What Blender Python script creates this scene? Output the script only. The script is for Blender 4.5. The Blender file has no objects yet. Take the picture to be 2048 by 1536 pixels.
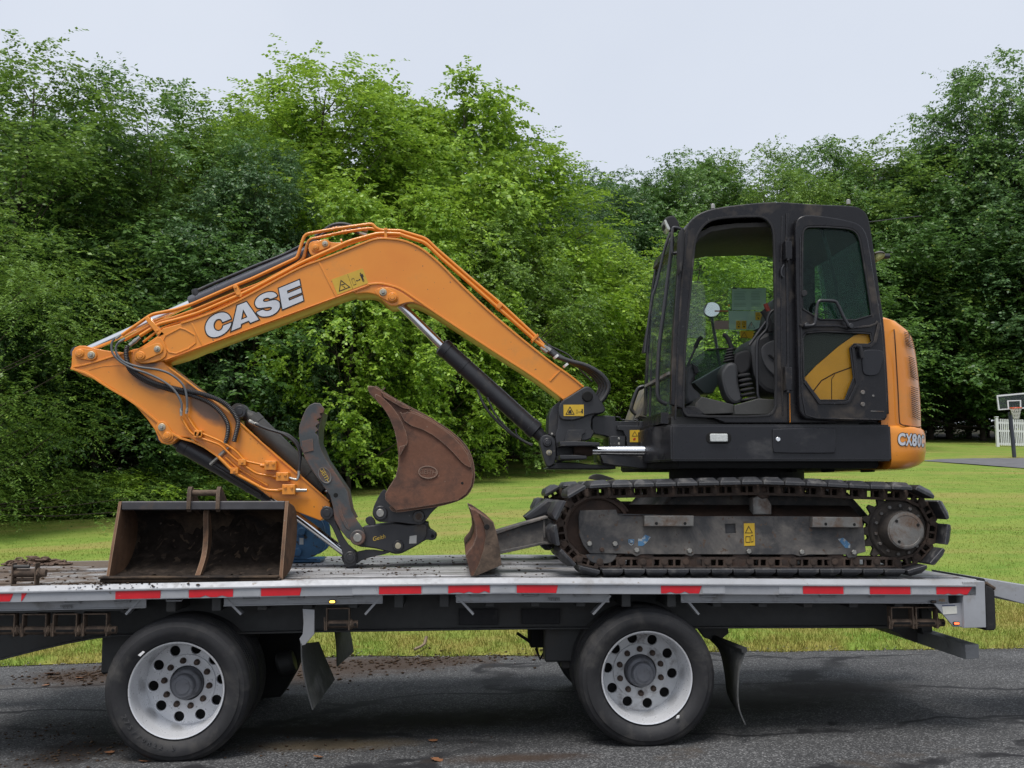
import bpy, bmesh, math, random
import numpy as np
from mathutils import Vector, Matrix, noise
R = math.radians
rng = np.random.default_rng(7)
random.seed(7)
scene = bpy.context.scene
COL = scene.collection

# ------------------------------------------------------------------ camera
FPX, CX, CY = 2115.0, 1024.0, 768.0           # focal length in photograph pixels, picture centre
VPX, VPY, ROLL = 917.0, 975.0, 0.0035          # where the lines across the trailer meet
CAM_D, CAM_H = 6.8, 1.69                       # metres from the trailer's near rail, above the road
ay = Vector((VPX - CX, VPY - CY, FPX)).normalized()
w_ = (-(VPX - CX) - (VPY - CY) * ROLL) / FPX
ax = Vector((1.0, ROLL, w_)).normalized()
ax = (ax - ay * ax.dot(ay)).normalized()
az = ax.cross(ay) * -1.0                       # (right, down, forward) is right handed with down = -up
if az.y > 0: az = -az
CAM = Vector((0.0, -CAM_D, CAM_H))
def tob(v): return Vector((v.x, -v.y, -v.z))
rows = [tob(ax), tob(ay), tob(az)]
rotm = Matrix((rows[0], rows[1], rows[2]))
cam_data = bpy.data.cameras.new("camera")
cam = bpy.data.objects.new("camera", cam_data); COL.objects.link(cam)
cam.matrix_world = Matrix.Translation(CAM) @ rotm.to_4x4()
cam_data.sensor_width = 36.0
cam_data.lens = FPX / 2048.0 * 36.0
cam_data.clip_start, cam_data.clip_end = 0.1, 2000.0
scene.camera = cam

# ------------------------------------------------------------------ sky, sun, exposure
SUN_EL, SUN_AZ = 68.0, 205.0                   # high, behind and a little left of the camera
world = bpy.data.worlds.new("World"); scene.world = world
world.use_nodes = True
nt = world.node_tree; nt.nodes.clear()
out = nt.nodes.new("ShaderNodeOutputWorld")
bg = nt.nodes.new("ShaderNodeBackground")
sky = nt.nodes.new("ShaderNodeTexSky"); sky.sky_type = 'NISHITA'; sky.sun_disc = False
sky.sun_elevation = R(SUN_EL); sky.sun_rotation = R(SUN_AZ)
sky.air_density = 1.0; sky.dust_density = 4.0; sky.ozone_density = 1.0
mixn = nt.nodes.new("ShaderNodeMixRGB"); mixn.inputs[0].default_value = 0.88
mixn.inputs[2].default_value = (3.85, 4.1, 4.55, 1)   # the even cloud layer over the blue
cl = nt.nodes.new("ShaderNodeTexNoise"); cl.inputs['Scale'].default_value = 2.2; cl.inputs['Detail'].default_value = 5
tcw = nt.nodes.new("ShaderNodeTexCoord"); nt.links.new(tcw.outputs['Generated'], cl.inputs['Vector'])
cr = nt.nodes.new("ShaderNodeValToRGB"); cr.color_ramp.elements[0].position = .3; cr.color_ramp.elements[1].position = .7
cr.color_ramp.elements[0].color = (3.12, 3.33, 3.74, 1); cr.color_ramp.elements[1].color = (3.46, 3.65, 4.0, 1)   # faint unevenness of the overcast
nt.links.new(cl.outputs['Fac'], cr.inputs[0]); nt.links.new(cr.outputs[0], mixn.inputs[2])
nt.links.new(sky.outputs[0], mixn.inputs[1]); nt.links.new(mixn.outputs[0], bg.inputs[0])
bg.inputs[1].default_value = 0.10
nt.links.new(bg.outputs[0], out.inputs[0])
sl = bpy.data.lights.new("sun", 'SUN'); sl.energy = 1.5; sl.angle = R(24); sl.color = (1.0, 0.97, 0.93)
sun = bpy.data.objects.new("sun", sl); COL.objects.link(sun)
sd = Vector((math.sin(R(SUN_AZ)) * math.cos(R(SUN_EL)), math.cos(R(SUN_AZ)) * math.cos(R(SUN_EL)), math.sin(R(SUN_EL))))
sun.rotation_euler = sd.to_track_quat('Z', 'Y').to_euler(); sun.location = (0, -20, 30)
vs = scene.view_settings
vs.view_transform = 'Standard'; vs.look = 'None'; vs.gamma = 1.0; vs.use_curve_mapping = False
vs.exposure = 1.18
cy = scene.cycles
cy.max_bounces = 8; cy.diffuse_bounces = 4; cy.glossy_bounces = 4; cy.transmission_bounces = 6; cy.transparent_max_bounces = 16
cy.use_denoising = True; cy.denoiser = 'OPENIMAGEDENOISE'; cy.denoising_prefilter = 'NONE'; cy.denoising_input_passes = 'RGB_ALBEDO_NORMAL'

# ------------------------------------------------------------------ helpers
def ray(px, py):
    v = Vector(((px - CX), -(py - CY), -FPX))
    return (rotm @ v)
def P(px, py, Y):                               # the point seen at a photograph pixel on the plane y = Y
    d = ray(px, py); t = (Y + CAM_D) / d.y
    return CAM + d * t
def proj(p):                                    # photograph pixel of a point
    q = rotm.transposed() @ (Vector(p) - CAM); return (CX + FPX * q.x / -q.z, CY - FPX * q.y / -q.z)
def PX(px, py, Y):
    p = P(px, py, Y); return (p.x, p.z)
def Zm(ox, oy, s, pts): return [(ox + x / s, oy + y / s) for x, y in pts]
ZA = lambda *p: Zm(130, 420, 3.2, p)            # enlargements the outlines were measured in
ZB = lambda *p: Zm(600, 420, 3.2, p)
ZC = lambda *p: Zm(1240, 380, 3.2, p)
ZD = lambda *p: Zm(920, 760, 3.2, p)
ZE = lambda *p: Zm(1400, 760, 3.2, p)
ZF = lambda *p: Zm(160, 840, 3.2, p)
ZG = lambda *p: Zm(560, 740, 3.657, p)
ZH = lambda *p: Zm(1540, 380, 3.2, p)
ZI = lambda *p: Zm(200, 640, 6.4, p)            # hoses
ZJ = lambda *p: Zm(1080, 760, 7.877, p)         # swing post
ZK = lambda *p: Zm(1660, 960, 7.68, p)          # sprocket
ZL = lambda *p: Zm(400, 545, 9.309, p)          # lettering
ZN = lambda *p: Zm(1240, 480, 4.042, p)         # cab interior
ZO = lambda *p: Zm(580, 430, 9.309, p)          # boom top pipes
def W(pts, Y): return [PX(x, y, Y) for x, y in pts]

def chaikin(pts, n=2, closed=True):
    for _ in range(n):
        q = []
        m = len(pts)
        rngm = range(m) if closed else range(m - 1)
        if not closed: q.append(pts[0])
        for i in rngm:
            a, b = pts[i], pts[(i + 1) % m]
            q.append(tuple(a[k] * .75 + b[k] * .25 for k in range(len(a))))
            q.append(tuple(a[k] * .25 + b[k] * .75 for k in range(len(a))))
        if not closed: q.append(pts[-1])
        pts = q
    return pts
def catmull(pts, n=8):
    pts = [Vector(p) for p in pts]
    P_ = [pts[0] * 2 - pts[1]] + pts + [pts[-1] * 2 - pts[-2]]
    res = []
    for i in range(1, len(P_) - 2):
        a, b, c, d = P_[i - 1:i + 3]
        for k in range(n):
            t = k / n
            res.append(.5 * ((2 * b) + (c - a) * t + (2 * a - 5 * b + 4 * c - d) * t * t + (3 * b - a - 3 * c + d) * t ** 3))
    res.append(pts[-1])
    return res
def rnd_rect(x0, z0, x1, z1, r, n=4):
    pts = []
    for cx_, cz_, a0 in ((x1 - r, z1 - r, 0), (x0 + r, z1 - r, 90), (x0 + r, z0 + r, 180), (x1 - r, z0 + r, 270)):
        for k in range(n + 1):
            a = R(a0 + 90 * k / n); pts.append((cx_ + r * math.cos(a), cz_ + r * math.sin(a)))
    return pts
def circ(x, z, r, n=24): return [(x + r * math.cos(2 * math.pi * k / n), z + r * math.sin(2 * math.pi * k / n)) for k in range(n)]

WM = {}
def put(name, me, mat=None, parent=None, loc=None, rot=None, scale=None, **props):
    o = bpy.data.objects.new(name, me); COL.objects.link(o)
    if me is not None and mat is not None:
        if not me.materials: me.materials.append(mat)
        elif me.materials[0] != mat:
            o.material_slots[0].link = 'OBJECT'; o.material_slots[0].material = mat
    mb = Matrix.Identity(4)
    if loc is not None: mb = Matrix.Translation(Vector(loc))
    if rot is not None: mb = mb @ (rot.to_4x4() if isinstance(rot, Matrix) else Matrix.Rotation(rot, 4, 'Z'))
    if scale is not None: mb = mb @ Matrix.Diagonal((*scale, 1.0)) if hasattr(scale, '__len__') else mb @ Matrix.Scale(scale, 4)
    o.matrix_basis = mb
    WM[o] = mb.copy()
    if parent is not None:
        o.parent = parent; o.matrix_parent_inverse = WM[parent].inverted()
    for k, v in props.items(): o[k] = v
    return o
def thing(name, loc, label, category, group=None):
    o = put(name, None, loc=loc, label=label, category=category)
    o.empty_display_size = 0.2
    if group: o['group'] = group
    return o
def smooth(me, ang=35):
    me.polygons.foreach_set("use_smooth", [True] * len(me.polygons))
    try: me.set_sharp_from_angle(angle=R(ang))
    except Exception: pass
    me.update()
    return me
def bm_mesh(bm, name="m", ang=35):
    me = bpy.data.meshes.new(name); bm.normal_update(); bm.to_mesh(me); bm.free()
    return smooth(me, ang)
def join(meshes, ang=35):
    bm = bmesh.new()
    for m in meshes: bm.from_mesh(m); bpy.data.meshes.remove(m)
    return bm_mesh(bm, "j", ang)
def solid(contours, Y0, Y1, bevel=0.004, ang=40, res=1):
    """A plate: outline(s) in the XZ plane (inner outlines are holes) with thickness Y0..Y1 and eased edges."""
    if not isinstance(contours[0][0], (tuple, list, Vector)): contours = [contours]
    cu = bpy.data.curves.new("t", 'CURVE'); cu.dimensions = '2D'; cu.fill_mode = 'BOTH'
    dep = abs(Y1 - Y0); bevel = min(bevel, dep * .45)
    cu.extrude = dep / 2 - bevel; cu.bevel_depth = bevel; cu.bevel_resolution = res; cu.offset = -bevel
    for c in contours:
        s = cu.splines.new('POLY'); s.points.add(len(c) - 1)
        s.points.foreach_set("co", [v for x, z in c for v in (x, z, 0, 1)]); s.use_cyclic_u = True
    ob = bpy.data.objects.new("t", cu)
    me = bpy.data.meshes.new_from_object(ob)
    bpy.data.objects.remove(ob); bpy.data.curves.remove(cu)
    me.transform(Matrix.Translation((0, (Y0 + Y1) / 2, 0)) @ Matrix.Rotation(R(90), 4, 'X'))
    return smooth(me, ang)
def box(x0, x1, y0, y1, z0, z1, bevel=0.004):
    bm = bmesh.new()
    bmesh.ops.create_cube(bm, size=1.0)
    bmesh.ops.scale(bm, vec=(abs(x1 - x0), abs(y1 - y0), abs(z1 - z0)), verts=bm.verts)
    bmesh.ops.translate(bm, vec=((x0 + x1) / 2, (y0 + y1) / 2, (z0 + z1) / 2), verts=bm.verts)
    if bevel: bmesh.ops.bevel(bm, geom=bm.edges[:], offset=bevel, segments=1, affect='EDGES')
    return bm_mesh(bm)
def tube(pts, r, seg=10, caps=True, rfun=None):
    pts = [Vector(p) for p in pts]
    bm = bmesh.new(); rings = []
    t0 = (pts[1] - pts[0]).normalized()
    n = t0.orthogonal().normalized()
    for i, p in enumerate(pts):
        t = ((pts[min(i + 1, len(pts) - 1)] - pts[max(i - 1, 0)])).normalized()
        n = (n - t * n.dot(t)).normalized(); b = t.cross(n)
        rr = rfun(i) if rfun else r
        rings.append([bm.verts.new(p + (n * math.cos(2 * math.pi * k / seg) + b * math.sin(2 * math.pi * k / seg)) * rr) for k in range(seg)])
    for a, c in zip(rings, rings[1:]):
        for k in range(seg): bm.faces.new((a[k], a[(k + 1) % seg], c[(k + 1) % seg], c[k]))
    if caps:
        bm.faces.new(rings[0][::-1]); bm.faces.new(rings[-1])
    return bm_mesh(bm, "tube", 50)
def rod(p0, p1, prof, seg=20):
    """Turned piece along p0 -> p1; prof = [(distance, radius), ...]."""
    p0, p1 = Vector(p0), Vector(p1); t = (p1 - p0).normalized()
    n = t.orthogonal().normalized(); b = t.cross(n)
    bm = bmesh.new(); rings = []
    for d, r in prof:
        c = p0 + t * d
        rings.append([bm.verts.new(c + (n * math.cos(2 * math.pi * k / seg) + b * math.sin(2 * math.pi * k / seg)) * r) for k in range(seg)])
    for a, c in zip(rings, rings[1:]):
        for k in range(seg): bm.faces.new((a[k], a[(k + 1) % seg], c[(k + 1) % seg], c[k]))
    bm.faces.new(rings[0][::-1]); bm.faces.new(rings[-1])
    return bm_mesh(bm, "rod", 35)
def disc(x, z, r, Y0, Y1, prof=None, seg=28):
    """Round boss facing the viewer (towards -Y) from Y1 (back) to Y0 (front)."""
    L = abs(Y1 - Y0); c = min(.006, r * .2, L * .4)
    pr = prof or [(0, r), (L - c, r), (L, r - c)]
    return rod((x, Y1, z), (x, Y0, z), pr, seg)
def lathe(prof, seg=48):
    """prof = [(y, radius)], turned about the Y axis at the origin."""
    bm = bmesh.new(); rings = []
    for y, r in prof:
        rings.append([bm.verts.new((r * math.cos(2 * math.pi * k / seg), y, r * math.sin(2 * math.pi * k / seg))) for k in range(seg)])
    for a, c in zip(rings, rings[1:]):
        for k in range(seg): bm.faces.new((a[k], c[k], c[(k + 1) % seg], a[(k + 1) % seg]))
    return bm_mesh(bm, "lathe", 30)
def np_mesh(verts, faces_idx, nper):
    me = bpy.data.meshes.new("np")
    nv, nf = len(verts), len(faces_idx)
    me.vertices.add(nv); me.vertices.foreach_set("co", np.ascontiguousarray(verts, dtype=np.float32).ravel())
    me.loops.add(nf * nper); me.loops.foreach_set("vertex_index", np.ascontiguousarray(faces_idx, dtype=np.int32).ravel())
    me.polygons.add(nf)
    me.polygons.foreach_set("loop_start", np.arange(0, nf * nper, nper, dtype=np.int32))
    me.update(calc_edges=True); me.validate()
    return me

# ------------------------------------------------------------------ materials
class NT:
    def __init__(s, name):
        s.m = bpy.data.materials.new(name); s.m.use_nodes = True
        s.t = s.m.node_tree; s.t.nodes.clear()
        s.out = s.n("ShaderNodeOutputMaterial")
    def n(s, typ, **kw):
        nd = s.t.nodes.new(typ)
        for k, v in kw.items(): setattr(nd, k, v)
        return nd
    def l(s, a, b): s.t.links.new(a, b)
    def coords(s, kind='Object', rnd=True):
        tc = s.n("ShaderNodeTexCoord")
        if not rnd: return tc.outputs[kind]
        oi = s.n("ShaderNodeObjectInfo"); mul = s.n("ShaderNodeMath", operation='MULTIPLY'); mul.inputs[1].default_value = 37.0
        s.l(oi.outputs['Random'], mul.inputs[0])
        add = s.n("ShaderNodeVectorMath", operation='ADD'); s.l(tc.outputs[kind], add.inputs[0]); s.l(mul.outputs[0], add.inputs[1])
        return add.outputs[0]
    def noise(s, vec, scale, detail=5, rough=.6, dist=0):
        nd = s.n("ShaderNodeTexNoise"); nd.inputs['Scale'].default_value = scale; nd.inputs['Detail'].default_value = detail
        nd.inputs['Roughness'].default_value = rough; nd.inputs['Distortion'].default_value = dist
        s.l(vec, nd.inputs['Vector']); return nd.outputs['Fac']
    def ramp(s, fac, stops):
        r = s.n("ShaderNodeValToRGB"); e = r.color_ramp.elements
        while len(e) < len(stops): e.new(.5)
        for el, (p, c) in zip(e, stops):
            el.position = p; el.color = (c, c, c, 1) if not hasattr(c, '__len__') else (*c[:3], 1)
        s.l(fac, r.inputs[0]); return r.outputs[0]
    def mix(s, fac, a, b, mode='MIX'):
        m = s.n("ShaderNodeMixRGB", blend_type=mode)
        for i, v in ((0, fac), (1, a), (2, b)):
            if hasattr(v, 'is_linked') or hasattr(v, 'node'): s.l(v, m.inputs[i])
            elif i == 0: m.inputs[0].default_value = v
            else: m.inputs[i].default_value = (*v[:3], 1)
        return m.outputs[0]
    def math(s, op, a, b=0.0):
        m = s.n("ShaderNodeMath", operation=op)
        for i, v in ((0, a), (1, b)):
            if hasattr(v, 'node'): s.l(v, m.inputs[i])
            else: m.inputs[i].default_value = v
        return m.outputs[0]
    def bump(s, h, strength=.2, dist=.01):
        b = s.n("ShaderNodeBump"); b.inputs['Strength'].default_value = strength; b.inputs['Distance'].default_value = dist
        s.l(h, b.inputs['Height']); return b.outputs[0]
    def bsdf(s, col, rough, metal=0.0, normal=None, spec=.5, coat=0.0):
        b = s.n("ShaderNodeBsdfPrincipled")
        for k, v in (('Base Color', col), ('Roughness', rough), ('Metallic', metal)):
            if hasattr(v, 'node'): s.l(v, b.inputs[k])
            elif k == 'Base Color': b.inputs[k].default_value = (*v[:3], 1)
            else: b.inputs[k].default_value = v
        b.inputs['Specular IOR Level'].default_value = spec; b.inputs['Coat Weight'].default_value = coat
        if normal is not None: s.l(normal, b.inputs['Normal'])
        s.l(b.outputs[0], s.out.inputs[0]); return b
def paint(name, col, rough=.45, metal=0.0, var=.18, vs=3.0, dirt=None, dirt_amt=.5, dirt_scale=4.0, specks=None, speck_amt=.62, bump=.08, bscale=90, coat=0.0, spec=.5, edge=None):
    """Painted / worn surface: uneven colour, dirt or rust in patches, small specks, faint relief."""
    k = NT(name); v = k.coords()
    n1 = k.noise(v, vs, 6); n2 = k.noise(v, vs * 9, 4)
    c = k.mix(k.ramp(n1, [(.3, 0), (.7, 1)]), tuple(x * (1 - var) for x in col), tuple(min(1, x * (1 + var)) for x in col))
    c = k.mix(k.math('MULTIPLY', k.ramp(n2, [(.4, 0), (.75, 1)]), var), c, tuple(x * .6 for x in col))
    r = k.math('ADD', k.math('MULTIPLY', n2, .25), rough - .12)
    if dirt:
        n3 = k.noise(v, dirt_scale, 9, .68, .3)
        lo = 1 - dirt_amt
        m = k.ramp(n3, [(max(0, lo - .08), 0), (min(1, lo + .10), 1)])
        c = k.mix(m, c, k.mix(n2, tuple(x * .6 for x in dirt), tuple(x * 1.3 for x in dirt)))
        r = k.mix(m, r, (.85, .85, .85))
    if specks:
        n4 = k.noise(v, 26, 3, .5)
        c = k.mix(k.ramp(n4, [(speck_amt, 0), (speck_amt + .05, 1)]), c, specks)
    if edge:                                    # paint and rust rubbed off along the edges
        col_e, rad, amt = edge
        bv = k.n("ShaderNodeBevel", samples=4); bv.inputs['Radius'].default_value = rad
        ge = k.n("ShaderNodeNewGeometry"); dt = k.n("ShaderNodeVectorMath", operation='DOT_PRODUCT')
        k.l(bv.outputs[0], dt.inputs[0]); k.l(ge.outputs['Normal'], dt.inputs[1])
        m = k.math('SUBTRACT', 1.0, dt.outputs['Value'])
        m = k.math('MULTIPLY', k.ramp(k.math('ADD', k.math('MULTIPLY', m, 2.2), k.math('MULTIPLY', k.math('SUBTRACT', n2, .5), .5)), [(.10, 0), (.35, 1)]), amt)
        c = k.mix(m, c, col_e)
    k.bsdf(c, r, metal, k.bump(k.noise(v, bscale, 3), bump, .004), spec, coat)
    return k.m
# ------------------------------------------------------------------ ground: road, lawn, far drive
pL, pR = P(372, 1520, .12), P(1290, 1490, .12)
SX = (pR.z - pL.z) / (pR.x - pL.x)
def road_z(x):
    x = max(-9.0, min(10.0, x))
    return pL.z + SX * (x - pL.x)
def ray_hit(px, py, fz, t0=4.0, t1=160.0):
    d = ray(px, py); d = d / d.y
    t = t0
    while t < t1:
        p = CAM + d * t
        if p.z <= fz(p.x, p.y): break
        t += .05
    return CAM + d * t
edge_px = [(-400, 1341), (0, 1331), (250, 1325), (430, 1318), (560, 1314), (800, 1312), (1100, 1310), (1470, 1304), (1800, 1300), (2048, 1297), (2500, 1290)]
edge = [ray_hit(a, b, lambda x, y: road_z(x)) for a, b in edge_px]
ex = [-60.0] + [p.x for p in edge] + [70.0]
ey = [edge[0].y] + [p.y for p in edge] + [edge[-1].y]
def edge_y(x): return float(np.interp(x, ex, ey)) + .10 * noise.noise(Vector((x * 1.7, 3.1, 0))) + .06 * noise.noise(Vector((x * 6.0, 9.1, 0)))
def slope_at(x): return float(np.interp(x, [-30, -10, 0.65, 32], [.055, .0625, .083, .075]))
def lawn_z(x, y):
    d = y - edge_y(x)
    if d <= 0: return road_z(x)
    z = road_z(x) + .035 * min(1, d / .15) + slope_at(x) * d
    return z + .05 * noise.noise(Vector((x * .25, y * .25, 0))) * min(1, d / 2)
def G(px, py): return ray_hit(px, py, lawn_z)

def grid_mesh(xs, ys_of, fz):
    nx = len(xs); cols = [ys_of(x) for x in xs]; ny = len(cols[0])
    v = np.array([(x, y, fz(x, y)) for x, c in zip(xs, cols) for y in c])
    i, j = np.meshgrid(np.arange(nx - 1), np.arange(ny - 1), indexing='ij')
    a = (i * ny + j).ravel()
    return smooth(np_mesh(v, np.stack([a, a + ny, a + ny + 1, a + 1], 1), 4), 80)

def ell(k, pos, c, e, ang):
    """Distance from the middle of a stain lying on the ground, 1 at its rim."""
    s = k.n("ShaderNodeVectorMath", operation='SUBTRACT'); k.l(pos, s.inputs[0]); s.inputs[1].default_value = (c[0], c[1], 0)
    m = k.n("ShaderNodeVectorMath", operation='MULTIPLY'); k.l(s.outputs[0], m.inputs[0]); m.inputs[1].default_value = (1 / e[0], 1 / e[1], 0)
    L = k.n("ShaderNodeVectorMath", operation='LENGTH'); k.l(m.outputs[0], L.inputs[0]); return L.outputs['Value']
BROWN, DARKM, TAN = (.040, .026, .018), (.014, .011, .010), (.085, .066, .042)
STAINS = [(700, 1332, 1.5, .75, BROWN), (560, 1352, 1.0, .8, BROWN), (860, 1322, .9, .45, BROWN), (230, 1350, .95, .75, BROWN), (150, 1355, .5, .4, BROWN), (170, 1500, .42, .42, DARKM), (110, 1520, .35, .30, DARKM), (660, 1490, .75, .22, TAN), (600, 1462, .9, .25, DARKM), (770, 1330, .7, .4, BROWN), (880, 1440, 1.3, .5, DARKM), (1480, 1400, 1.3, .7, DARKM), (1650, 1380, 1.0, .5, DARKM), (1030, 1520, .6, .15, BROWN)]
# asphalt: dark aggregate, tar-sealed cracks, dry and damp patches, soil carried on by the tyres
k = NT("asphalt"); v = k.coords('Object', False)
vor = k.n("ShaderNodeTexVoronoi"); vor.inputs['Scale'].default_value = 115; k.l(v, vor.inputs['Vector'])
sep = k.n("ShaderNodeSeparateColor"); k.l(vor.outputs['Color'], sep.inputs[0])
stone = k.ramp(sep.outputs[0], [(0, .012), (.5, .045), (.82, .10), (.95, .27)])
big = k.noise(v, .9, 6, .6)
c = k.mix(k.ramp(big, [(.35, 0), (.65, 1)]), k.mix(.5, stone, (.03, .031, .034), 'MIX'), k.mix(.3, stone, (.075, .077, .082)))
warp = k.n("ShaderNodeVectorMath", operation='ADD'); nz = k.n("ShaderNodeTexNoise"); nz.inputs['Scale'].default_value = 1.3; nz.inputs['Detail'].default_value = 5
k.l(v, nz.inputs['Vector']); k.l(v, warp.inputs[0]); k.l(nz.outputs['Color'], warp.inputs[1])
sc = k.n("ShaderNodeMapping"); sc.inputs['Scale'].default_value = (.26, 1.0, 1.0); k.l(warp.outputs[0], sc.inputs[0])
ve = k.n("ShaderNodeTexVoronoi", feature='DISTANCE_TO_EDGE'); ve.inputs['Scale'].default_value = .75; k.l(sc.outputs[0], ve.inputs['Vector'])
crack = k.ramp(k.math('ADD', ve.outputs['Distance'], k.math('MULTIPLY', k.noise(v, 25, 3), .02)), [(.022, 1), (.040, 0)])
crack = k.math('MULTIPLY', crack, k.ramp(k.noise(v, .8, 3), [(.36, 0), (.48, 1)]))
c = k.mix(crack, c, (.012, .012, .014))
rub = k.noise(sc.outputs[0], 1.6, 4)
c = k.mix(k.math('MULTIPLY', k.ramp(rub, [(.55, 0), (.7, 1)]), .5), c, (.02, .02, .022))
soil = k.noise(v, 1.1, 9, .7, .4)
c = k.mix(k.math('MULTIPLY', k.ramp(soil, [(.60, 0), (.70, 1)]), .6), c, (.06, .046, .034))
fine = k.noise(v, 7, 8, .7, .3)
for (px_, py_, a_, b_, col_) in STAINS:
    p_ = ray_hit(px_, py_, lambda x, y: road_z(x))
    L_ = ell(k, v, (p_.x, p_.y), (a_, b_), 0.0)
    c = k.mix(k.ramp(k.math('MULTIPLY', k.math('ADD', L_, k.math('MULTIPLY', fine, 1.3)), .5), [(.50, .92), (.80, 0)]), c, k.mix(fine, tuple(q * .5 for q in col_), tuple(q * 1.6 for q in col_)))
k.bsdf(c, k.ramp(k.noise(v, 1.4, 5), [(.3, .95), (.7, .75)]), 0, k.bump(sep.outputs[0], .4, .004), .35)
m_asphalt = k.m
xs = np.concatenate([np.linspace(-60, -10, 26), np.linspace(-9.5, 12, 87), np.linspace(12.5, 70, 30)])
road = put("road", grid_mesh(xs, lambda x: list(np.linspace(-22, 0, 12)) + list(np.linspace(.5, edge_y(x) + .3, 10)), lambda x, y: road_z(x) - (.03 if y > edge_y(x) else 0)), m_asphalt, kind='structure')

def grass_mat(name, blade):
    k = NT(name); geo = k.n("ShaderNodeNewGeometry"); v = geo.outputs['Position']
    mq = k.n('ShaderNodeMapping'); mq.inputs['Scale'].default_value = (.5, 1.6, 1.0); k.l(v, mq.inputs[0])
    n1 = k.noise(mq.outputs[0], .45, 6, .65); n2 = k.noise(v, 2.2, 5, .65); n3 = k.noise(v, 30, 3)
    mp = k.n("ShaderNodeMapping"); mp.inputs['Scale'].default_value = (.22, 1.1, 1.0); k.l(v, mp.inputs[0])
    streak = k.noise(mp.outputs[0], .9, 4, .6)
    g1, g2, dry = (.115, .195, .030), (.215, .290, .055), (.32, .25, .09)
    c = k.mix(k.ramp(n2, [(.3, 0), (.7, 1)]), g1, g2)
    c = k.mix(k.math('MULTIPLY', k.ramp(streak, [(.44, 0), (.68, 1)]), .65), c, (.26, .265, .065))
    c = k.mix(k.math('MULTIPLY', k.ramp(n1, [(.49, 0), (.66, 1)]), .75), c, dry)
    edgy = k.noise(v, 1.5, 4); yy = k.n('ShaderNodeSeparateXYZ'); k.l(v, yy.inputs[0])
    c = k.mix(k.math('MULTIPLY', k.math('MULTIPLY', k.ramp(edgy, [(.42, 0), (.62, 1)]), k.ramp(k.math('MULTIPLY', yy.outputs[1], .1), [(.45, 1), (.60, 0)])), .7), c, (.30, .22, .07))
    if blade:
        c = k.mix(k.math('MULTIPLY', geo.outputs['Random Per Island'], .55), c, (.21, .28, .05))
        c = k.mix(k.ramp(geo.outputs['Random Per Island'], [(.90, 0), (.93, .8)]), c, dry)
        d = k.n("ShaderNodeBsdfDiffuse"); k.l(c, d.inputs[0]); t = k.n("ShaderNodeBsdfTranslucent"); k.l(c, t.inputs[0])
        mx = k.n("ShaderNodeMixShader"); mx.inputs[0].default_value = .3; k.l(d.outputs[0], mx.inputs[1]); k.l(t.outputs[0], mx.inputs[2]); k.l(mx.outputs[0], k.out.inputs[0])
    else:
        c = k.mix(k.math('MULTIPLY', k.ramp(n3, [(.35, 0), (.7, 1)]), .45), c, (.075, .14, .024))
        # bare soil along the road's edge where turf thins out comes from the strip of dirt geometry
        k.bsdf(c, .9, 0, k.bump(k.noise(v, 45, 4), .6, .03), .1)
    return k.m
m_lawn, m_blade = grass_mat("lawn_turf", False), grass_mat("grass_blade", True)
lxs = np.concatenate([np.linspace(-60, -14, 24), np.linspace(-13, 16, 110), np.linspace(17, 70, 40)])
lawn = put("lawn", grid_mesh(lxs, lambda x: [edge_y(x) + d for d in [0, .06, .15, .3, .6] + list(np.linspace(1.0, 20, 40)) + list(np.linspace(22, 110, 34))], lawn_z), m_lawn, kind='structure')

# grass blades
def blades(n, dmin, dmax, hmin, hmax, width, pxlo, pxhi, lean=.5):
    d = dmin + (dmax - dmin) * rng.random(n) ** 1.3
    px = pxlo + (pxhi - pxlo) * rng.random(n)
    y = d.copy(); x = (px - VPX) / FPX * (d + 4.0 + CAM_D)
    ed = np.array([edge_y(a) for a in np.linspace(-40, 60, 1000)])
    y = np.interp(x, np.linspace(-40, 60, 1000), ed) + d - .03
    z = np.array([lawn_z(a, b) for a, b in zip(x, y)])
    h = hmin + (hmax - hmin) * rng.random(n) ** 2
    a = rng.random(n) * 2 * np.pi; le = rng.random(n) * lean * h
    b2 = rng.random(n) * 2 * np.pi
    wx, wy = np.cos(a) * width, np.sin(a) * width
    v = np.zeros((n, 3, 3))
    v[:, 0] = np.stack([x - wx, y - wy, z - .004], 1); v[:, 1] = np.stack([x + wx, y + wy, z - .004], 1)
    v[:, 2] = np.stack([x + np.cos(b2) * le, y + np.sin(b2) * le, z + h], 1)
    return v.reshape(-1, 3)
vv = np.concatenate([blades(42000, 0, 2.4, .02, .10, .0045, -120, 2170, .9), blades(60000, 1.0, 9, .012, .038, .006, -120, 2170), blades(30000, 8, 26, .012, .035, .010, -120, 2170)])
put("grass", np_mesh(vv, np.arange(len(vv)).reshape(-1, 3), 3), m_blade, kind='stuff')

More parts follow.
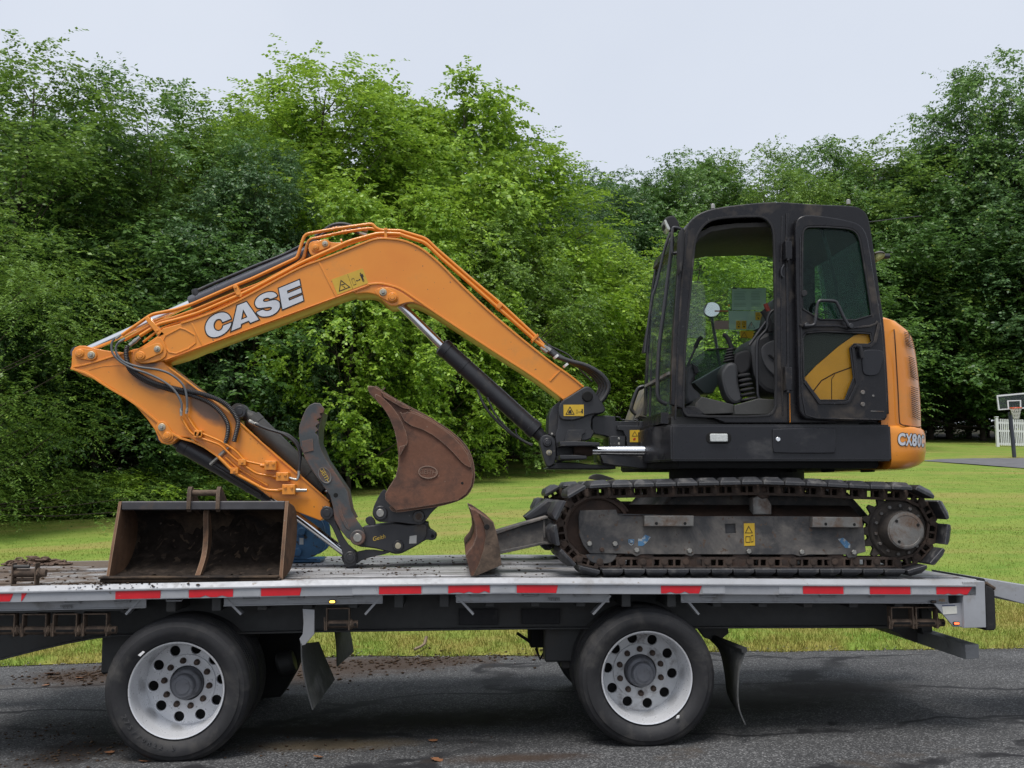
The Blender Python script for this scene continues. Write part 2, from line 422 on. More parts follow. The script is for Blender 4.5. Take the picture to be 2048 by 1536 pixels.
# soil spilled along the road's edge, with clods
m_soil = paint("soil", (.055, .036, .024), .9, var=.4, vs=9, dirt=(.10, .075, .05), dirt_amt=.4, dirt_scale=14, bump=.6, bscale=40, spec=.1)
def crumbs(n, region, smin, smax, seed, fz):
    """Clods of soil scattered where region() says, resting on the surface fz."""
    rr = np.random.default_rng(seed); vs_, fs = [], []
    ico = [(0, 0, .9), (.9, 0, .1), (.25, .85, .1), (-.75, .5, .1), (-.75, -.5, .1), (.25, -.85, .1), (0, 0, -.5)]
    idx = [(0, 1, 2), (0, 2, 3), (0, 3, 4), (0, 4, 5), (0, 5, 1), (6, 2, 1), (6, 3, 2), (6, 4, 3), (6, 5, 4), (6, 1, 5)]
    for _ in range(n):
        x, y = region(rr); s = smin + (smax - smin) * rr.random() ** 3; b = len(vs_)
        for v in ico: vs_.append((x + v[0] * s * rr.uniform(.5, 1.5) * 1.3, y + v[1] * s * rr.uniform(.5, 1.5), fz(x, y) + s * .3 + v[2] * s * .7))
        fs += [tuple(b + j for j in t) for t in idx]
    return np_mesh(np.array(vs_), np.array(fs), 3)
rz = lambda x, y: road_z(x)
def soil_reg(spots):
    cs = [(ray_hit(a, b, rz), ra, rb) for a, b, ra, rb in spots]
    def f(rr):
        while True:
            p, ra, rb = cs[rr.integers(len(cs))]; x, y = p.x + rr.normal(0, ra * .5), p.y + rr.normal(0, rb * .5)
            if y < edge_y(x) + .25: return x, y
    return f
put("soil_crumbs", crumbs(1700, soil_reg([(700, 1332, 1.5, .6), (560, 1352, 1.0, .6), (850, 1322, 1.0, .4), (230, 1348, .9, .6), (160, 1352, .5, .4)]), .003, .022, 3, lambda x, y: lawn_z(x, y)), m_soil, kind='stuff')
put("soil_crumbs", crumbs(500, soil_reg([(170, 1500, .40, .35), (110, 1518, .35, .3), (620, 1500, .9, .25), (60, 1470, .5, .3)]), .003, .014, 4, rz), m_soil, kind='stuff')
put("gravel", crumbs(1500, lambda rr: (lambda x: (x, edge_y(x) + rr.normal(-.05, .07)))(rr.uniform(-6.5, 7.5)), .004, .013, 6, lambda x, y: lawn_z(x, y)), paint("grit", (.20, .19, .17), .9, var=.4, vs=20), kind='stuff')

# far drive at the right
dr = [G(a, b) for a, b in [(1838, 922.5), (1880, 919.5), (1960, 918), (2048, 917.5), (2180, 917), (2300, 917), (2300, 955), (2180, 948), (2048, 938), (1960, 931), (1890, 926)]]
bm = bmesh.new(); f = bm.faces.new([bm.verts.new((p.x, p.y, p.z + .03)) for p in dr]); f.normal_update()
if f.normal.z < 0: f.normal_flip()
bmesh.ops.triangulate(bm, faces=bm.faces[:]);
for _ in range(3): bmesh.ops.subdivide_edges(bm, edges=bm.edges[:], cuts=1)
for v_ in bm.verts: v_.co.z = lawn_z(v_.co.x, v_.co.y) + .03
put("driveway", bm_mesh(bm), paint("drive_asphalt", (.11, .11, .118), .85, var=.2, vs=2), kind='structure')

# forest floor under the trees: leaf litter from the wood's edge back up the slope
TL = [(-200, 28.5), (0, 29.5), (300, 30.5), (480, 31.5), (620, 35), (760, 38), (950, 44), (1100, 50), (1300, 62), (1500, 73), (1850, 78), (2300, 80)]
tlx = [(a - VPX) / FPX * d for a, d in TL]; tld = [d - CAM_D for a, d in TL]
def tl_y(x): return float(np.interp(x, tlx, tld)) + .9 * noise.noise(Vector((x * .35, 4.0, 0))) + .3 * noise.noise(Vector((x * 1.4, 2.0, 0)))
fx = np.linspace(-40, 60, 160)
put("forest_floor", grid_mesh(fx, lambda x: list(np.linspace(tl_y(x), 118, 40)), lambda x, y: lawn_z(x, y) + .03), paint("leaf_litter", (.030, .024, .014), .95, var=.4, vs=1.5, dirt=(.018, .028, .010), dirt_amt=.45, dirt_scale=1.5, bump=.6, bscale=20, spec=.1), kind='structure')
# ------------------------------------------------------------------ trees
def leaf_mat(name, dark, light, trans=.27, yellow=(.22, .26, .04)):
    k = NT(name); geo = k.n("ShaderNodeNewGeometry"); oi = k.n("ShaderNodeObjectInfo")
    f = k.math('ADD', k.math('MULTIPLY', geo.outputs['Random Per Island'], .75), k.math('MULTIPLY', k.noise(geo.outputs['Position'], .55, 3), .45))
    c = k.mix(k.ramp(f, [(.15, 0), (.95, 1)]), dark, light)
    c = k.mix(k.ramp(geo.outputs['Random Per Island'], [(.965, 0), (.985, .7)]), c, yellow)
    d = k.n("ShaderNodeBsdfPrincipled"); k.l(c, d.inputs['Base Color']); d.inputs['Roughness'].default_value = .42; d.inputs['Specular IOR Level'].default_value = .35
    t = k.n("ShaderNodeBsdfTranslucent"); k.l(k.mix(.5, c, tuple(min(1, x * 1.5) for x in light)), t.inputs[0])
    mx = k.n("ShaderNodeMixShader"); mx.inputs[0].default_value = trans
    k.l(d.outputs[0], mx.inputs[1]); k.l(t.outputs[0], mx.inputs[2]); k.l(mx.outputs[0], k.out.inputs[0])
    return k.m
m_leaf = {
    'mid': leaf_mat("leaf_mid", (.036, .092, .022), (.145, .262, .054)),
    'cool': leaf_mat("leaf_cool", (.030, .078, .030), (.112, .200, .074)),
    'bright': leaf_mat("leaf_bright", (.075, .175, .018), (.310, .460, .050)),
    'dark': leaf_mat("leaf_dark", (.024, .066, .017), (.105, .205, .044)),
    'olive': leaf_mat("leaf_olive", (.044, .104, .018), (.190, .305, .050)),
}
m_bark = paint("bark", (.075, .062, .05), .9, var=.4, vs=5, bump=.6, bscale=30, spec=.1)

def spray(centres, outdirs, n_twig, n_leaf, tw_len, L, wid, droop, updev, r_cl, rr):
    """Leaves set alternately along twigs that leave each cluster centre outwards and droop."""
    nc = len(centres); N = nc * n_twig
    c = np.repeat(centres, n_twig, 0) + rr.normal(0, 1, (N, 3)) * np.array([r_cl, r_cl, r_cl * .75])
    o = np.repeat(outdirs, n_twig, 0) + rr.normal(0, .55, (N, 3)) * np.array([1, 1, .85])
    o /= np.linalg.norm(o, axis=1, keepdims=True) + 1e-6
    t = np.linspace(.12, 1, n_leaf)[None, :, None]
    ln = (tw_len * (.6 + .8 * rr.random(N)))[:, None, None]
    pos = c[:, None] + o[:, None] * t * ln
    pos[..., 2] -= droop * (t[..., 0] ** 2) * ln[..., 0]
    side = np.cross(o, [0, 0, 1.0]); side /= np.linalg.norm(side, axis=1, keepdims=True) + 1e-6
    sgn = np.where(np.arange(n_leaf) % 2 == 0, 1, -1)[None, :, None]
    ld = o[:, None] * .55 + side[:, None] * sgn * .85 + rr.normal(0, .28, (N, n_leaf, 3)); ld[..., 2] -= .28
    ld /= np.linalg.norm(ld, axis=2, keepdims=True)
    up = np.array([0, 0, 1.0]) * .9 + o[:, None] * .25 + rr.normal(0, updev, (N, n_leaf, 3))
    nrm = up - ld * (up * ld).sum(2, keepdims=True); nrm /= np.linalg.norm(nrm, axis=2, keepdims=True) + 1e-6
    wv = np.cross(ld, nrm)
    sz = L * (.65 + .7 * rr.random((N, n_leaf, 1)))
    v = np.stack([pos, pos + ld * sz * .45 + wv * sz * wid, pos + ld * sz - nrm * sz * .12, pos + ld * sz * .45 - wv * sz * wid], 2)
    return v.reshape(-1, 3)
def crown_mesh(seed, H, Rm, base, prof, n_cl, n_twig, n_leaf, tw_len, L, wid=.26, droop=.25, updev=.45, r_cl=.35, shell=.45, lobes=.25):
    rr = np.random.default_rng(seed)
    cs, od, limbs = [], [], []
    offs = rr.random(3) * 50
    while len(cs) < n_cl:
        h = base + (1 - base) * rr.random()
        a = rr.random() * 2 * math.pi
        rad = Rm * float(np.interp(h, [p[0] for p in prof], [p[1] for p in prof]))
        if rr.random() > rad / Rm + .12: continue
        lob = 1 + lobes * 2 * noise.noise(Vector((math.cos(a) * 1.6 + offs[0], math.sin(a) * 1.6 + offs[1], h * 4 + offs[2])))
        f = rr.random() ** shell
        r_ = rad * lob * f
        z = h * H + .35 * H * .1 * (noise.noise(Vector((math.cos(a) * 2 + 9, math.sin(a) * 2, h * 3 + seed))))
        cs.append((r_ * math.cos(a), r_ * math.sin(a), z))
        e = Vector((math.cos(a), math.sin(a), .15 + max(0, (h - .8) * 1.6)))
        e.normalize(); od.append(tuple(e)); limbs.append((r_, a, z))
    me = np_mesh(spray(np.array(cs), np.array(od), n_twig, n_leaf, tw_len, L, wid, droop, updev, r_cl, rr), np.arange(n_cl * n_twig * n_leaf * 4).reshape(-1, 4), 4)
    # limbs: tapered, from the trunk up to the clusters
    vs_, fs = [], []
    def limb(p, q, r0, r1, sag=0.0):
        p, q = Vector(p), Vector(q); t = (q - p).normalized(); n_ = t.orthogonal().normalized(); b = t.cross(n_)
        base_i = len(vs_)
        for s_ in range(4):
            f = s_ / 3; c_ = p.lerp(q, f) + Vector((0, 0, sag * math.sin(f * math.pi))); r_ = r0 + (r1 - r0) * f
            for j in range(5): vs_.append(tuple(c_ + (n_ * math.cos(j * 1.2566) + b * math.sin(j * 1.2566)) * r_))
        for s_ in range(3):
            for j in range(5):
                a_, b_ = base_i + s_ * 5 + j, base_i + s_ * 5 + (j + 1) % 5
                fs.append((a_, b_, b_ + 5, a_ + 5))
    tr = .011 * H + .02
    pts = [Vector((.25 * math.sin(seed + i) * i * .12, .25 * math.cos(seed * 2 + i) * i * .12, H * i / 8 * .93)) for i in range(9)]
    for i in range(8): limb(pts[i], pts[i + 1], tr * (1 - i / 8.6), tr * (1 - (i + 1) / 8.6))
    for r_, a, z in limbs[::2]:
        zz = max(.3, z - r_ * .55 - .2); i = min(7, int(zz / (H * .93) * 8))
        limb(pts[i].lerp(pts[i + 1], .5), (r_ * math.cos(a) * .97, r_ * math.sin(a) * .97, z), max(.012, tr * .32 * (1 - zz / H)), .008, -.15)
    return me, smooth(np_mesh(np.array(vs_), np.array(fs), 4), 80)
DOME = [(0, .55), (.15, .8), (.4, 1), (.65, .9), (.85, .64), (1, .26)]
TALL = [(0, .35), (.3, .8), (.55, 1), (.8, .74), (1, .24)]
SKIRT = [(0, .95), (.2, 1), (.5, .95), (.75, .72), (.9, .48), (1, .2)]
ARCH = {
    'dome': (14, crown_mesh(11, 14, 4.6, .20, DOME, 230, 23, 12, .80, .15, shell=.30, lobes=.35)),
    'tall': (15, crown_mesh(23, 15, 3.5, .22, TALL, 200, 20, 12, .70, .12, wid=.32, droop=.35, lobes=.4)),
    'bushy': (10, crown_mesh(37, 10, 4.3, .17, SKIRT, 210, 24, 12, .72, .14, lobes=.45, shell=.28)),
    'oak': (15, crown_mesh(41, 15, 5.4, .10, DOME, 270, 23, 12, .80, .16, wid=.30, lobes=.4, shell=.30)),
    'maple': (13, crown_mesh(59, 13, 4.4, .06, SKIRT, 230, 22, 12, .75, .17, wid=.36, lobes=.5, droop=.35, shell=.30)),
    'locust': (9, crown_mesh(67, 9, 3.6, .05, SKIRT, 150, 26, 22, .85, .085, wid=.22, droop=.5, updev=.2, r_cl=.45)),
    'shrub': (2.2, crown_mesh(71, 2.2, 1.5, .0, DOME, 90, 14, 9, .38, .10, wid=.36, r_cl=.16, lobes=.3)),
}
def tree(px, d, top_py, arch, leaf, label, spread=1.0, group=None, name="broadleaf_tree", cat="tree", base_drop=0.0, rot=None):
    d += 2.4 if cat == 'shrub' else (2.0 if px < 560 and d < 33 else 0)
    y = d - CAM_D; x = (px - VPX) / FPX * d
    z = lawn_z(x, y) - base_drop
    # height that brings the tip to top_py
    top = P(px, top_py + 6, y).z
    H, (cm, tm) = ARCH[arch]
    s = (top - z) / H
    root = thing(name, (x, y, z), label, cat, group)
    a = random.random() * 6.28 if rot is None else rot
    sw = spread * (.5 * s + .5 * min(s, 1.15))
    put("crown", cm, m_leaf[leaf], root, (x, y, z), a, (sw, sw, s))
    put("trunk", tm, m_bark, root, (x, y, z), a, (sw, sw, s))
    return root
# front row, left to right; what singles each out is said in its label
tree(40, 29, 92, 'tall', 'olive', "loose airy tree rising tallest at the left edge of the photo", 1.25)
tree(-95, 23, 395, 'locust', 'olive', "feathery fern-leaved tree reaching in low at the left edge", 1.25, name="locust_tree")
tree(20, 27.2, 560, 'locust', 'cool', "low feathery dark green tree beside the arm's pointed left tip", .95, name="locust_tree")
tree(160, 34, 205, 'tall', 'mid', "slender tree filling the dip between the tallest left tree and the dome-topped one", 1.2)
tree(285, 31.5, 172, 'dome', 'mid', "dome-topped tree standing above the excavator arm's elbow at left", 1.0)
tree(405, 36, 208, 'tall', 'olive', "thin-tipped tree just right of the dome-topped one against the sky", 1.25)
tree(200, 29, 500, 'bushy', 'dark', "low spreading tree with hanging leaf tiers behind the yellow arm's left end", 1.0)
tree(420, 30.5, 430, 'bushy', 'dark', "broad low tree directly behind the lettered part of the boom", 1.1)
tree(510, 30, 300, 'oak', 'cool', "blue-green tree with large leaves left of the boom's elbow", .72)
tree(545, 40, 190, 'maple', 'bright', "pale green tree behind the blue-green one, left shoulder of the tallest middle tree", .9)
tree(645, 38, 128, 'tall', 'bright', "tallest light green tree in the middle, straight above the boom's elbow", 1.35)
tree(770, 40, 180, 'maple', 'bright', "light green round-headed tree right of the tallest middle tree", .8)
tree(925, 41, 172, 'maple', 'bright', "light green tree forming the last high shoulder before the skyline drops", .85)
tree(1045, 43, 285, 'tall', 'bright', "light green tree stepping down to the open sky above the boom foot", 1.5)
tree(700, 32, 375, 'maple', 'bright', "bright low maple rising just behind the boom's elbow", .8)
tree(860, 33.5, 400, 'maple', 'bright', "bright low maple behind the boom's downward slope", .85)
tree(1010, 36, 430, 'maple', 'olive', "bushy maple behind the boom cylinder", .9)
tree(620, 34, 600, 'bushy', 'dark', "dark low tree under the boom arch above the thumb", .95)
tree(800, 33, 610, 'maple', 'mid', "drooping maple under the boom arch above the rusty bucket", .75)
tree(960, 37, 640, 'bushy', 'mid', "low tree behind the boom cylinder's lower half", .9)
tree(1110, 42, 560, 'maple', 'olive', "rounded tree behind the boom foot and hoses", .85)
tree(1215, 47, 520, 'bushy', 'bright', "sunny green bushy tree just left of the cab front", 1.0)
tree(1400, 48, 480, 'bushy', 'bright', "bright bushy tree seen through the cab's door opening", 1.1)
tree(1180, 64, 345, 'oak', 'cool', "dark distant tree at the low point of the skyline, left of the cab", .8)
tree(1275, 66, 350, 'oak', 'dark', "dark distant tree above and left of the cab's work lamp", .8)
tree(1400, 66, 312, 'oak', 'mid', "distant oak standing directly above the cab roof's front end", .85)
tree(1540, 67, 300, 'dome', 'olive', "distant tree with thin crown tips above the middle of the cab roof", 1.0)
tree(1660, 74, 292, 'oak', 'mid', "distant oak above the cab roof's rear end", .8)
tree(1770, 76, 285, 'tall', 'olive', "distant spiky-topped tree right of the cab roof", 1.6)
tree(1850, 78, 330, 'oak', 'mid', "broad oak behind the cab's aerial", .85)
tree(1960, 76, 235, 'oak', 'dark', "big dark oak left of the tallest right-hand tree", .85)
tree(2050, 74, 132, 'oak', 'mid', "tallest dark oak at the right edge of the photo", .95)
tree(1560, 58, 470, 'bushy', 'mid', "lower tree behind the cab's rear window", 1.25)
tree(1740, 74, 400, 'bushy', 'dark', "dense green tree right behind the cab's rear mirror", 1.4)
tree(1880, 75, 430, 'bushy', 'dark', "dense tiered tree above the orange counterweight's right side", 1.4)
tree(2030, 78, 450, 'bushy', 'dark', "dense low tree behind the basketball hoop", 1.4)
# second row, dim between the front trees
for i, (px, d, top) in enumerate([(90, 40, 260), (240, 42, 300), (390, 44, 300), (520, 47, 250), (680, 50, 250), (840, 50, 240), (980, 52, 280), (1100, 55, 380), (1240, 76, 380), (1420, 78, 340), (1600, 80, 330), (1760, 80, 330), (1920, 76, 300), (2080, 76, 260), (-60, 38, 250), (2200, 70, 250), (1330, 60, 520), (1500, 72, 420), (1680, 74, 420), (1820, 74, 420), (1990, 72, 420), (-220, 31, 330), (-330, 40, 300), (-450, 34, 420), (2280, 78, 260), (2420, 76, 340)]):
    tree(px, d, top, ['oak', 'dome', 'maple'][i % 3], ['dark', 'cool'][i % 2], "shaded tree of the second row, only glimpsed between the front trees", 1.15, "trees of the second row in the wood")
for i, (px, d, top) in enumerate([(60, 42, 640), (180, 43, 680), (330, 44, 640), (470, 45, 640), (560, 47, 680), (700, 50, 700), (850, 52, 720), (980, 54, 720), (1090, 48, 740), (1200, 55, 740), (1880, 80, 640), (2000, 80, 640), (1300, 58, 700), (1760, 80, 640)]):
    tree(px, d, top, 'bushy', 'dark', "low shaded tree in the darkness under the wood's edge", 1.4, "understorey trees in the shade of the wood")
# undergrowth along the lawn at left
for i, (px, d, top) in enumerate([(-40, 25.0, 940), (20, 25.2, 985), (70, 25.6, 962), (125, 25.4, 975), (180, 26.0, 950), (232, 25.6, 968), (285, 26.2, 940), (335, 26.0, 962), (385, 26.6, 938), (440, 26.6, 955), (495, 27.4, 945), (545, 28.4, 950), (40, 27.0, 935), (150, 27.4, 925), (260, 27.6, 930), (370, 28.0, 920), (470, 28.6, 925)]):
    tree(px, d, top, 'shrub', ['bright', 'olive', 'mid'][i % 3], "knee-to-waist-high green shrub in the thicket edging the lawn at left", 1.5, "shrubs of the thicket at the lawn's left edge", "shrub", "shrub", .1)
# ------------------------------------------------------------------ flatbed trailer
m_alu = paint("white_aluminium", (.30, .31, .33), .45, .10, var=.14, vs=2.5, dirt=(.24, .225, .21), dirt_amt=.38, dirt_scale=6, specks=(.16, .14, .12), speck_amt=.70, bump=.05, spec=.5)
m_alu2 = paint("mill_aluminium", (.27, .275, .285), .42, .35, var=.1, vs=3, dirt=(.22, .21, .20), dirt_amt=.36, dirt_scale=5, bump=.05)
m_frame = paint("frame_grey", (.030, .031, .031), .55, 0, var=.25, vs=2, dirt=(.055, .05, .045), dirt_amt=.42, dirt_scale=2.5, bump=.06)
m_black = paint("black_rubber", (.020, .020, .022), .72, 0, var=.25, vs=3, dirt=(.075, .07, .064), dirt_amt=.35, dirt_scale=6, bump=.15, spec=.3)
m_tyre = paint("tyre_rubber", (.021, .021, .023), .68, 0, var=.2, vs=4, dirt=(.060, .057, .054), dirt_amt=.42, dirt_scale=5, bump=.12, spec=.35)
m_rim = paint("aluminium_rim", (.64, .65, .67), .30, .4, var=.05, vs=6, dirt=(.28, .26, .24), dirt_amt=.28, dirt_scale=9, bump=.03)
m_nut = paint("rusty_nut", (.060, .040, .030), .7, .3, var=.4, vs=30, bump=.2)
m_hub = paint("hub_grey", (.115, .12, .135), .5, .2, var=.15, vs=9, dirt=(.05, .05, .05), dirt_amt=.4, dirt_scale=12)
m_rusty = paint("rusty_steel", (.115, .082, .060), .8, .1, var=.35, vs=9, dirt=(.060, .045, .036), dirt_amt=.5, dirt_scale=14, bump=.3, spec=.25, edge=((.24, .18, .13), .005, .6))
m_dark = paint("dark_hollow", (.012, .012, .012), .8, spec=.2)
def flat(name, col, rough=.5, emit=None, spec=.4, metal=0):
    k = NT(name); b = k.bsdf(tuple(col), rough, metal, None, spec)
    if emit: b.inputs['Emission Color'].default_value = (*emit[0], 1); b.inputs['Emission Strength'].default_value = emit[1]
    return k.m
def scuffed(name, col, chip, amt=.70, scale=38, rough=.35):
    k = NT(name); v = k.coords()
    n = k.noise(v, scale, 4, .6); n2 = k.noise(v, 9, 4)
    c = k.mix(k.ramp(n2, [(.35, 0), (.7, 1)]), tuple(x * .82 for x in col), col)
    c = k.mix(k.ramp(n, [(amt, 0), (amt + .02, 1)]), c, chip)
    k.bsdf(c, rough); return k.m
m_red = scuffed("red_reflective_tape", (.60, .012, .022), (.62, .60, .58), .72)
m_tapew = scuffed("white_reflective_tape", (.37, .38, .40), (.24, .235, .23), .66)
# deck: worn white paint over aluminium, mud where the bucket and tyres left it
k = NT("deck_plank"); v = k.coords('Object', False); geo = k.n("ShaderNodeNewGeometry")
mp = k.n("ShaderNodeMapping"); mp.inputs['Scale'].default_value = (1.0, 6.0, 1.0); k.l(geo.outputs['Position'], mp.inputs[0])
n1 = k.noise(mp.outputs[0], 3, 8, .65); n2 = k.noise(geo.outputs['Position'], 1.6, 9, .7, .3); n3 = k.noise(geo.outputs['Position'], 40, 3)
c = k.mix(k.ramp(n1, [(.36, 0), (.62, 1)]), (.14, .138, .135), (.36, .365, .38))
sx_ = k.n("ShaderNodeSeparateXYZ"); k.l(geo.outputs['Position'], sx_.inputs[0])
xm = k.n("ShaderNodeMapRange"); xm.inputs[1].default_value = -.2; xm.inputs[2].default_value = -2.2; xm.inputs[3].default_value = -.06; xm.inputs[4].default_value = .11; k.l(sx_.outputs[0], xm.inputs[0])
mud = k.ramp(k.math('ADD', n2, xm.outputs[0]), [(.51, 0), (.60, 1)])
c = k.mix(mud, c, k.mix(n3, (.05, .036, .026), (.15, .11, .08)))
k.bsdf(c, k.mix(mud, (.45, .45, .45), (.9, .9, .9)), .1, k.bump(k.math('ADD', n1, k.math('MULTIPLY', mud, n3)), .3, .006))
m_deck = k.m

m_channel = paint('channel_grime', (.14, .135, .13), .7, .1, var=.3, vs=4, dirt=(.05, .042, .036), dirt_amt=.5, dirt_scale=3)
rail_px = [(-300, 1211), (0, 1206), (319, 1199), (640, 1192.5), (1000, 1188), (1446, 1189.5), (1939, 1191.5), (2048, 1192)]
rail_pts = [P(a, b, 0) for a, b in rail_px]
def zr(x): return float(np.interp(x, [p.x for p in rail_pts], [p.z for p in rail_pts]))
DECK = .100                                     # deck top above the rail's bottom edge
def zdeck(x): return zr(x) + DECK
def XR(px, Y=0.0): return P(px, 1190, Y).x
XL, XE = XR(-260), XR(1968)
tr_root = thing("flatbed_trailer", (0, 1.2, road_z(0)), "long white flatbed trailer with red reflective tape carrying the yellow excavator", "trailer")
def sweep(x0, x1, prof, step=.35, fz=zr, caps=True):
    """Closed YZ profile carried along X, following the slight arch of the bed."""
    n = max(2, int((x1 - x0) / step) + 1); bm = bmesh.new(); rings = []
    for x in np.linspace(x0, x1, n): rings.append([bm.verts.new((x, y, fz(x) + z)) for y, z in prof])
    m = len(prof)
    for a, b in zip(rings, rings[1:]):
        for j in range(m): bm.faces.new((a[j], a[(j + 1) % m], b[(j + 1) % m], b[j]))
    if caps: bm.faces.new(rings[0][::-1]); bm.faces.new(rings[-1])
    bmesh.ops.recalc_face_normals(bm, faces=bm.faces[:])
    return bm_mesh(bm, "sweep", 25)
put("side_rail", sweep(XL, XR(1952), [(0, .003), (0, .058), (-.010, .060), (-.010, .068), (.004, .070), (.022, .099), (.03, .0995), (.05, .09), (.05, .003)]), m_alu, tr_root, label="near side rail, white with red tape")
put("side_rail", sweep(XL, XR(1952), [(2.36, .003), (2.36, .09), (2.385, .0995), (2.41, .09), (2.42, .06), (2.42, .003)]), m_alu, tr_root, label="far side rail")
# deck planks with recessed joints
ys = [.035, .135, .255, .55, .85, 1.14, 1.38, 1.71, 2.04, 2.36]
for a, b in zip(ys, ys[1:]):
    if .10 < b - a < .13 or 1.13 < a < 1.15:       # the two sunken channels
        put("channel", sweep(XL, XE - .03, [(a - .004, .045), (a - .004, DECK - .040), (b + .004, DECK - .040), (b + .004, .045)]), m_channel, tr_root); continue
    g = .008
    prof = [(a + g, .045), (a + g, DECK - .004), (a + g + .004, DECK), (a + (b - a) * .30, DECK), (a + (b - a) * .31, DECK - .004), (a + (b - a) * .34, DECK - .004), (a + (b - a) * .35, DECK), (b - g - .004, DECK), (b - g, DECK - .004), (b - g, .045)]
    put("plank", sweep(XL, XE - .03, prof), m_deck, tr_root)
put("deck_underside", sweep(XL, XE - .05, [(.06, .02), (.06, .04), (2.35, .04), (2.35, .02)]), m_frame, tr_root)
# lower rail in pieces, open over the wheels, each end closed by a slanting strap
for a, b in [(-260, 287), (444, 764), (912, 1221), (1366, 1905)]:
    put("lower_rail", sweep(XR(a), XR(b), [(.05, -.056), (.05, -.050), (.062, -.048), (.062, .000), (.075, .000), (.075, -.056)]), m_alu2, tr_root)
for a, b in [(286, 251), (445, 482), (764, 730), (912, 947), (1221, 1186), (1367, 1398)]:
    t0, t1 = P(a, 1191, .055), P(b, 1229, .055)
    dx = (t1 - t0).normalized().cross(Vector((0, 1, 0))) * .007
    bm = bmesh.new()
    q = [bm.verts.new(p + o) for p in (t0, t1) for o in (dx, -dx)]
    f = bm.faces.new((q[0], q[1], q[3], q[2])); r_ = bmesh.ops.extrude_face_region(bm, geom=[f])
    bmesh.ops.translate(bm, vec=(0, .09, 0), verts=[e for e in r_['geom'] if isinstance(e, bmesh.types.BMVert)])
    bmesh.ops.recalc_face_normals(bm, faces=bm.faces[:])
    put("strap", bm_mesh(bm), m_alu2, tr_root)
# reflective tape
def tape(x0, x1, mat, name, slant=0, ragged=0):
    X0, X1 = XR(x0), XR(x1); n = 8; top, bot = [], []
    for i in range(n + 1):
        f = i / n; x = X0 + (X1 - X0) * f
        top.append((x, zr(x) + .056)); bot.append((x - slant * f, zr(x) + .008 + (ragged * .012 * max(0, math.sin(i * 2.3 + x0)) if 0 < i < n else 0)))
    put(name, solid(bot + top[::-1], -.0025, -.0005, .0004), mat, tr_root)
for a, b, s_, rg in [(-60, 27, .02, 0), (231, 321, 0, 0), (378, 466, 0, 1), (522, 603, .01, 0), (758, 842.5, 0, 0), (896.5, 979.5, 0, 1), (1033.5, 1116, .012, 0), (1322, 1404, .02, 1), (1606, 1687, 0, 0), (1740, 1821, 0, 0), (1873, 1945, .035, .6)]:
    tape(a, b, m_red, "red_tape", s_, rg)
for a, b in [(323, 376), (468, 520), (704, 756), (845, 895), (982, 1031), (1405, 1450), (1558, 1604), (1689, 1738), (1823, 1871)]:
    tape(a, b, m_tapew, "white_tape")
tape(43, 54, m_red, "red_tape", .03)
# tie clips along the lower rail
clip_me = tube([(-.05, 0, 0), (-.048, -.012, -.012), (.048, -.012, -.012), (.05, 0, 0)], .004, 6)
for px in (140, 240, 345, 500, 590, 690, 955, 1062, 1165, 1420, 1575, 1660, 1760):
    x = XR(px); put("tie_clip", clip_me, m_alu2, tr_root, (x, .05, zr(x) - .002))
# main beams, cross members
def beam(y0, y1, lab=None):
    pts = [(-300, 1400), (0, 1321), (70, 1303), (135, 1288), (195, 1277), (240, 1273), (420, 1270), (640, 1265), (1060, 1259), (1500, 1257), (1846, 1256)]
    low = W(pts, y0); up = [(x, zr(x) + .018) for x, z in low[::-1]]
    put("main_beam", solid(low + up, y0 + .05, y0 + .065, .002), m_frame, tr_root)
    fl = [(x, z + .012) for x, z in low[::-1]]
    put("beam_flange", solid(low + fl, y0, y1, .002), m_frame, tr_root)
beam(.42, .56); beam(1.86, 2.0)
for i, px in enumerate(range(30, 1840, 86)):
    x = XR(px, .5); put("cross_member", box(x - .03, x + .03, .10, 2.34, zr(x) - .09, zr(x) + .018), m_frame, tr_root)
put("beam_plate", solid(W([(918, 1218), (996, 1218), (996, 1250), (918, 1250)], .44), .445, .46), m_black, tr_root)
put("beam_plate", solid(W([(1044, 1218), (1120, 1218), (1120, 1248), (1044, 1248)], .44), .445, .46), m_black, tr_root)

# wheels
def wheel_parts(parent, cx_, cz_, y0, s=1.0, turn=0.0, name="wheel", hub=True):
    w = put(name, None, parent=parent, loc=(cx_, y0, cz_), rot=Matrix.Rotation(turn, 4, 'Y'), scale=s)
    return w
tyre_prof = [(.03, .292), (.0, .300), (-.022, .318), (-.038, .345), (-.044, .372), (-.040, .396), (-.034, .400), (-.031, .404), (-.022, .424), (-.016, .427), (-.004, .441), (.014, .449), (.03, .4515)]
for i in range(4): tyre_prof += [(.05 + i * .047, .4525), (.053 + i * .047, .440), (.063 + i * .047, .440), (.066 + i * .047, .4525)]
tyre_prof += [(.235, .451), (.262, .440), (.285, .40), (.292, .36), (.27, .315), (.24, .295)]
tyre_me = lathe(tyre_prof, 72)
rim_me = lathe([(.0, .2995), (-.010, .3005), (-.016, .297), (-.014, .291), (-.004, .286), (.018, .282), (.05, .279), (.075, .270), (.10, .2685), (.25, .2675), (.275, .262), (.31, .262), (.315, .29)], 64)
disc_me = solid([circ(0, 0, .266, 64), circ(0, 0, .112, 40)] + [circ(.221 * math.cos(R(36 * i + 12)), .221 * math.sin(R(36 * i + 12)), .033, 20) for i in range(10)], .266, .292, .004)
pad_me = solid([circ(0, 0, .183, 56), circ(0, 0, .110, 40)], .254, .2655, .003)
hub_me = lathe([(.31, .001), (.31, .108), (.26, .104), (.255, .098), (.195, .096), (.188, .090), (.185, .074), (.135, .070), (.128, .064), (.126, .050), (.122, .049), (.121, .044), (.1235, .043), (.1235, .001)], 40)
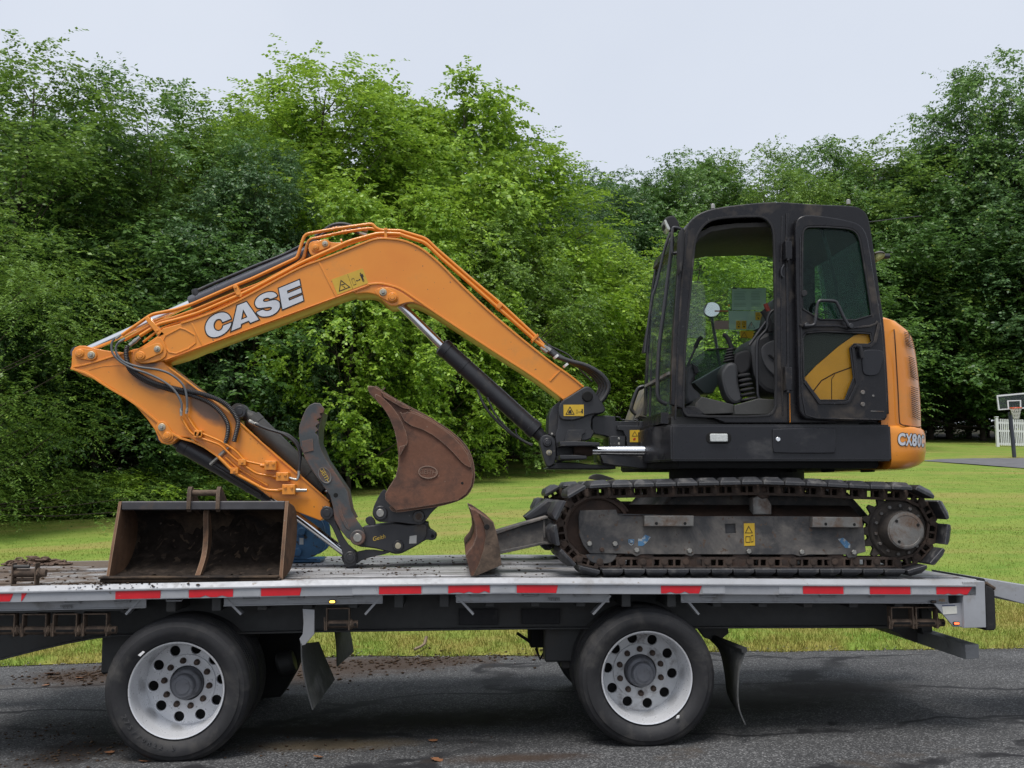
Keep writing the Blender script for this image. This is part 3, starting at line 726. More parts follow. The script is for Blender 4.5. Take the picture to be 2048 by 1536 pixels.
nut_me = rod((0, .258, 0), (0, .218, 0), [(0, .020), (.012, .020), (.013, .0165), (.034, .0165), (.040, .012)], 12)
drum_me = lathe([(.313, .001), (.313, .262), (.42, .262), (.40, .001)], 32)
m_rim2 = paint("dull_rim", (.50, .51, .52), .42, .3, var=.1, vs=5, dirt=(.17, .15, .14), dirt_amt=.40, dirt_scale=7)
def wheel(parent, px, py, Y0, s, turn, dm=None):
    c = P(px, py, Y0)
    w = put("wheel", tyre_me, m_tyre, parent, tuple(c), Matrix.Rotation(turn, 4, 'Y'), s)
    put("rim", rim_me, m_rim, w, tuple(c), Matrix.Rotation(turn, 4, 'Y'), s)
    put("wheel_disc", disc_me, dm or m_rim, w, tuple(c), Matrix.Rotation(turn, 4, 'Y'), s)
    put("mounting_ring", pad_me, dm or m_rim, w, tuple(c), Matrix.Rotation(turn, 4, 'Y'), s)
    put("hub", hub_me, m_hub, w, tuple(c), None, s)
    put("brake_drum", drum_me, m_dark, w, tuple(c), None, s)
    for i in range(10):
        a = R(36 * i) + turn
        put("wheel_nut", nut_me, m_nut, w, (c.x + .146 * s * math.cos(a), c.y, c.z - .146 * s * math.sin(a)), None, s)
    put("inner_tyre", tyre_me, m_tyre, w, (c.x, c.y + .35, c.z), None, s)
    return c, w
cL, wL = wheel(tr_root, 353.6, 1380.5, .10, 1.0, .12)
cR, wR = wheel(tr_root, 1293.6, 1355, .10, .985, .30, m_rim2)
for c in (cL, cR):
    put("wheel", tyre_me, m_tyre, tr_root, (c.x, 2.02, c.z)); put("wheel", tyre_me, m_tyre, tr_root, (c.x, 1.72, c.z))
    put("axle", rod((c.x, .45, c.z), (c.x, 2.0, c.z), [(0, .065), (1.55, .065)], 16), m_frame, tr_root)
    put("air_bag", rod((c.x + .25, .75, c.z + .05), (c.x + .25, .75, zr(c.x) - .05), [(0, .12), (.05, .14), (.12, .11), (.2, .14), (.3, .12)], 20), m_black, tr_root)
    put("hanger_bracket", box(c.x - .62, c.x - .36, .55, .75, c.z + .03, zr(c.x) - .10, .01), m_frame, tr_root)
    put("trailing_arm", box(c.x - .50, c.x + .35, .62, .72, c.z - .03, c.z + .07, .01), m_frame, tr_root)
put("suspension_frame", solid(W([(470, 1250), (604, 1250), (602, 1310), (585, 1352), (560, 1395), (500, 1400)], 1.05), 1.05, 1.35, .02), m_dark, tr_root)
put("brake_chamber", rod(P(556, 1330, .95), P(596, 1318, .95), [(0, .07), (.02, .085), (.10, .085), (.12, .07)], 20), m_frame, tr_root)
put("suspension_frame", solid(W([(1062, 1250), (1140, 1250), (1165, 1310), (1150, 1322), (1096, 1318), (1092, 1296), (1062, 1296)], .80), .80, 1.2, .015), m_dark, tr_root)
for q in ([(1034, 1266), (1062, 1285)], [(1072, 1296), (1080, 1318), (1094, 1296)]): put("brake_rod", tube([P(*a, .85) for a in q], .012, 6), m_dark, tr_root)
# tyre marks: size lettering and paint dabs on the sidewalls
def arc_text(txt, c, r, a0, da, size, Y, mat, parent, name):
    ms = []
    for i, ch in enumerate(txt):
        a = R(a0 + da * i)
        cu = bpy.data.curves.new("t", 'FONT'); cu.body = ch; cu.size = size; cu.align_x = 'CENTER'; cu.extrude = .0012
        ob = bpy.data.objects.new("t", cu); me = bpy.data.meshes.new_from_object(ob); bpy.data.objects.remove(ob); bpy.data.curves.remove(cu)
        if len(me.vertices) == 0: bpy.data.meshes.remove(me); continue
        up = a if da < 0 else a + math.pi
        me.transform(Matrix.Translation((c.x + r * math.cos(a), Y, c.z + r * math.sin(a))) @ Matrix.Rotation(-(up - math.pi / 2), 4, 'Y') @ Matrix.Rotation(R(90), 4, 'X'))
        ms.append(me)
    put(name, join(ms), mat, parent)
m_letter = paint("tyre_lettering", (.055, .055, .057), .6, var=.2, vs=6)
arc_text("275/70R22.5", cL, .358, 206, 6.4, .046, .10 - .044, m_letter, wL, "size_lettering")
put("paint_dab", solid(W([(276, 1310), (286, 1302), (290, 1304), (281, 1313)], .057), .052, .058, .001), flat("white_sticker", (.7, .7, .7)), wL)
put("paint_dab", solid(W([(1352, 1437), (1354, 1431), (1359, 1430), (1358, 1436)], .057), .052, .058, .001), flat("white_dab", (.7, .7, .7)), wR)

# mud flaps
def sheet(nearp, farp, Yn, Yf, thick, mat, name, parent, nx=8, wav=.0):
    a = catmull([P(x, y, Yn) for x, y in nearp], 5); b = catmull([P(x, y, Yf) for x, y in farp], 5)
    n = min(len(a), len(b)); bm = bmesh.new(); g = []
    for i in range(n):
        pa, pb = a[int(i * (len(a) - 1) / (n - 1))], b[int(i * (len(b) - 1) / (n - 1))]
        g.append([bm.verts.new(pa.lerp(pb, j / nx) + Vector((wav * math.sin(j / nx * 3.1) * (i / n), 0, 0))) for j in range(nx + 1)])
    for r0, r1 in zip(g, g[1:]):
        for j in range(nx): bm.faces.new((r0[j], r0[j + 1], r1[j + 1], r1[j]))
    bmesh.ops.recalc_face_normals(bm, faces=bm.faces[:])
    bmesh.ops.solidify(bm, geom=bm.faces[:], thickness=thick)
    return put(name, bm_mesh(bm, "s", 60), mat, parent)
m_flap = paint("flap_rubber", (.040, .042, .043), .7, var=.3, vs=3, dirt=(.13, .13, .125), dirt_amt=.40, dirt_scale=5, bump=.2)
sheet([(601, 1287), (603, 1327), (613, 1380), (624, 1420)], [(636, 1284), (644, 1304), (655, 1330), (668, 1360)], .06, .70, .008, m_flap, "mud_flap", tr_root)
sheet([(669, 1264), (672, 1295), (673, 1333)], [(699, 1264), (703, 1285), (706, 1304)], 1.75, 2.3, .008, m_flap, "mud_flap", tr_root)
sheet([(1491, 1306), (1480, 1341), (1477, 1384), (1480, 1418), (1492, 1449)], [(1418, 1275), (1440, 1300), (1450, 1340), (1455, 1380), (1462, 1400)], .06, .72, .008, m_flap, "mud_flap", tr_root)
put("flap_bracket", solid(W(ZF((1425, 1210), (1500, 1215), (1500, 1370), (1440, 1440), (1415, 1445), (1405, 1400), (1425, 1370), (1430, 1300)), .06), .06, .075, .003), m_alu2, tr_root)
a, b = P(1489, 1300, .06), P(1424, 1274, .72)
put("flap_bracket", tube([a, b], .022, 6), m_frame, tr_root)
put("flap_bracket", solid(W([(1392, 1252), (1456, 1252), (1458, 1266), (1436, 1284), (1410, 1276)], .66), .66, .72, .004), m_frame, tr_root)

# strap winches under the bed and one loose on the deck
def winch_meshes():
    U = [box(-.075, -.067, -.035, .035, -.14, .0, .002), box(.067, .075, -.035, .035, -.14, .0, .002), box(-.075, .075, -.035, .035, -.007, .001, .002)]
    drum = rod((-.07, 0, -.105), (.125, 0, -.105), [(0, .026), (.145, .026), (.146, .031), (.16, .031), (.162, .024), (.195, .024)], 16)
    slot = box(-.055, .055, -.028, -.024, -.112, -.098, .001)
    ratch = rod((.076, 0, -.105), (.084, 0, -.105), [(0, .036), (.008, .036)], 10)
    pawl = tube([(-.085, -.02, -.06), (-.082, -.03, -.10), (-.082, -.02, -.14)], .006, 6)
    hole = rod((.11, -.0255, -.105), (.11, -.0235, -.105), [(0, .010), (.002, .010)], 10)
    return join(U), drum, slot, ratch, pawl, hole
wf, wd, ws_, wrt, wp, wh = winch_meshes()
def winch(parent, loc, mat):
    o = put("strap_winch", wf, mat, parent, loc)
    put("drum", wd, mat, o, loc); put("drum_slot", ws_, m_dark, o, loc); put("ratchet_wheel", wrt, mat, o, loc); put("pawl", wp, mat, o, loc); put("bar_hole", wh, m_dark, o, loc)
for px, py in [(10, 1227), (73, 1227), (134, 1226.5), (194, 1226), (677, 1215), (1800, 1213), (1849, 1213)]:
    p = P(px, py, .11); winch(tr_root, tuple(p), m_rusty)
put("winch_track", sweep(XL, XR(242), [(.06, -.068), (.06, -.060), (.16, -.060), (.16, -.068)]), m_frame, tr_root)

# rear end
put("rear_post", solid(W([(1926, 1164), (1969.5, 1163), (1972.5, 1255), (1928, 1256)], 0), .0, .10, .003), m_alu, tr_root)
put("rear_sill", box(XR(1957), XR(1970), .10, 2.36, zr(XE) - .18, zr(XE) + DECK - .003), m_alu, tr_root)
put("dock_bumper", solid(W([(1971, 1170), (1985, 1176), (1990, 1183), (1993, 1256), (1989, 1261), (1972, 1261)], .03), .03, .45, .008), m_black, tr_root)
put("corner_bracket", solid(W([(1866, 1207), (1885, 1208), (1920, 1205), (1929, 1232), (1929, 1253), (1905, 1253)], .045), .03, .045, .002), m_alu, tr_root)
pn = W([(1884, 1213), (1913, 1212), (1914, 1227), (1886, 1229)], .03)
put("data_plate", solid(pn, .027, .0295, .0005), scuffed("plate_cream", (.62, .62, .56), (.45, .45, .42), .6), tr_root)
put("name_strip", solid(W([(1884, 1210.3), (1910, 1210), (1910, 1212.2), (1884, 1212.5)], .03), .027, .0295, .0005), flat("navy_print", (.04, .05, .10)), tr_root)
def lamp(px, py, Y, col, glow, w=.036, h=.014, name="marker_lamp", body=True):
    p = P(px, py, Y)
    o = put(name, solid(rnd_rect(p.x - w, p.z - h, p.x + w, p.z + h, h * .9), Y - .012, Y, .003), m_black, tr_root)
    put("lens", solid(rnd_rect(p.x - w * .75, p.z - h * .6, p.x + w * .75, p.z + h * .6, h * .5), Y - .017, Y - .0115, .002), flat("lens_" + name, col, .2, glow), o)
lamp(1911.5, 1246.4, .03, (.30, .01, .01), ((1, .12, .04), 1.6), .022, .011, "red_marker_lamp")
lamp(665, 1203, .05, (.45, .20, .02), ((1, .55, .08), 1.8), .022, .012, "amber_marker_lamp")
lamp(1866, 1203, .05, (.06, .04, .03), None, .02, .009, "dark_marker_lamp")
def text(txt, px, py, Y, size, mat, parent, name, rotdeg=0, ext=.0008, align='CENTER', sx=1.0, shear=0):
    cu = bpy.data.curves.new("t", 'FONT'); cu.body = txt; cu.size = size; cu.align_x = align; cu.align_y = 'CENTER'; cu.extrude = ext; cu.shear = shear
    ob = bpy.data.objects.new("t", cu); me = bpy.data.meshes.new_from_object(ob); bpy.data.objects.remove(ob); bpy.data.curves.remove(cu)
    p = P(px, py, Y)
    me.transform(Matrix.Translation(p) @ Matrix.Rotation(R(-rotdeg), 4, 'Y') @ Matrix.Rotation(R(90), 4, 'X') @ Matrix.Diagonal((sx, 1, 1, 1)))
    return put(name, me, mat, parent)
text("ABS", 1884, 1200.5, .0485, .026, flat("amber_print", (.33, .16, .03)), tr_root, "lettering")
pl = W([(1968, 1157), (2048, 1170), (2300, 1211), (2300, 1252), (2048, 1208), (1985, 1191)], .20)
put("loading_ramp", solid(pl, .20, 1.0, .004), m_alu, tr_root)
put("ramp_hinge", rod(P(1971, 1166, .05), P(1990, 1178, .05), [(0, .012), (.07, .012)], 10), m_rusty, tr_root)
# rear under-run bumper and its legs
n0 = W([(1930, 1289), (1958, 1289), (1959, 1317), (1932, 1319)], .12)
put("bumper_bar", solid(n0, .12, 2.28, .004), paint("bumper_grey", (.19, .195, .20), .5, .1, var=.15, dirt=(.09, .09, .09), dirt_amt=.4), tr_root)
xb = n0[0][0]; zb = n0[0][1]
for y in (.75, 1.6):
    put("bumper_leg", box(xb - .01, xb + .07, y, y + .09, zb - .02, zr(xb) - .05, .004), m_frame, tr_root)
    put("bumper_brace", solid([(xb - .02, zb - .09), (xb + .02, zb - .09), (xb + .02, zr(xb) - .1), (xb - .42, zr(xb) - .19), (xb - .42, zr(xb) - .21)], y + .10, y + .12, .002), m_frame, tr_root)
# small print and stickers on the lower rail
for px, py in ((133, 1213), (1108, 1197.5)):
    for i in range(9):
        x0 = px - 12 + i * 2.7
        put("print_mark", solid(W([(x0, py - 3), (x0 + 1.7, py - 3), (x0 + 1.7, py + 3 * ((i * 7) % 3 - .6)), (x0, py + 3)], .05), .0475, .0495, .0002), flat("faded_print", (.12, .12, .12)) if i == 0 and px == 133 else bpy.data.materials["faded_print"], tr_root)

# ------------------------------------------------------------------ things lying on the deck
def on_deck(px, py):                            # the deck point seen at a pixel
    return ray_hit(px, py, lambda x, y: zdeck(x), 4.0)
# loose strap winch
p = P(50, 1175, .06)
lw = thing("strap_winch", (p.x, .06, zdeck(p.x)), "rusty ratchet strap winch standing on the deck's near edge at far left", "strap winch")
q = (p.x, .06, zdeck(p.x) + .0)
flip = Matrix.Rotation(R(180), 4, 'X')
S_ = (1.0, 1.0, 1.0)
put("frame", wf, m_rusty, lw, q, flip); put("ratchet_wheel", wrt, m_rusty, lw, (q[0], q[1], q[2] - .03), flip)
put("drum", wd, m_rusty, lw, (q[0], q[1], q[2] - .03), flip)
put("guide_bar", rod((q[0] - .07, q[1], q[2] + .035), (q[0] + .07, q[1], q[2] + .035), [(0, .010), (.14, .010)], 10), m_rusty, lw)
put("guide_bar", rod((q[0] - .07, q[1] - .02, q[2] + .118), (q[0] + .03, q[1] - .02, q[2] + .118), [(0, .011), (.10, .011)], 10), m_frame, lw)
# heap of chain
c0 = on_deck(72, 1131)
link_me = tube([Vector((.026 * math.cos(a) + (.012 if math.cos(a) > 0 else -.012), .017 * math.sin(a), 0)) for a in np.linspace(0, 2 * math.pi, 13)], .0065, 6, False)
m_chain = paint("chain_rust", (.13, .085, .060), .75, .2, var=.4, vs=20, bump=.2)
ch = thing("chain", tuple(c0), "heap of rusty chain lying on the deck at far left", "chain")
for i in range(90):
    f = random.random(); r_ = .27 * math.sqrt(random.random()); a = random.random() * 6.28
    h = .012 + .06 * max(0, 1 - (r_ / .24) ** 2) * random.random()
    x, y = c0.x + r_ * math.cos(a), c0.y + .35 * r_ * math.sin(a)
    rt = Matrix.Rotation(random.random() * 6.28, 4, 'Z') @ Matrix.Rotation(random.choice([0, .3, 1.2]) * random.uniform(-1, 1), 4, 'X')
    put("chain_link", link_me, m_chain, ch, (x, y, zdeck(x) + h), rt)

# wide clean-out bucket, open side towards the viewer
m_bk_in = paint("bucket_inside", (.105, .072, .047), .8, .0, var=.35, vs=3, dirt=(.020, .016, .014), dirt_amt=.55, dirt_scale=3.0, specks=(.11, .09, .075), speck_amt=.68, bump=.4, bscale=30, spec=.2)
m_bk_out = paint("bucket_rust", (.145, .080, .046), .75, .0, var=.3, vs=4, dirt=(.060, .040, .030), dirt_amt=.42, dirt_scale=5, specks=(.19, .16, .13), speck_amt=.68, bump=.25, bscale=50, spec=.25, edge=((.26, .19, .13), .010, .7))
m_bk_top = paint("bucket_black", (.055, .053, .058), .55, .1, var=.3, vs=5, dirt=(.10, .07, .05), dirt_amt=.38, dirt_scale=8, bump=.15)
bl, brt = on_deck(206, 1158), on_deck(570, 1152)
x0, x1 = P(206, 1158, .10).x, P(566, 1150, .10).x
zt = zdeck((x0 + x1) / 2)
topz = P(400, 1006, .30).z
bk = thing("excavator_bucket", ((x0 + x1) / 2, .35, zt), "wide black and rusty clean-out bucket lying on the deck, open side to the viewer", "bucket")
prof = [(.06, zt + .012), (.20, zt + .02), (.42, zt + .05), (.58, zt + .14), (.66, zt + .27), (.64, zt + .40), (.52, topz - .03), (.30, topz)]
pv = catmull([Vector((0, y, z)) for y, z in prof], 5)
def shell(x0, x1, prof, th, mat, name, parent):
    bm = bmesh.new(); g = [[bm.verts.new((x, p.y, p.z)) for p in prof] for x in np.linspace(x0, x1, 9)]
    for a, b in zip(g, g[1:]):
        for j in range(len(prof) - 1): bm.faces.new((a[j], b[j], b[j + 1], a[j + 1]))
    bmesh.ops.recalc_face_normals(bm, faces=bm.faces[:])
    bmesh.ops.solidify(bm, geom=bm.faces[:], thickness=th)
    return put(name, bm_mesh(bm, "shell", 50), mat, parent)
xtl, xtr = P(243, 1003, .30).x, P(574, 998, .30).x
def tapered(name, mat, th):
    bm = bmesh.new(); g = []
    for f in np.linspace(0, 1, 9):
        col = []
        for i, p in enumerate(pv):
            u = (p.z - zt) / (topz - zt); xa = x0 + .03 + (xtl - x0 - .03) * u; xb_ = x1 - .015 + (xtr - x1 + .015) * u
            col.append(bm.verts.new((xa + (xb_ - xa) * f, p.y, p.z)))
        g.append(col)
    for a, b in zip(g, g[1:]):
        for j in range(len(pv) - 1): bm.faces.new((a[j], b[j], b[j + 1], a[j + 1]))
    bmesh.ops.recalc_face_normals(bm, faces=bm.faces[:])
    bmesh.ops.solidify(bm, geom=bm.faces[:], thickness=th)
    return put(name, bm_mesh(bm, "shell", 50), mat, bk)
tapered("bucket_shell", m_bk_in, .012)
def soil_lining():
    """Damp soil caked over the lower part of the shell, with a ragged upper edge."""
    vs2, fs2 = [], []; NX, NV = 60, 34; m = len(pv)
    for i in range(NX + 1):
        f = .02 + .96 * i / NX
        lim = (.66 + .16 * noise.noise(Vector((f * 7, 2.0, 0))) + .07 * noise.noise(Vector((f * 25, 5.0, 0)))) * (m - 1)
        for j in range(NV + 1):
            t = .10 * (m - 1) + (lim - .10 * (m - 1)) * j / NV; a = int(t); b = min(m - 1, a + 1); p = pv[a].lerp(pv[b], t - a)
            tg = (pv[b] - pv[max(0, a - 1)]).normalized(); nrm = Vector((0, -tg.z, tg.y))
            u = (p.z - zt) / (topz - zt); xa = x0 + .03 + (xtl - x0 - .03) * u; xb2 = x1 - .015 + (xtr - x1 + .015) * u
            h = (.018 + .014 * noise.noise(Vector((f * 22, j * .45, 1))) + .010 * noise.noise(Vector((f * 70, j * 1.4, 3)))) * min(1, (NV - j) / 2.0) - .001
            p = p + nrm * h; vs2.append((xa + (xb2 - xa) * f, p.y, p.z))
    for i in range(NX):
        for j in range(NV): a = i * (NV + 1) + j; fs2.append((a, a + NV + 1, a + NV + 2, a + 1))
    put("caked_soil", smooth(np_mesh(np.array(vs2), np.array(fs2), 4), 80), paint("caked_soil", (.020, .015, .012), .85, var=.5, vs=12, dirt=(.045, .034, .027), dirt_amt=.40, dirt_scale=9, bump=.6, bscale=45, spec=.15), bk)
soil_lining()
def side(xb, xt, th, name):
    out = [(.085, zt + .01)] + [(p.y, p.z) for p in pv[3:]] + [(.30, topz + .012), (.27, topz + .01), (.14, zt + .16)]
    bm = bmesh.new(); loops = []
    for o in (-th / 2, th / 2):
        loops.append([bm.verts.new((xb + (xt - xb) * (z - zt) / (topz - zt) + o, y, z)) for y, z in out])
    m = len(out)
    bm.faces.new(loops[0]); bm.faces.new(loops[1][::-1])
    for j in range(m): bm.faces.new((loops[0][j], loops[0][(j + 1) % m], loops[1][(j + 1) % m], loops[1][j]))
    bmesh.ops.recalc_face_normals(bm, faces=bm.faces[:])
    put(name, bm_mesh(bm, "side", 30), m_bk_out, bk)
side(x0 + .03, xtl, .018, "side_plate"); side(x1 - .012, xtr + .004, .022, "side_plate")
put("cutting_edge", box(x0, x1 - .005, .035, .21, zt + .002, zt + .022, .004), m_bk_in, bk)
put("cutting_edge", box(x0 - .005, x1 - .02, .02, .12, zt + .024, zt + .036, .003), m_bk_in, bk, label="upper bolt-on edge strip")
a, b = P(243, 1020, .27), P(574, 1012, .27)
put("top_beam", box(xtl + .01, xtr - .008, .265, .36, topz - .045, topz + .012, .006), m_bk_top, bk)
xm_ = (P(418, 1020, .4).x)
gus = chaikin([(.30, topz - .045), (.36, topz - .045), (.44, topz - .2), (.40, zt + .16), (.20, zt + .03), (.11, zt + .022), (.16, zt + .05), (.30, zt + .15), (.335, topz - .22)], 2)
bm = bmesh.new(); lp = [[bm.verts.new((xm_ + o, y, z)) for y, z in gus] for o in (-.016, .016)]
bm.faces.new(lp[0]); bm.faces.new(lp[1][::-1])
for j in range(len(gus)): bm.faces.new((lp[0][j], lp[0][(j + 1) % len(gus)], lp[1][(j + 1) % len(gus)], lp[1][j]))
bmesh.ops.recalc_face_normals(bm, faces=bm.faces[:]); bmesh.ops.triangulate(bm, faces=[f for f in bm.faces if len(f.verts) > 4])
put("centre_rib", bm_mesh(bm, "rib", 50), m_bk_out, bk)
for px in (378, 436):
    xe = P(px, 1000, .26).x
    ear = chaikin([(.245, topz - .07), (.25, topz + .06), (.27, topz + .10), (.30, topz + .11), (.36, topz + .08), (.60, topz - .05), (.60, topz - .10), (.34, topz - .02)], 1)
    bm = bmesh.new(); lp = [[bm.verts.new((xe + o, y, z)) for y, z in ear] for o in (-.012, .012)]
    bm.faces.new(lp[0]); bm.faces.new(lp[1][::-1])
    for j in range(len(ear)): bm.faces.new((lp[0][j], lp[0][(j + 1) % len(ear)], lp[1][(j + 1) % len(ear)], lp[1][j]))
    bmesh.ops.recalc_face_normals(bm, faces=bm.faces[:]); bmesh.ops.triangulate(bm, faces=[f for f in bm.faces if len(f.verts) > 4])
    put("hanger_ear", bm_mesh(bm, "ear", 40), m_rusty, bk)
xa, xb_ = P(378, 990, .29).x, P(436, 990, .29).x
put("hanger_pin", rod((xa, .30, topz + .066), (xb_, .30, topz + .066), [(0, .020), (xb_ - xa, .020)], 16), m_rusty, bk)

# blue attachment behind it
m_blue = paint("blue_paint", (.026, .095, .20), .5, 0, var=.25, vs=6, dirt=(.05, .042, .038), dirt_amt=.36, dirt_scale=7, specks=(.03, .028, .026), speck_amt=.62, bump=.12)
yb = 1.55
ba = thing("breaker_bracket", tuple(P(650, 1118, yb)), "chipped blue steel attachment half hidden behind the wide bucket and the arm", "attachment")
put("side_plate", solid(W(chaikin([(575, 1020), (600, 1012), (630, 1030), (648, 1045), (652, 1078), (650, 1098), (622, 1117), (575, 1119)], 1), yb), yb, yb + .03, .006), m_blue, ba)
put("side_plate", solid(W(chaikin([(575, 1020), (600, 1012), (630, 1030), (648, 1045), (652, 1078), (650, 1098), (622, 1117), (575, 1119)], 1), yb), yb + .32, yb + .35, .006), m_blue, ba)
put("base_plate", box(P(572, 1118, yb).x, P(640, 1118, yb).x, yb + .02, yb + .33, zdeck(-1) + .004, zdeck(-1) + .03), m_blue, ba)
for px, py in ((596, 1104), (604, 1063)):
    p = P(px, py, yb); put("pin_boss", disc(p.x, p.z, .032, yb - .03, yb + .002), m_blue, ba)
put("sticker", solid(W([(599, 1076), (607, 1076), (607, 1089), (599, 1089)], yb), yb - .002, yb, .0005), flat("pale_label", (.42, .46, .48)), ba)

# mud crumbs on the deck
def reg(rr):
    u = rr.random()
    if u < .55: return rr.uniform(590, 880), rr.uniform(1112, 1152)
    if u < .85: return rr.uniform(0, 240), rr.uniform(1134, 1172)
    return rr.uniform(880, 1100), rr.uniform(1112, 1156)
put("mud_crumbs", crumbs(260, lambda rr: (rr.uniform(XR(110), XR(345)) + rr.normal(0, .1), rr.uniform(.0, .16)), .003, .013, 8, lambda x, y: zr(x) + (.070 + .029 * min(1, max(0, y) / .022))), m_soil, kind='stuff')
put("mud_crumbs", crumbs(700, lambda rr: (lambda p: (p.x, p.y))(on_deck(*reg(rr))), .002, .013, 5, lambda x, y: zdeck(x)), m_soil, kind='stuff')
# ------------------------------------------------------------------ excavator
k = NT("orange_paint"); v = k.coords()
n1, n2 = k.noise(v, 1.6, 6), k.noise(v, 34, 3, .5)
c = k.mix(k.ramp(n1, [(.3, 0), (.7, 1)]), (.62, .195, .012), (.70, .255, .020))
n3 = k.noise(v, 3.2, 9, .7)
c = k.mix(k.math('MULTIPLY', k.ramp(n3, [(.56, 0), (.68, 1)]), .35), c, (.36, .17, .05))
c = k.mix(k.ramp(n2, [(.715, 0), (.74, 1)]), c, (.16, .075, .025))
k.bsdf(c, k.math('ADD', k.math('MULTIPLY', n1, .2), .26), 0, k.bump(n1, .05, .004), .5, .3)
m_or = k.m
def ell(k, pos, c, e, ang):
    """1 inside an ellipse in the XZ plane, fading to 0: where the hoses have rubbed soot into the paint."""
    s = k.n("ShaderNodeVectorMath", operation='SUBTRACT'); k.l(pos, s.inputs[0]); s.inputs[1].default_value = (c[0], 0, c[1])
    r = k.n("ShaderNodeVectorRotate", rotation_type='Y_AXIS'); r.inputs['Angle'].default_value = ang; k.l(s.outputs[0], r.inputs['Vector'])
    m = k.n("ShaderNodeVectorMath", operation='MULTIPLY'); k.l(r.outputs[0], m.inputs[0]); m.inputs[1].default_value = (1 / e[0], 0, 1 / e[1])
    L = k.n("ShaderNodeVectorMath", operation='LENGTH'); k.l(m.outputs[0], L.inputs[0]); return L.outputs['Value']
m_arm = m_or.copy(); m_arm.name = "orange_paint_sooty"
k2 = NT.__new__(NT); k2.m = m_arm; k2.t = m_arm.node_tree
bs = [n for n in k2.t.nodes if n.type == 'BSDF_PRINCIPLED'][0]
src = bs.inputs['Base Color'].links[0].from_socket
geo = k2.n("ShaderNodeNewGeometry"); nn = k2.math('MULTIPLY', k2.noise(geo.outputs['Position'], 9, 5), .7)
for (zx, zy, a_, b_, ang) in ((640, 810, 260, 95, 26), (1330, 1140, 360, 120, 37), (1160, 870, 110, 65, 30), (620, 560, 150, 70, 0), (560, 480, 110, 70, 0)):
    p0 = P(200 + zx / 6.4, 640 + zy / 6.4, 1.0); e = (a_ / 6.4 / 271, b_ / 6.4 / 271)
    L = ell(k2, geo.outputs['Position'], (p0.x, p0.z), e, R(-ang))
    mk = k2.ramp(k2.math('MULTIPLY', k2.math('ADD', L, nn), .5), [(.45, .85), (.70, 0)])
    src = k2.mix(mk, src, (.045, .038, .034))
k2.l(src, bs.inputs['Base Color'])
m_blk = paint("black_paint", (.022, .0225, .026), .38, 0, var=.2, vs=3, dirt=(.085, .075, .062), dirt_amt=.36, dirt_scale=4, specks=(.09, .085, .08), speck_amt=.72, bump=.05)
m_cab = paint("cab_black", (.010, .0098, .012), .28, 0, var=.2, vs=3, dirt=(.075, .062, .05), dirt_amt=.40, dirt_scale=3.2, specks=(.10, .10, .10), speck_amt=.73, bump=.05, spec=.32, edge=((.075, .072, .074), .008, .6))
m_skirt = paint("skirt_black", (.013, .0135, .017), .30, 0, var=.15, vs=2, dirt=(.075, .074, .074), dirt_amt=.38, dirt_scale=2.2, bump=.04, spec=.35, edge=((.09, .09, .095), .008, .5))
m_plastic = paint("grey_plastic", (.040, .040, .038), .6, 0, var=.15, vs=5, dirt=(.11, .10, .09), dirt_amt=.34, dirt_scale=5, bump=.06)
m_seat = paint("seat_plastic", (.034, .035, .038), .55, 0, var=.12, vs=5, bump=.04)
m_track = paint("track_frame_paint", (.040, .040, .042), .6, 0, var=.25, vs=2.5, dirt=(.16, .145, .13), dirt_amt=.48, dirt_scale=2.6, specks=(.085, .055, .038), speck_amt=.64, bump=.15)
m_shoe = paint("track_pad_rubber", (.024, .025, .029), .45, 0, var=.3, vs=8, dirt=(.115, .11, .105), dirt_amt=.40, dirt_scale=9, bump=.25, edge=((.15, .15, .155), .006, .7))
m_link = paint("track_link_steel", (.050, .034, .026), .75, .15, var=.4, vs=12, dirt=(.085, .055, .04), dirt_amt=.45, dirt_scale=10, bump=.3)
m_rustdk = paint("idler_rust", (.062, .036, .025), .75, .1, var=.35, vs=6, dirt=(.035, .026, .022), dirt_amt=.48, dirt_scale=5, bump=.25)
m_sprk = paint("sprocket_dust", (.062, .050, .040), .85, 0, var=.35, vs=8, dirt=(.040, .034, .03), dirt_amt=.5, dirt_scale=6, specks=(.12, .10, .08), speck_amt=.66, bump=.3)
m_gal = paint("scraped_steel", (.17, .165, .155), .6, .3, var=.3, vs=7, dirt=(.12, .075, .05), dirt_amt=.46, dirt_scale=8, bump=.2)
m_brst = paint("rusty_bucket", (.165, .075, .046), .70, .05, var=.28, vs=4, dirt=(.085, .048, .036), dirt_amt=.5, dirt_scale=4, specks=(.23, .17, .13), speck_amt=.70, bump=.28, bscale=55, spec=.3, edge=((.30, .24, .19), .012, .75))
m_thumb = paint("thumb_grey", (.055, .062, .066), .5, .1, var=.3, vs=4, dirt=(.15, .075, .05), dirt_amt=.46, dirt_scale=4, bump=.15, edge=((.22, .13, .09), .008, .7))
m_chrome = flat("chrome", (.78, .79, .80), .16, metal=1.0)
m_steel = paint("bolt_steel", (.36, .35, .32), .4, .75, var=.2, vs=30)
m_zinc = paint("zinc_washer", (.42, .38, .28), .5, .5, var=.15, vs=30)
m_hose = paint("hose_rubber", (.024, .024, .026), .5, 0, var=.15, vs=9, dirt=(.06, .055, .05), dirt_amt=.34, dirt_scale=9)
m_hoseg = paint("grey_hose", (.10, .105, .11), .55, 0, var=.15, vs=20, bump=.1, bscale=160)
m_yel = scuffed("label_yellow", (.62, .40, .025), (.40, .27, .05), .70, 60)
m_yelb = scuffed("label_yellow_boom", (.58, .37, .035), (.45, .30, .05), .72, 60)
m_ink = flat("label_ink", (.015, .014, .013), .5)
m_wht = scuffed("lettering_white", (.56, .58, .62), (.30, .28, .27), .78, 60, .45)
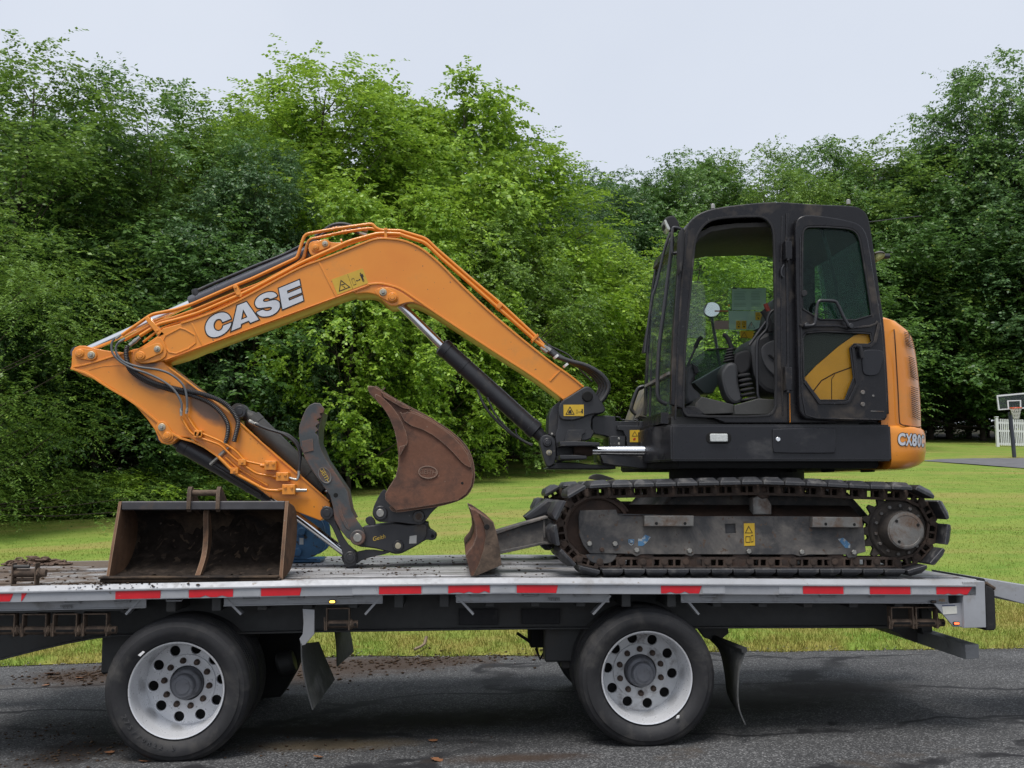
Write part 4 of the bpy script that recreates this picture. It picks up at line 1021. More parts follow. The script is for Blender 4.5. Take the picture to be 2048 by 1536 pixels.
def glass(name, tint, trans, rough=.02, haze=(.30, .37, .33), ior=1.35):
    k = NT(name)
    t = k.n("ShaderNodeBsdfTransparent"); t.inputs[0].default_value = (*tint, 1)
    g = k.n("ShaderNodeBsdfGlossy"); g.inputs[0].default_value = (.9, .95, .95, 1); g.inputs['Roughness'].default_value = rough
    d = k.n("ShaderNodeBsdfDiffuse"); d.inputs[0].default_value = (*haze, 1)
    v = k.coords(); n = k.noise(v, 5, 6, .7)
    fr = k.n("ShaderNodeFresnel"); fr.inputs[0].default_value = ior
    m1 = k.n("ShaderNodeMixShader"); k.l(fr.outputs[0], m1.inputs[0]); k.l(t.outputs[0], m1.inputs[1]); k.l(g.outputs[0], m1.inputs[2])
    m2 = k.n("ShaderNodeMixShader"); k.l(k.ramp(n, [(.35, trans * .4), (.75, trans * 1.5)]), m2.inputs[0]); k.l(m1.outputs[0], m2.inputs[1]); k.l(d.outputs[0], m2.inputs[2])
    k.l(m2.outputs[0], k.out.inputs[0]); return k.m
m_glass = glass("cab_glass", (.93, .985, .955), .10)
m_glassd = glass("door_glass", (.60, .80, .73), .04, haze=(.05, .08, .07), ior=1.25)

xc = P(1500, 1150, 1.1).x
ex_ = thing("excavator", (xc, 1.13, zdeck(xc)), "orange and black tracked excavator standing on the white trailer with its boom folded", "excavator")
def part(name, me, mat, parent=None, **kw): return put(name, me, mat, parent or ex_, **kw)
def plate(name, px, Y0, Y1, mat, parent=None, bevel=.004, smooth_n=0, **kw):
    cs = px if isinstance(px[0][0], (tuple, list)) else [px]
    cs = [W(chaikin(c, smooth_n) if smooth_n else c, Y0) for c in cs]
    return part(name, solid(cs, Y0, Y1, bevel), mat, parent, **kw)
def pin(px, py, r_px, Y, mat=None, mat2=None, parent=None, name="pin", depth=.02, ring=True):
    c = P(px, py, Y); r = r_px / FPX * (Y + CAM_D)
    o = part(name, disc(c.x, c.z, r, Y - depth, Y + .005), mat or m_or, parent)
    if ring:
        m = mat2 or mat or m_or
        part("pin_end", disc(c.x, c.z, r * .55, Y - depth - .005, Y - depth + .001), m, o if parent is None else parent)
    return o
def bolt(px, py, r_px, Y, parent=None, mat=None, wash=True):
    c = P(px, py, Y); r = r_px / FPX * (Y + CAM_D)
    o = part("bolt", disc(c.x, c.z, r, Y - .008, Y + .004, None, 20), m_zinc if wash else (mat or m_steel), parent)
    part("bolt_head", disc(c.x, c.z, r * .5, Y - .022, Y - .008, None, 6), mat or m_steel, o if parent is None else parent)
    return o
def capsule(p, q, r_px, Y0, Y1, mat, name, parent=None, bevel=.004):
    a, b = Vector((p[0], p[1])), Vector((q[0], q[1])); t = (b - a).normalized(); n = Vector((-t.y, t.x)); pts = []
    ang = math.atan2(n.y, n.x)
    for i in range(11): pts.append((a.x + r_px * math.cos(ang + math.pi * i / 10), a.y + r_px * math.sin(ang + math.pi * i / 10)))
    for i in range(11): pts.append((b.x + r_px * math.cos(ang + math.pi + math.pi * i / 10), b.y + r_px * math.sin(ang + math.pi + math.pi * i / 10)))
    return plate(name, pts, Y0, Y1, mat, parent, bevel)
def pipe(pts, Y, r, mat, parent, name="pipe", n=6, seg=8, straight=False):
    q = [P(p[0], p[1], (p[2] if len(p) > 2 else Y)) for p in pts]
    if straight:                                # bent steel pipe: straight runs, short bends
        q2 = [q[0]]
        for a, b, c in zip(q, q[1:], q[2:]):
            l1, l2 = min(.035, (b - a).length * .4), min(.035, (c - b).length * .4)
            s, e = b + (a - b).normalized() * l1, b + (c - b).normalized() * l2
            for i in range(5):
                t = i / 4; q2.append(s * (1 - t) ** 2 + b * 2 * t * (1 - t) + e * t * t)
        q = q2 + [q[-1]]
    else: q = catmull(q, n)
    return part(name, tube(q, r, seg), mat, parent)
def strip(name, pts, Y0, Y1, h_px, mat, parent):
    """Weld-on edge strip following a line, standing proud of the plate."""
    n = len(pts); up, dn = [], []
    for i, p in enumerate(pts):
        a, b = Vector(pts[max(0, i - 1)]), Vector(pts[min(n - 1, i + 1)]); t = (b - a).normalized(); nn = Vector((-t.y, t.x)) * h_px / 2
        up.append((p[0] + nn.x, p[1] + nn.y)); dn.append((p[0] - nn.x, p[1] - nn.y))
    return plate(name, up + dn[::-1], Y0, Y1, mat, parent, .003)

# ---- boom
Y0b, Y1b = .98, 1.27
top_edge = list(ZA((625, 757), (810, 705), (960, 650), (1160, 555), (1500, 365), (1640, 318), (1900, 215))) + list(ZB((480, 183), (540, 180), (650, 190), (730, 220), (800, 260), (900, 345), (1000, 450), (1200, 640), (1400, 810), (1500, 890), (1620, 985), (1730, 1060), (1815, 1132)))
top_s = chaikin(top_edge, 2, False)
bot_r = chaikin(list(ZB((1690, 1215), (1500, 1070), (1300, 945), (1000, 750), (830, 640), (745, 597), (690, 588), (640, 602), (590, 615), (550, 597), (500, 548), (440, 528), (360, 537))), 2, False)
bot_l = chaikin(list(ZA((1840, 527), (1730, 562), (1500, 652), (870, 882), (760, 930), (640, 965), (560, 975), (490, 990), (445, 965))), 1, False)
tip = list(ZA((440, 910), (470, 885), (520, 855), (600, 800)))
boom_px = tip + top_s + bot_r + bot_l
boom = plate("boom", boom_px, Y0b, Y1b, m_or, bevel=.006)
arch_line = chaikin(list(ZA((640, 965), (850, 885), (1500, 648), (1840, 522), (1960, 480))) + list(ZB((420, 478), (500, 467), (560, 476), (640, 500), (700, 540), (760, 582), (830, 630), (1000, 745), (1300, 940), (1500, 1065), (1690, 1210))), 2, False)
strip("flange", arch_line, Y0b - .010, Y0b + .01, 4.0, m_or, boom)
strip("flange", top_s[4:], Y0b - .010, Y0b + .01, 4.0, m_or, boom)
# dirty arch underside recess behind the pin
plate("bracket_plate", chaikin(list(ZB((500, 500), (470, 520), (520, 570), (560, 605), (600, 618), (650, 602), (690, 590), (740, 590), (700, 560), (640, 520), (570, 490))), 1), Y0b - .018, Y0b - .004, m_or, boom)
for a, b in ((ZB((120, 330))[0], ZB((230, 552))[0]), (ZA((810, 722))[0], ZA((880, 868))[0]), (ZB((1675, 1015))[0], ZB((1600, 1095))[0])):
    strip("weld_seam", [a, b], Y0b - .006, Y0b + .004, 3.2, m_or, boom)
oct_ = list(ZA((640, 805), (735, 755), (770, 765), (830, 800), (835, 850), (790, 885), (710, 918), (665, 910), (620, 850)))
strip("weld_seam", oct_ + oct_[:1], Y0b - .006, Y0b + .004, 3.0, m_or, boom)
plate("tip_cheek", chaikin(list(ZA((440, 930), (460, 895), (560, 850), (600, 800), (640, 850), (655, 930), (600, 970), (500, 985), (445, 965))), 1), Y0b - .012, Y0b - .001, m_or, boom)
capsule(ZA((485, 933))[0], ZA((590, 888))[0], 11.5, Y0b - .024, Y0b - .0125, m_or, "keeper_plate", boom)
pin(*ZA((485, 933))[0], 9, Y0b - .024, m_or, parent=boom, depth=.012); bolt(*ZA((590, 890))[0], 6.5, Y0b - .024, boom)
plate("cylinder_bracket", chaikin(list(ZO((340, 560), (390, 490), (560, 465), (690, 460), (740, 500), (860, 515), (1050, 500), (500, 730), (420, 760), (350, 700))), 1), 1.02, 1.05, m_or, boom)
plate("cylinder_bracket", chaikin(list(ZO((340, 560), (390, 490), (560, 465), (690, 460), (740, 500), (860, 515), (1050, 500), (500, 730), (420, 760), (350, 700))), 1), 1.20, 1.23, m_or, boom)
capsule(ZO((480, 600))[0], ZO((655, 535))[0], 9.5, 1.005, 1.019, m_or, "keeper_plate", boom)
pin(*ZO((480, 600))[0], 6.5, 1.004, m_or, parent=boom, depth=.012); bolt(*ZO((652, 535))[0], 6, 1.005, boom)
capsule(ZB((592, 558))[0], ZB((532, 527))[0], 11, Y0b - .032, Y0b - .0185, m_or, "keeper_plate", boom)
pin(*ZB((592, 558))[0], 9.5, Y0b - .032, m_or, parent=boom, depth=.012); bolt(*ZB((532, 527))[0], 7.5, Y0b - .032, boom)
# lettering
def letter(cs, d_out=0.0, Y=.98, mat=None, name="letter", parent=None):
    cs = [W(c, Y) for c in cs]
    cu = bpy.data.curves.new("t", 'CURVE'); cu.dimensions = '2D'; cu.fill_mode = 'BOTH'; cu.extrude = .0005; cu.offset = d_out
    for c in cs:
        s = cu.splines.new('POLY'); s.points.add(len(c) - 1); s.points.foreach_set("co", [q for x, z in c for q in (x, z, 0, 1)]); s.use_cyclic_u = True
    ob = bpy.data.objects.new("t", cu); me = bpy.data.meshes.new_from_object(ob); bpy.data.objects.remove(ob); bpy.data.curves.remove(cu)
    me.transform(Matrix.Translation((0, Y, 0)) @ Matrix.Rotation(R(90), 4, 'X'))
    return part(name, me, mat, parent)
LC = chaikin(ZL((590, 868), (565, 805), (515, 755), (440, 730), (350, 738), (250, 780), (160, 850), (105, 940), (86, 1030), (103, 1120), (150, 1185), (220, 1216), (300, 1216), (400, 1182), (490, 1122), (560, 1042), (592, 960), (592, 918)), 1, False) + chaikin(ZL((422, 985), (412, 1030), (380, 1067), (340, 1080), (290, 1062), (263, 1010), (266, 950), (300, 893), (345, 871), (390, 883), (417, 937)), 1, False)
LA = [ZL((685, 605), (870, 533), (1112, 880), (935, 953), (905, 910), (775, 965), (765, 1025), (566, 1108)), ZL((808, 718), (868, 826), (780, 863))]
LS = chaikin(ZL((1462, 445), (1310, 508), (1285, 488), (1250, 478), (1200, 495), (1181, 520), (1195, 538), (1240, 534), (1300, 518), (1380, 500), (1440, 510), (1490, 550), (1502, 620), (1482, 690), (1420, 762), (1330, 812), (1220, 834), (1130, 827), (1072, 790), (1028, 740), (1160, 680), (1190, 692), (1225, 707), (1265, 707), (1312, 690), (1334, 658), (1300, 648), (1230, 658), (1100, 675), (1050, 657), (1016, 605), (1011, 550), (1048, 470), (1140, 398), (1260, 354), (1350, 351), (1415, 378)), 1)
LE = ZL((1453, 290), (1857, 122), (1882, 245), (1633, 345), (1638, 378), (1887, 275), (1907, 380), (1658, 480), (1666, 511), (1914, 405), (1937, 530), (1528, 702))
for L in ([LC], LA, [LS], [LE]):
    o = letter(L, .0035, Y0b - .0022, m_ink, "letter_outline", boom)
    letter(L, -.0050, Y0b - .0040, m_wht, "letter", boom)
# warning label with its pictograms
def ring_px(pts, w):
    c = (sum(p[0] for p in pts) / len(pts), sum(p[1] for p in pts) / len(pts))
    return [pts, [(c[0] + (x - c[0]) * (1 - w), c[1] + (y - c[1]) * (1 - w)) for x, y in pts]]
ZQ = lambda *p: Zm(650, 530, 20.48, p)
lab = plate("warning_label", ZQ((275, 590), (1545, 135), (1775, 740), (500, 1215)), Y0b - .0025, Y0b - .0008, m_yelb, boom, .0004)
YL = Y0b - .0040
def ink(px, parent, Y=YL, mat=None): return plate("pictogram", px, Y, Y + .001, mat or m_ink, parent, .0002)
ink(ring_px(ZQ((640, 600), (1045, 910), (565, 1095)), .22), lab.parent)
ink(ZQ((650, 800), (790, 765), (800, 800), (660, 835)), boom); ink(ZQ((700, 850), (790, 880), (840, 935), (780, 935), (770, 890), (710, 870)), boom)
ink(ring_px(ZQ((1075, 575), (1185, 535), (1285, 790), (1165, 835)), .14), boom)
ink(ZQ((1265, 640), (1310, 600), (1320, 630), (1390, 605), (1385, 570), (1450, 580), (1420, 640), (1405, 615), (1325, 650), (1330, 680)), boom)
ink(ZQ((1415, 400), (1530, 355), (1560, 400), (1590, 480), (1570, 490), (1545, 430), (1560, 520), (1620, 660), (1600, 675), (1540, 560), (1580, 690), (1555, 695), (1480, 520), (1440, 430)), boom)
ink([(1450 / 20.48 + 650 + 1.4 * math.cos(t), 340 / 20.48 + 530 + 1.4 * math.sin(t)) for t in np.linspace(0, 5.9, 10)], boom)
strip("label_rule", ZQ((920, 375), (1140, 985)), YL, YL + .001, .5, m_ink, boom)

# ---- steel pipes and clamps on the boom
yp = 1.03
pipe(list(ZA((365, 800), (555, 668), (700, 640), (815, 602), (1070, 490), (1190, 443), (1480, 308))) + list(ZO((140, 775), (275, 360), (800, 263), (1530, 160), (1590, 240), (1690, 285), (2048, 290))) + list(ZB((660, 138), (805, 182), (870, 245), (1100, 445), (1290, 605), (1500, 800), (1560, 865))), yp, .0125, m_or, boom, straight=True)
pipe(list(ZA((378, 832), (600, 715), (700, 688), (830, 640), (1100, 528), (1250, 470), (1480, 348))) + list(ZO((250, 825), (345, 460), (1000, 318), (1500, 245), (1650, 300), (2048, 315))) + list(ZB((655, 148), (800, 192), (880, 265), (1100, 462), (1280, 615), (1500, 815))), yp + .04, .0125, m_or, boom, straight=True)
pipe(list(ZA((480, 805), (600, 730), (720, 700), (850, 660), (1110, 548), (1200, 505), (1520, 335))) + list(ZO((600, 718), (1100, 488), (1650, 338), (2048, 352))) + list(ZB((650, 160), (800, 208), (900, 305), (1270, 628), (1500, 830), (1570, 885))), yp - .03, .0135, m_or, boom, straight=True)
pipe(list(ZA((500, 845), (610, 760), (660, 740), (900, 665), (1110, 565), (1300, 470), (1540, 350))) + list(ZO((560, 770), (1100, 540), (1560, 400), (2048, 400))), yp - .02, .009, m_or, boom, straight=True)
for pts in (ZA((1070, 478), (1100, 478), (1115, 510), (1135, 545), (1125, 560), (1100, 555), (1085, 520)), ZA((505, 690), (530, 680), (600, 755), (640, 795), (600, 815), (560, 760)), ZO((1750, 240), (1805, 235), (1812, 440), (1755, 440)), ZB((1253, 618), (1275, 590), (1298, 608), (1275, 636)), ZB((1480, 828), (1520, 790), (1530, 805), (1490, 845))):
    plate("pipe_clamp", pts, yp - .05, yp + .06, m_or, boom, .004)
for q in (ZA((1090, 495))[0], ZA((1108, 540))[0], ZA((600, 790))[0], ZA((590, 772))[0], ZO((1780, 270))[0]): part("clamp_bolt", disc(*PX(*q, yp - .05), .010, yp - .058, yp - .049, None, 8), m_or, boom)
for q in (ZO((815, 263))[0], ZO((870, 252))[0], ZO((985, 320))[0], ZO((1040, 312))[0], ZO((960, 485))[0]):
    part("pipe_joint", rod(P(q[0] - 1.6, q[1] + .3, yp), P(q[0] + 1.6, q[1] - .3, yp), [(0, .018), (.012, .018)], 8), m_or, boom)
hz = ZO((470, 400), (620, 300), (780, 195), (950, 165), (1100, 190), (1300, 265), (1420, 300))
pipe(hz, yp + .12, .014, m_hose, boom, "hose")
pipe(ZO((500, 470), (650, 330), (900, 230), (1180, 300), (1290, 345)), yp + .08, .013, m_hose, boom, "hose")
for a, b in ((ZO((1290, 340))[0], ZO((1440, 385))[0]), (ZO((1300, 265))[0], ZO((1470, 300))[0])):
    part("fitting", rod(P(*a, yp + .08), P(*b, yp + .08), [(0, .012), (.02, .012), (.021, .016), (.06, .016)], 10), m_steel, boom)
# hoses from the boom foot to the machine
for i in range(4):
    o = i * 9
    pipe(ZB((1560 + o, 880 - o * .4), (1625 + o * .6, 930 - o * .3), (1720, 965 + o * .2), (1840 - o * .5, 1000 + o * .8), (1935 - o * 1.6, 1060 + o * .7), (1975 - o * 2.0, 1130), (1955 - o * 2.0, 1190), (1915 - o * 1.5, 1240)), yp + i * .055, .017, m_hose, ex_, "hose")
for a, b in ((ZB((1560, 870))[0], ZB((1605, 905))[0]), (ZB((1540, 880))[0], ZB((1590, 915))[0])):
    part("fitting", rod(P(*a, yp - .03), P(*b, yp - .03), [(0, .013), (.025, .013), (.026, .018), (.06, .018)], 10), m_steel, boom)
for q in (ZB((1638, 940))[0], ZB((1700, 995))[0]):
    part("hose_tie", rod(P(q[0] - 1.6, q[1] - 2, yp), P(q[0] + 1.6, q[1] + 2, yp), [(0, .024), (.018, .024)], 10), flat("white_tie", (.6, .6, .6)), ex_)
pipe(ZB((1520, 810), (1600, 870), (1720, 930), (1790, 1020), (1870, 1100)), yp + .16, .006, m_hose, ex_, "hose")

# ---- cylinders
def cyl(pin_a, barrel_a, barrel_b, pin_b, Y, r_bar, r_rod, name, barrel_mat=m_blk, collar=True):
    """Rod eye at pin_a, rod to barrel_a, barrel to barrel_b, eye at pin_b (photo pixels)."""
    A, B, C, D = (P(*q, Y) for q in (pin_a, barrel_a, barrel_b, pin_b))
    L = (C - B).length
    prof = [(0, r_bar * .86), (.012, r_bar * 1.08), (.06, r_bar * 1.08), (.062, r_bar), (L * .22, r_bar), (L * .222, r_bar * 1.05), (L * .245, r_bar * 1.05), (L * .247, r_bar), (L - .07, r_bar), (L - .068, r_bar * 1.06), (L - .01, r_bar * 1.06), (L, r_bar * .8)]
    o = part(name, rod(B, C, prof, 28), barrel_mat)
    part("rod", rod(A, B + (C - B).normalized() * .02, [(0, r_rod), ((B - A).length + .02, r_rod)], 24), m_chrome, o)
    for e in (A, D): part("rod_eye", rod(e - Vector((0, .07, 0)), e + Vector((0, .07, 0)), [(0, r_bar * .9), (.14, r_bar * .9)], 24), barrel_mat, o)
    if (D - C).length > .02: part("barrel_end", rod(C - (D - C).normalized() * .01, D, [(0, r_bar * .8), ((D - C).length, r_bar * .55)], 20), barrel_mat, o)
    return o
bc = cyl(ZB((592, 558))[0], ZB((905, 870))[0], ZB((1515, 1420))[0], ZB((1580, 1490))[0], 1.10, .066, .033, "boom_cylinder")
ac = cyl(ZA((95, 918))[0], ZA((800, 598))[0], ZA((1560, 268))[0], ZO((480, 600))[0], 1.12, .049, .027, "arm_cylinder", paint("cylinder_grey", (.055, .057, .070), .3, 0, var=.15, vs=3, dirt=(.03, .03, .032), dirt_amt=.4, dirt_scale=3))
pipe(list(ZA((845, 525), (870, 505), (1200, 365), (1400, 285), (1520, 225), (1600, 190))), 1.10, .012, m_blk, ac, "feed_pipe")
part("pipe_port", rod(P(*ZA((830, 508))[0], 1.10), P(*ZA((845, 560))[0], 1.10), [(0, .024), (.02, .028), (.06, .022)], 12), m_blk, ac)
pipe(list(ZB((1135, 1150), (1180, 1250), (1250, 1340), (1350, 1430), (1470, 1500))), 1.03, .010, m_hose, bc, "hose")
pipe(list(ZB((1200, 1200), (1240, 1290), (1310, 1380), (1400, 1460), (1485, 1508))), 1.0, .007, m_hose, bc, "hose")
pipe(list(ZB((1380, 1400), (1390, 1440), (1440, 1480), (1490, 1500))), 1.0, .006, m_hose, bc, "hose")

# ---- arm
Y0a, Y1a = 1.0, 1.245
arm_low = list(ZA((35, 1015), (120, 1060), (240, 1105), (330, 1160), (400, 1205), (470, 1275), (530, 1345), (572, 1405), (598, 1462))) + list(ZF((500, 120), (520, 147), (555, 158), (590, 150), (625, 122), (650, 110), (700, 114), (760, 150), (900, 250), (1220, 495), (1340, 562), (1400, 592), (1540, 645)))
arm_up = list(ZF((1605, 590), (1600, 530), (1400, 348), (1200, 178), (1020, 40))) + list(ZA((1100, 1340), (880, 1168), (700, 1030), (640, 985), (580, 920), (500, 880), (440, 890), (380, 912), (290, 903), (195, 886), (130, 868), (92, 867), (62, 880), (45, 905), (40, 1000)))
arm = plate("arm", arm_low + arm_up, Y0a, Y1a, m_arm, bevel=.006)
strip("flange", chaikin(list(ZA((35, 1012), (150, 1050), (250, 1120), (430, 1225), (560, 1330), (700, 1450))) + list(ZF((760, 148), (900, 245), (1220, 490))), 1, False), Y0a - .012, Y0a + .004, 4.5, m_or, arm)
strip("flange", chaikin(list(ZA((40, 1008), (150, 985), (340, 925), (430, 903))), 1, False), Y0a - .010, Y0a + .004, 3.6, m_or, arm)
strip("flange", chaikin(list(ZA((660, 1005), (880, 1172), (1100, 1344))) + list(ZF((1200, 182), (1400, 352), (1595, 520))), 1, False), Y0a - .010, Y0a + .004, 3.6, m_or, arm)
for a, b, rr_ in ((ZA((95, 918))[0], ZA((168, 928))[0], 11), (ZA((655, 1447))[0], ZA((620, 1390))[0], 12)):
    capsule(a, b, rr_, Y0a - .014, Y0a - .001, m_or, "keeper_plate", arm)
    pin(*a, 8.5, Y0a - .014, m_or, parent=arm, depth=.012); bolt(*b, 7.5, Y0a - .014, arm)
strip("weld_seam", ZA((150, 1025), (240, 1000), (340, 992), (400, 1000)), Y0a - .003, Y0a + .003, 1.2, m_arm, arm)
strip("weld_seam", ZA((535, 1310), (550, 1312), (580, 1340), (572, 1350), (545, 1330), (535, 1310)), Y0a - .004, Y0a + .003, 1.0, m_or, arm)
# hoses lying along the arm
hp = 0.945
pipe(ZI((190, 235), (150, 300), (160, 420), (260, 530), (420, 620), (620, 690), (820, 790), (960, 910), (1040, 1060), (1042, 1190)), hp, .0085, m_hoseg, arm, "hose")
pipe(ZI((290, 250), (215, 320), (210, 420), (300, 530), (500, 600), (760, 640), (930, 710), (1060, 830), (1110, 980), (1115, 1180)), hp, .0085, m_hoseg, arm, "hose")
def corr(pts, Y, r, name="corrugated_hose"):
    q = catmull([P(p[0], p[1], Y) for p in pts], 30)
    d = [0.0]
    for a, b in zip(q, q[1:]): d.append(d[-1] + (b - a).length)
    n = int(d[-1] / .0062); rs = []
    for i in range(n):
        s = d[-1] * i / (n - 1); j = int(np.searchsorted(d, s)); j = min(max(j, 1), len(q) - 1); f = (s - d[j - 1]) / max(1e-6, d[j] - d[j - 1]); rs.append(q[j - 1].lerp(q[j], f))
    return part(name, tube(rs, r, 10, True, lambda i: r if i % 2 else r * .78), m_hose, arm)
corr(list(ZI((350, 330), (335, 430), (360, 560), (480, 690), (700, 805), (1000, 885), (1300, 945), (1550, 1040), (1680, 1150), (1765, 1300), (1745, 1440), (1715, 1560))), hp + .018, .0185)
corr(list(ZI((345, 480), (385, 640), (600, 790), (900, 895), (1200, 975), (1400, 1060), (1550, 1190), (1635, 1340), (1630, 1480), (1600, 1580))), hp + .026, .0175)
for a, b, r_ in ((ZI((510, 220))[0], ZI((380, 325))[0], .017), (ZI((1035, 1130))[0], ZI((1040, 1225))[0], .011), (ZI((1118, 1120))[0], ZI((1105, 1200))[0], .011), (ZI((270, 190))[0], ZI((205, 240))[0], .011), (ZI((320, 235))[0], ZI((240, 285))[0], .011)):
    A, B = P(*a, hp), P(*b, hp); L = (B - A).length
    part("fitting", rod(A, B, [(0, r_ * .8), (L * .3, r_ * .8), (L * .32, r_), (L * .6, r_), (L * .62, r_ * .85), (L, r_ * .85)], 10), m_steel, arm)
ya = .965
pipe(list(ZI((1035, 1240), (1145, 1430), (1225, 1490))) + list(ZF((900, 160), (975, 235), (1040, 285), (1130, 345), (1240, 360))), ya, .0085, m_or, arm, straight=True)
pipe(list(ZI((1105, 1215), (1220, 1400), (1300, 1450))) + list(ZF((905, 138), (1000, 200), (1050, 262), (1180, 290))), ya, .0085, m_or, arm, straight=True)
pipe(list(ZF((885, 235), (990, 340), (1190, 450), (1295, 452))), ya, .012, m_or, arm, straight=True)
pipe(list(ZF((930, 240), (1010, 310), (1200, 420))), ya + .02, .008, m_or, arm, straight=True)
for a in (ZI((1255, 1470))[0], ZF((760, 85))[0], ZF((1040, 270))[0], ZF((990, 325))[0]):
    c_ = PX(*a, ya); part("pipe_clamp", solid(rnd_rect(c_[0] - .028, c_[1] - .022, c_[0] + .028, c_[1] + .022, .006), ya - .02, ya + .035, .003), m_or, arm)
    part("clamp_bolt", disc(c_[0], c_[1], .009, ya - .028, ya - .019, None, 8), m_or, arm)
for x0, y0, x1, y1 in ((1185, 262, 1262, 322), (1260, 335, 1340, 392), (1298, 412, 1382, 478)):
    (a, b) = W(ZF((x0, y1), (x1, y0)), ya); vb = part("valve_block", box(a[0], b[0], ya - .04, Y0a + .01, a[1], b[1], .004), m_or, arm)
    for f in (.25, .75): part("valve_screw", disc(a[0] + (b[0] - a[0]) * f, a[1] + (b[1] - a[1]) * .7, .010, ya - .05, ya - .039, None, 10), m_or, arm)
    part("valve_port", rod((a[0] - .035, ya, (a[1] + b[1]) / 2), (a[0], ya, (a[1] + b[1]) / 2), [(0, .012), (.012, .012), (.013, .017), (.035, .017)], 8), m_or, arm)
A, B = P(*ZF((1382, 450))[0], ya), P(*ZF((1452, 450))[0], ya); part("coupling", rod(A, B, [(0, .015), (.03, .015), (.032, .012), ((B - A).length, .012)], 12), m_steel, arm)
pipe(ZF((1340, 372), (1385, 382), (1398, 360), (1400, 325)), ya, .011, m_steel, arm, "fitting")
pipe(ZF((1400, 330), (1408, 230), (1380, 150), (1300, 90), (1200, 58), (1120, 25)), ya + .02, .010, m_hose, arm, "hose")
pipe(ZF((1404, 300), (1410, 180), (1340, 100), (1230, 66), (1140, 34)), ya + .06, .010, m_hose, arm, "hose")
for q in (ZF((1135, 32))[0], ZF((1100, 15))[0]): part("fitting", rod(P(q[0] - 6, q[1] - 3, ya + .03), P(q[0] + 5, q[1] + 3, ya + .03), [(0, .013), (.015, .016), (.03, .013), (.04, .013)], 10), m_steel, arm)
# bucket cylinder under the arm, thumb cylinder above it
kc = cyl(ZF((1730, 875))[0], ZF((1235, 495))[0], ZF((640, 150))[0], ZF((555, 105))[0], 1.12, .062, .030, "bucket_cylinder", m_blk)
part("feed_pipe", tube([P(*q, 1.04) for q in ZF((845, 285), (900, 320), (1160, 480))], .010, 8), m_blk, kc)
part("fitting", rod(P(*ZF((960, 170))[0], .98), P(*ZF((835, 285))[0], 1.02), [(0, .013), (.05, .013), (.052, .018), (.10, .018), (.102, .012), (.2, .012)], 10), m_steel, kc)
tc = cyl(ZG((405, 915))[0], ZF((1570, 455))[0], ZA((1190, 1330))[0], ZA((1120, 1292))[0], 1.15, .066, .034, "thumb_cylinder", m_plastic)
pin(*ZA((1120, 1292))[0], 13, 1.04, m_blk, parent=tc)

# ---- thumb
th_px = list(ZG((165, 340), (190, 285), (218, 255), (252, 240), (292, 243), (325, 285), (318, 312), (292, 320), (302, 345), (272, 360), (288, 388), (260, 410), (278, 438), (258, 458), (280, 482), (285, 530), (302, 590), (342, 670), (402, 750), (496, 890), (510, 960), (522, 1030), (562, 1100), (608, 1160), (625, 1210), (620, 1250), (592, 1275), (550, 1270), (490, 1230), (440, 1170), (397, 1090), (386, 1000), (365, 920), (330, 870), (280, 800), (225, 720), (180, 640), (150, 560), (137, 480), (140, 410)))
thb = plate("thumb", th_px, .93, .96, m_thumb, bevel=.005)
plate("thumb_plate", th_px, 1.27, 1.30, m_thumb, thb, bevel=.005)
spine = W(ZG((330, 305), (300, 420), (295, 530), (350, 660), (500, 880), (525, 1020), (560, 1090)), .96)
bm = bmesh.new(); g = [[bm.verts.new((x - .03, y, z)) for y in (.962, 1.268)] for x, z in spine]
for a, b in zip(g, g[1:]): bm.faces.new((a[0], b[0], b[1], a[1]))
bmesh.ops.recalc_face_normals(bm, faces=bm.faces[:]); bmesh.ops.solidify(bm, geom=bm.faces[:], thickness=.014)
part("thumb_web", bm_mesh(bm), m_thumb, thb)
plate("wear_strip", list(ZG((158, 520), (238, 502), (246, 588), (176, 604))), .924, .929, m_thumb, thb, .001)
plate("pressed_groove", chaikin(list(ZG((425, 985), (445, 985), (455, 1060), (512, 1160), (505, 1172), (480, 1150), (440, 1075))), 1), .925, .929, m_thumb, thb, .001)
c_ = P(*ZG((408, 916))[0], .93); part("thumb_hole", disc(c_.x, c_.z, .019, .9285, .94), m_dark, thb)
def badge(cx_, cy_, a_, b_, rot, Y, mat, ring, txt, tcol, parent, size, name="badge"):
    pts = [(cx_ + a_ * math.cos(t) * math.cos(rot) - b_ * math.sin(t) * math.sin(rot), cy_ + a_ * math.cos(t) * math.sin(rot) + b_ * math.sin(t) * math.cos(rot)) for t in np.linspace(0, 2 * math.pi, 29)[:-1]]
    inn = [(cx_ + (x - cx_) * .86, cy_ + (y - cy_) * .84) for x, y in pts]
    o = plate(name, pts, Y - .004, Y - .0005, mat, parent, .0012)
    plate("badge_rim", [pts, inn], Y - .0075, Y - .0042, ring, parent, .0012)
    if txt: text(txt, cx_, cy_, Y - .0052, size, tcol, parent, "badge_lettering", -math.degrees(rot), .0009)
    return o
m_gold = flat("gold_print", (.50, .34, .05), .5)
badge(*ZG((327, 770))[0], 17.5, 12, R(62), .93, m_thumb, m_gal, "GEITH", m_gold, thb, .042)

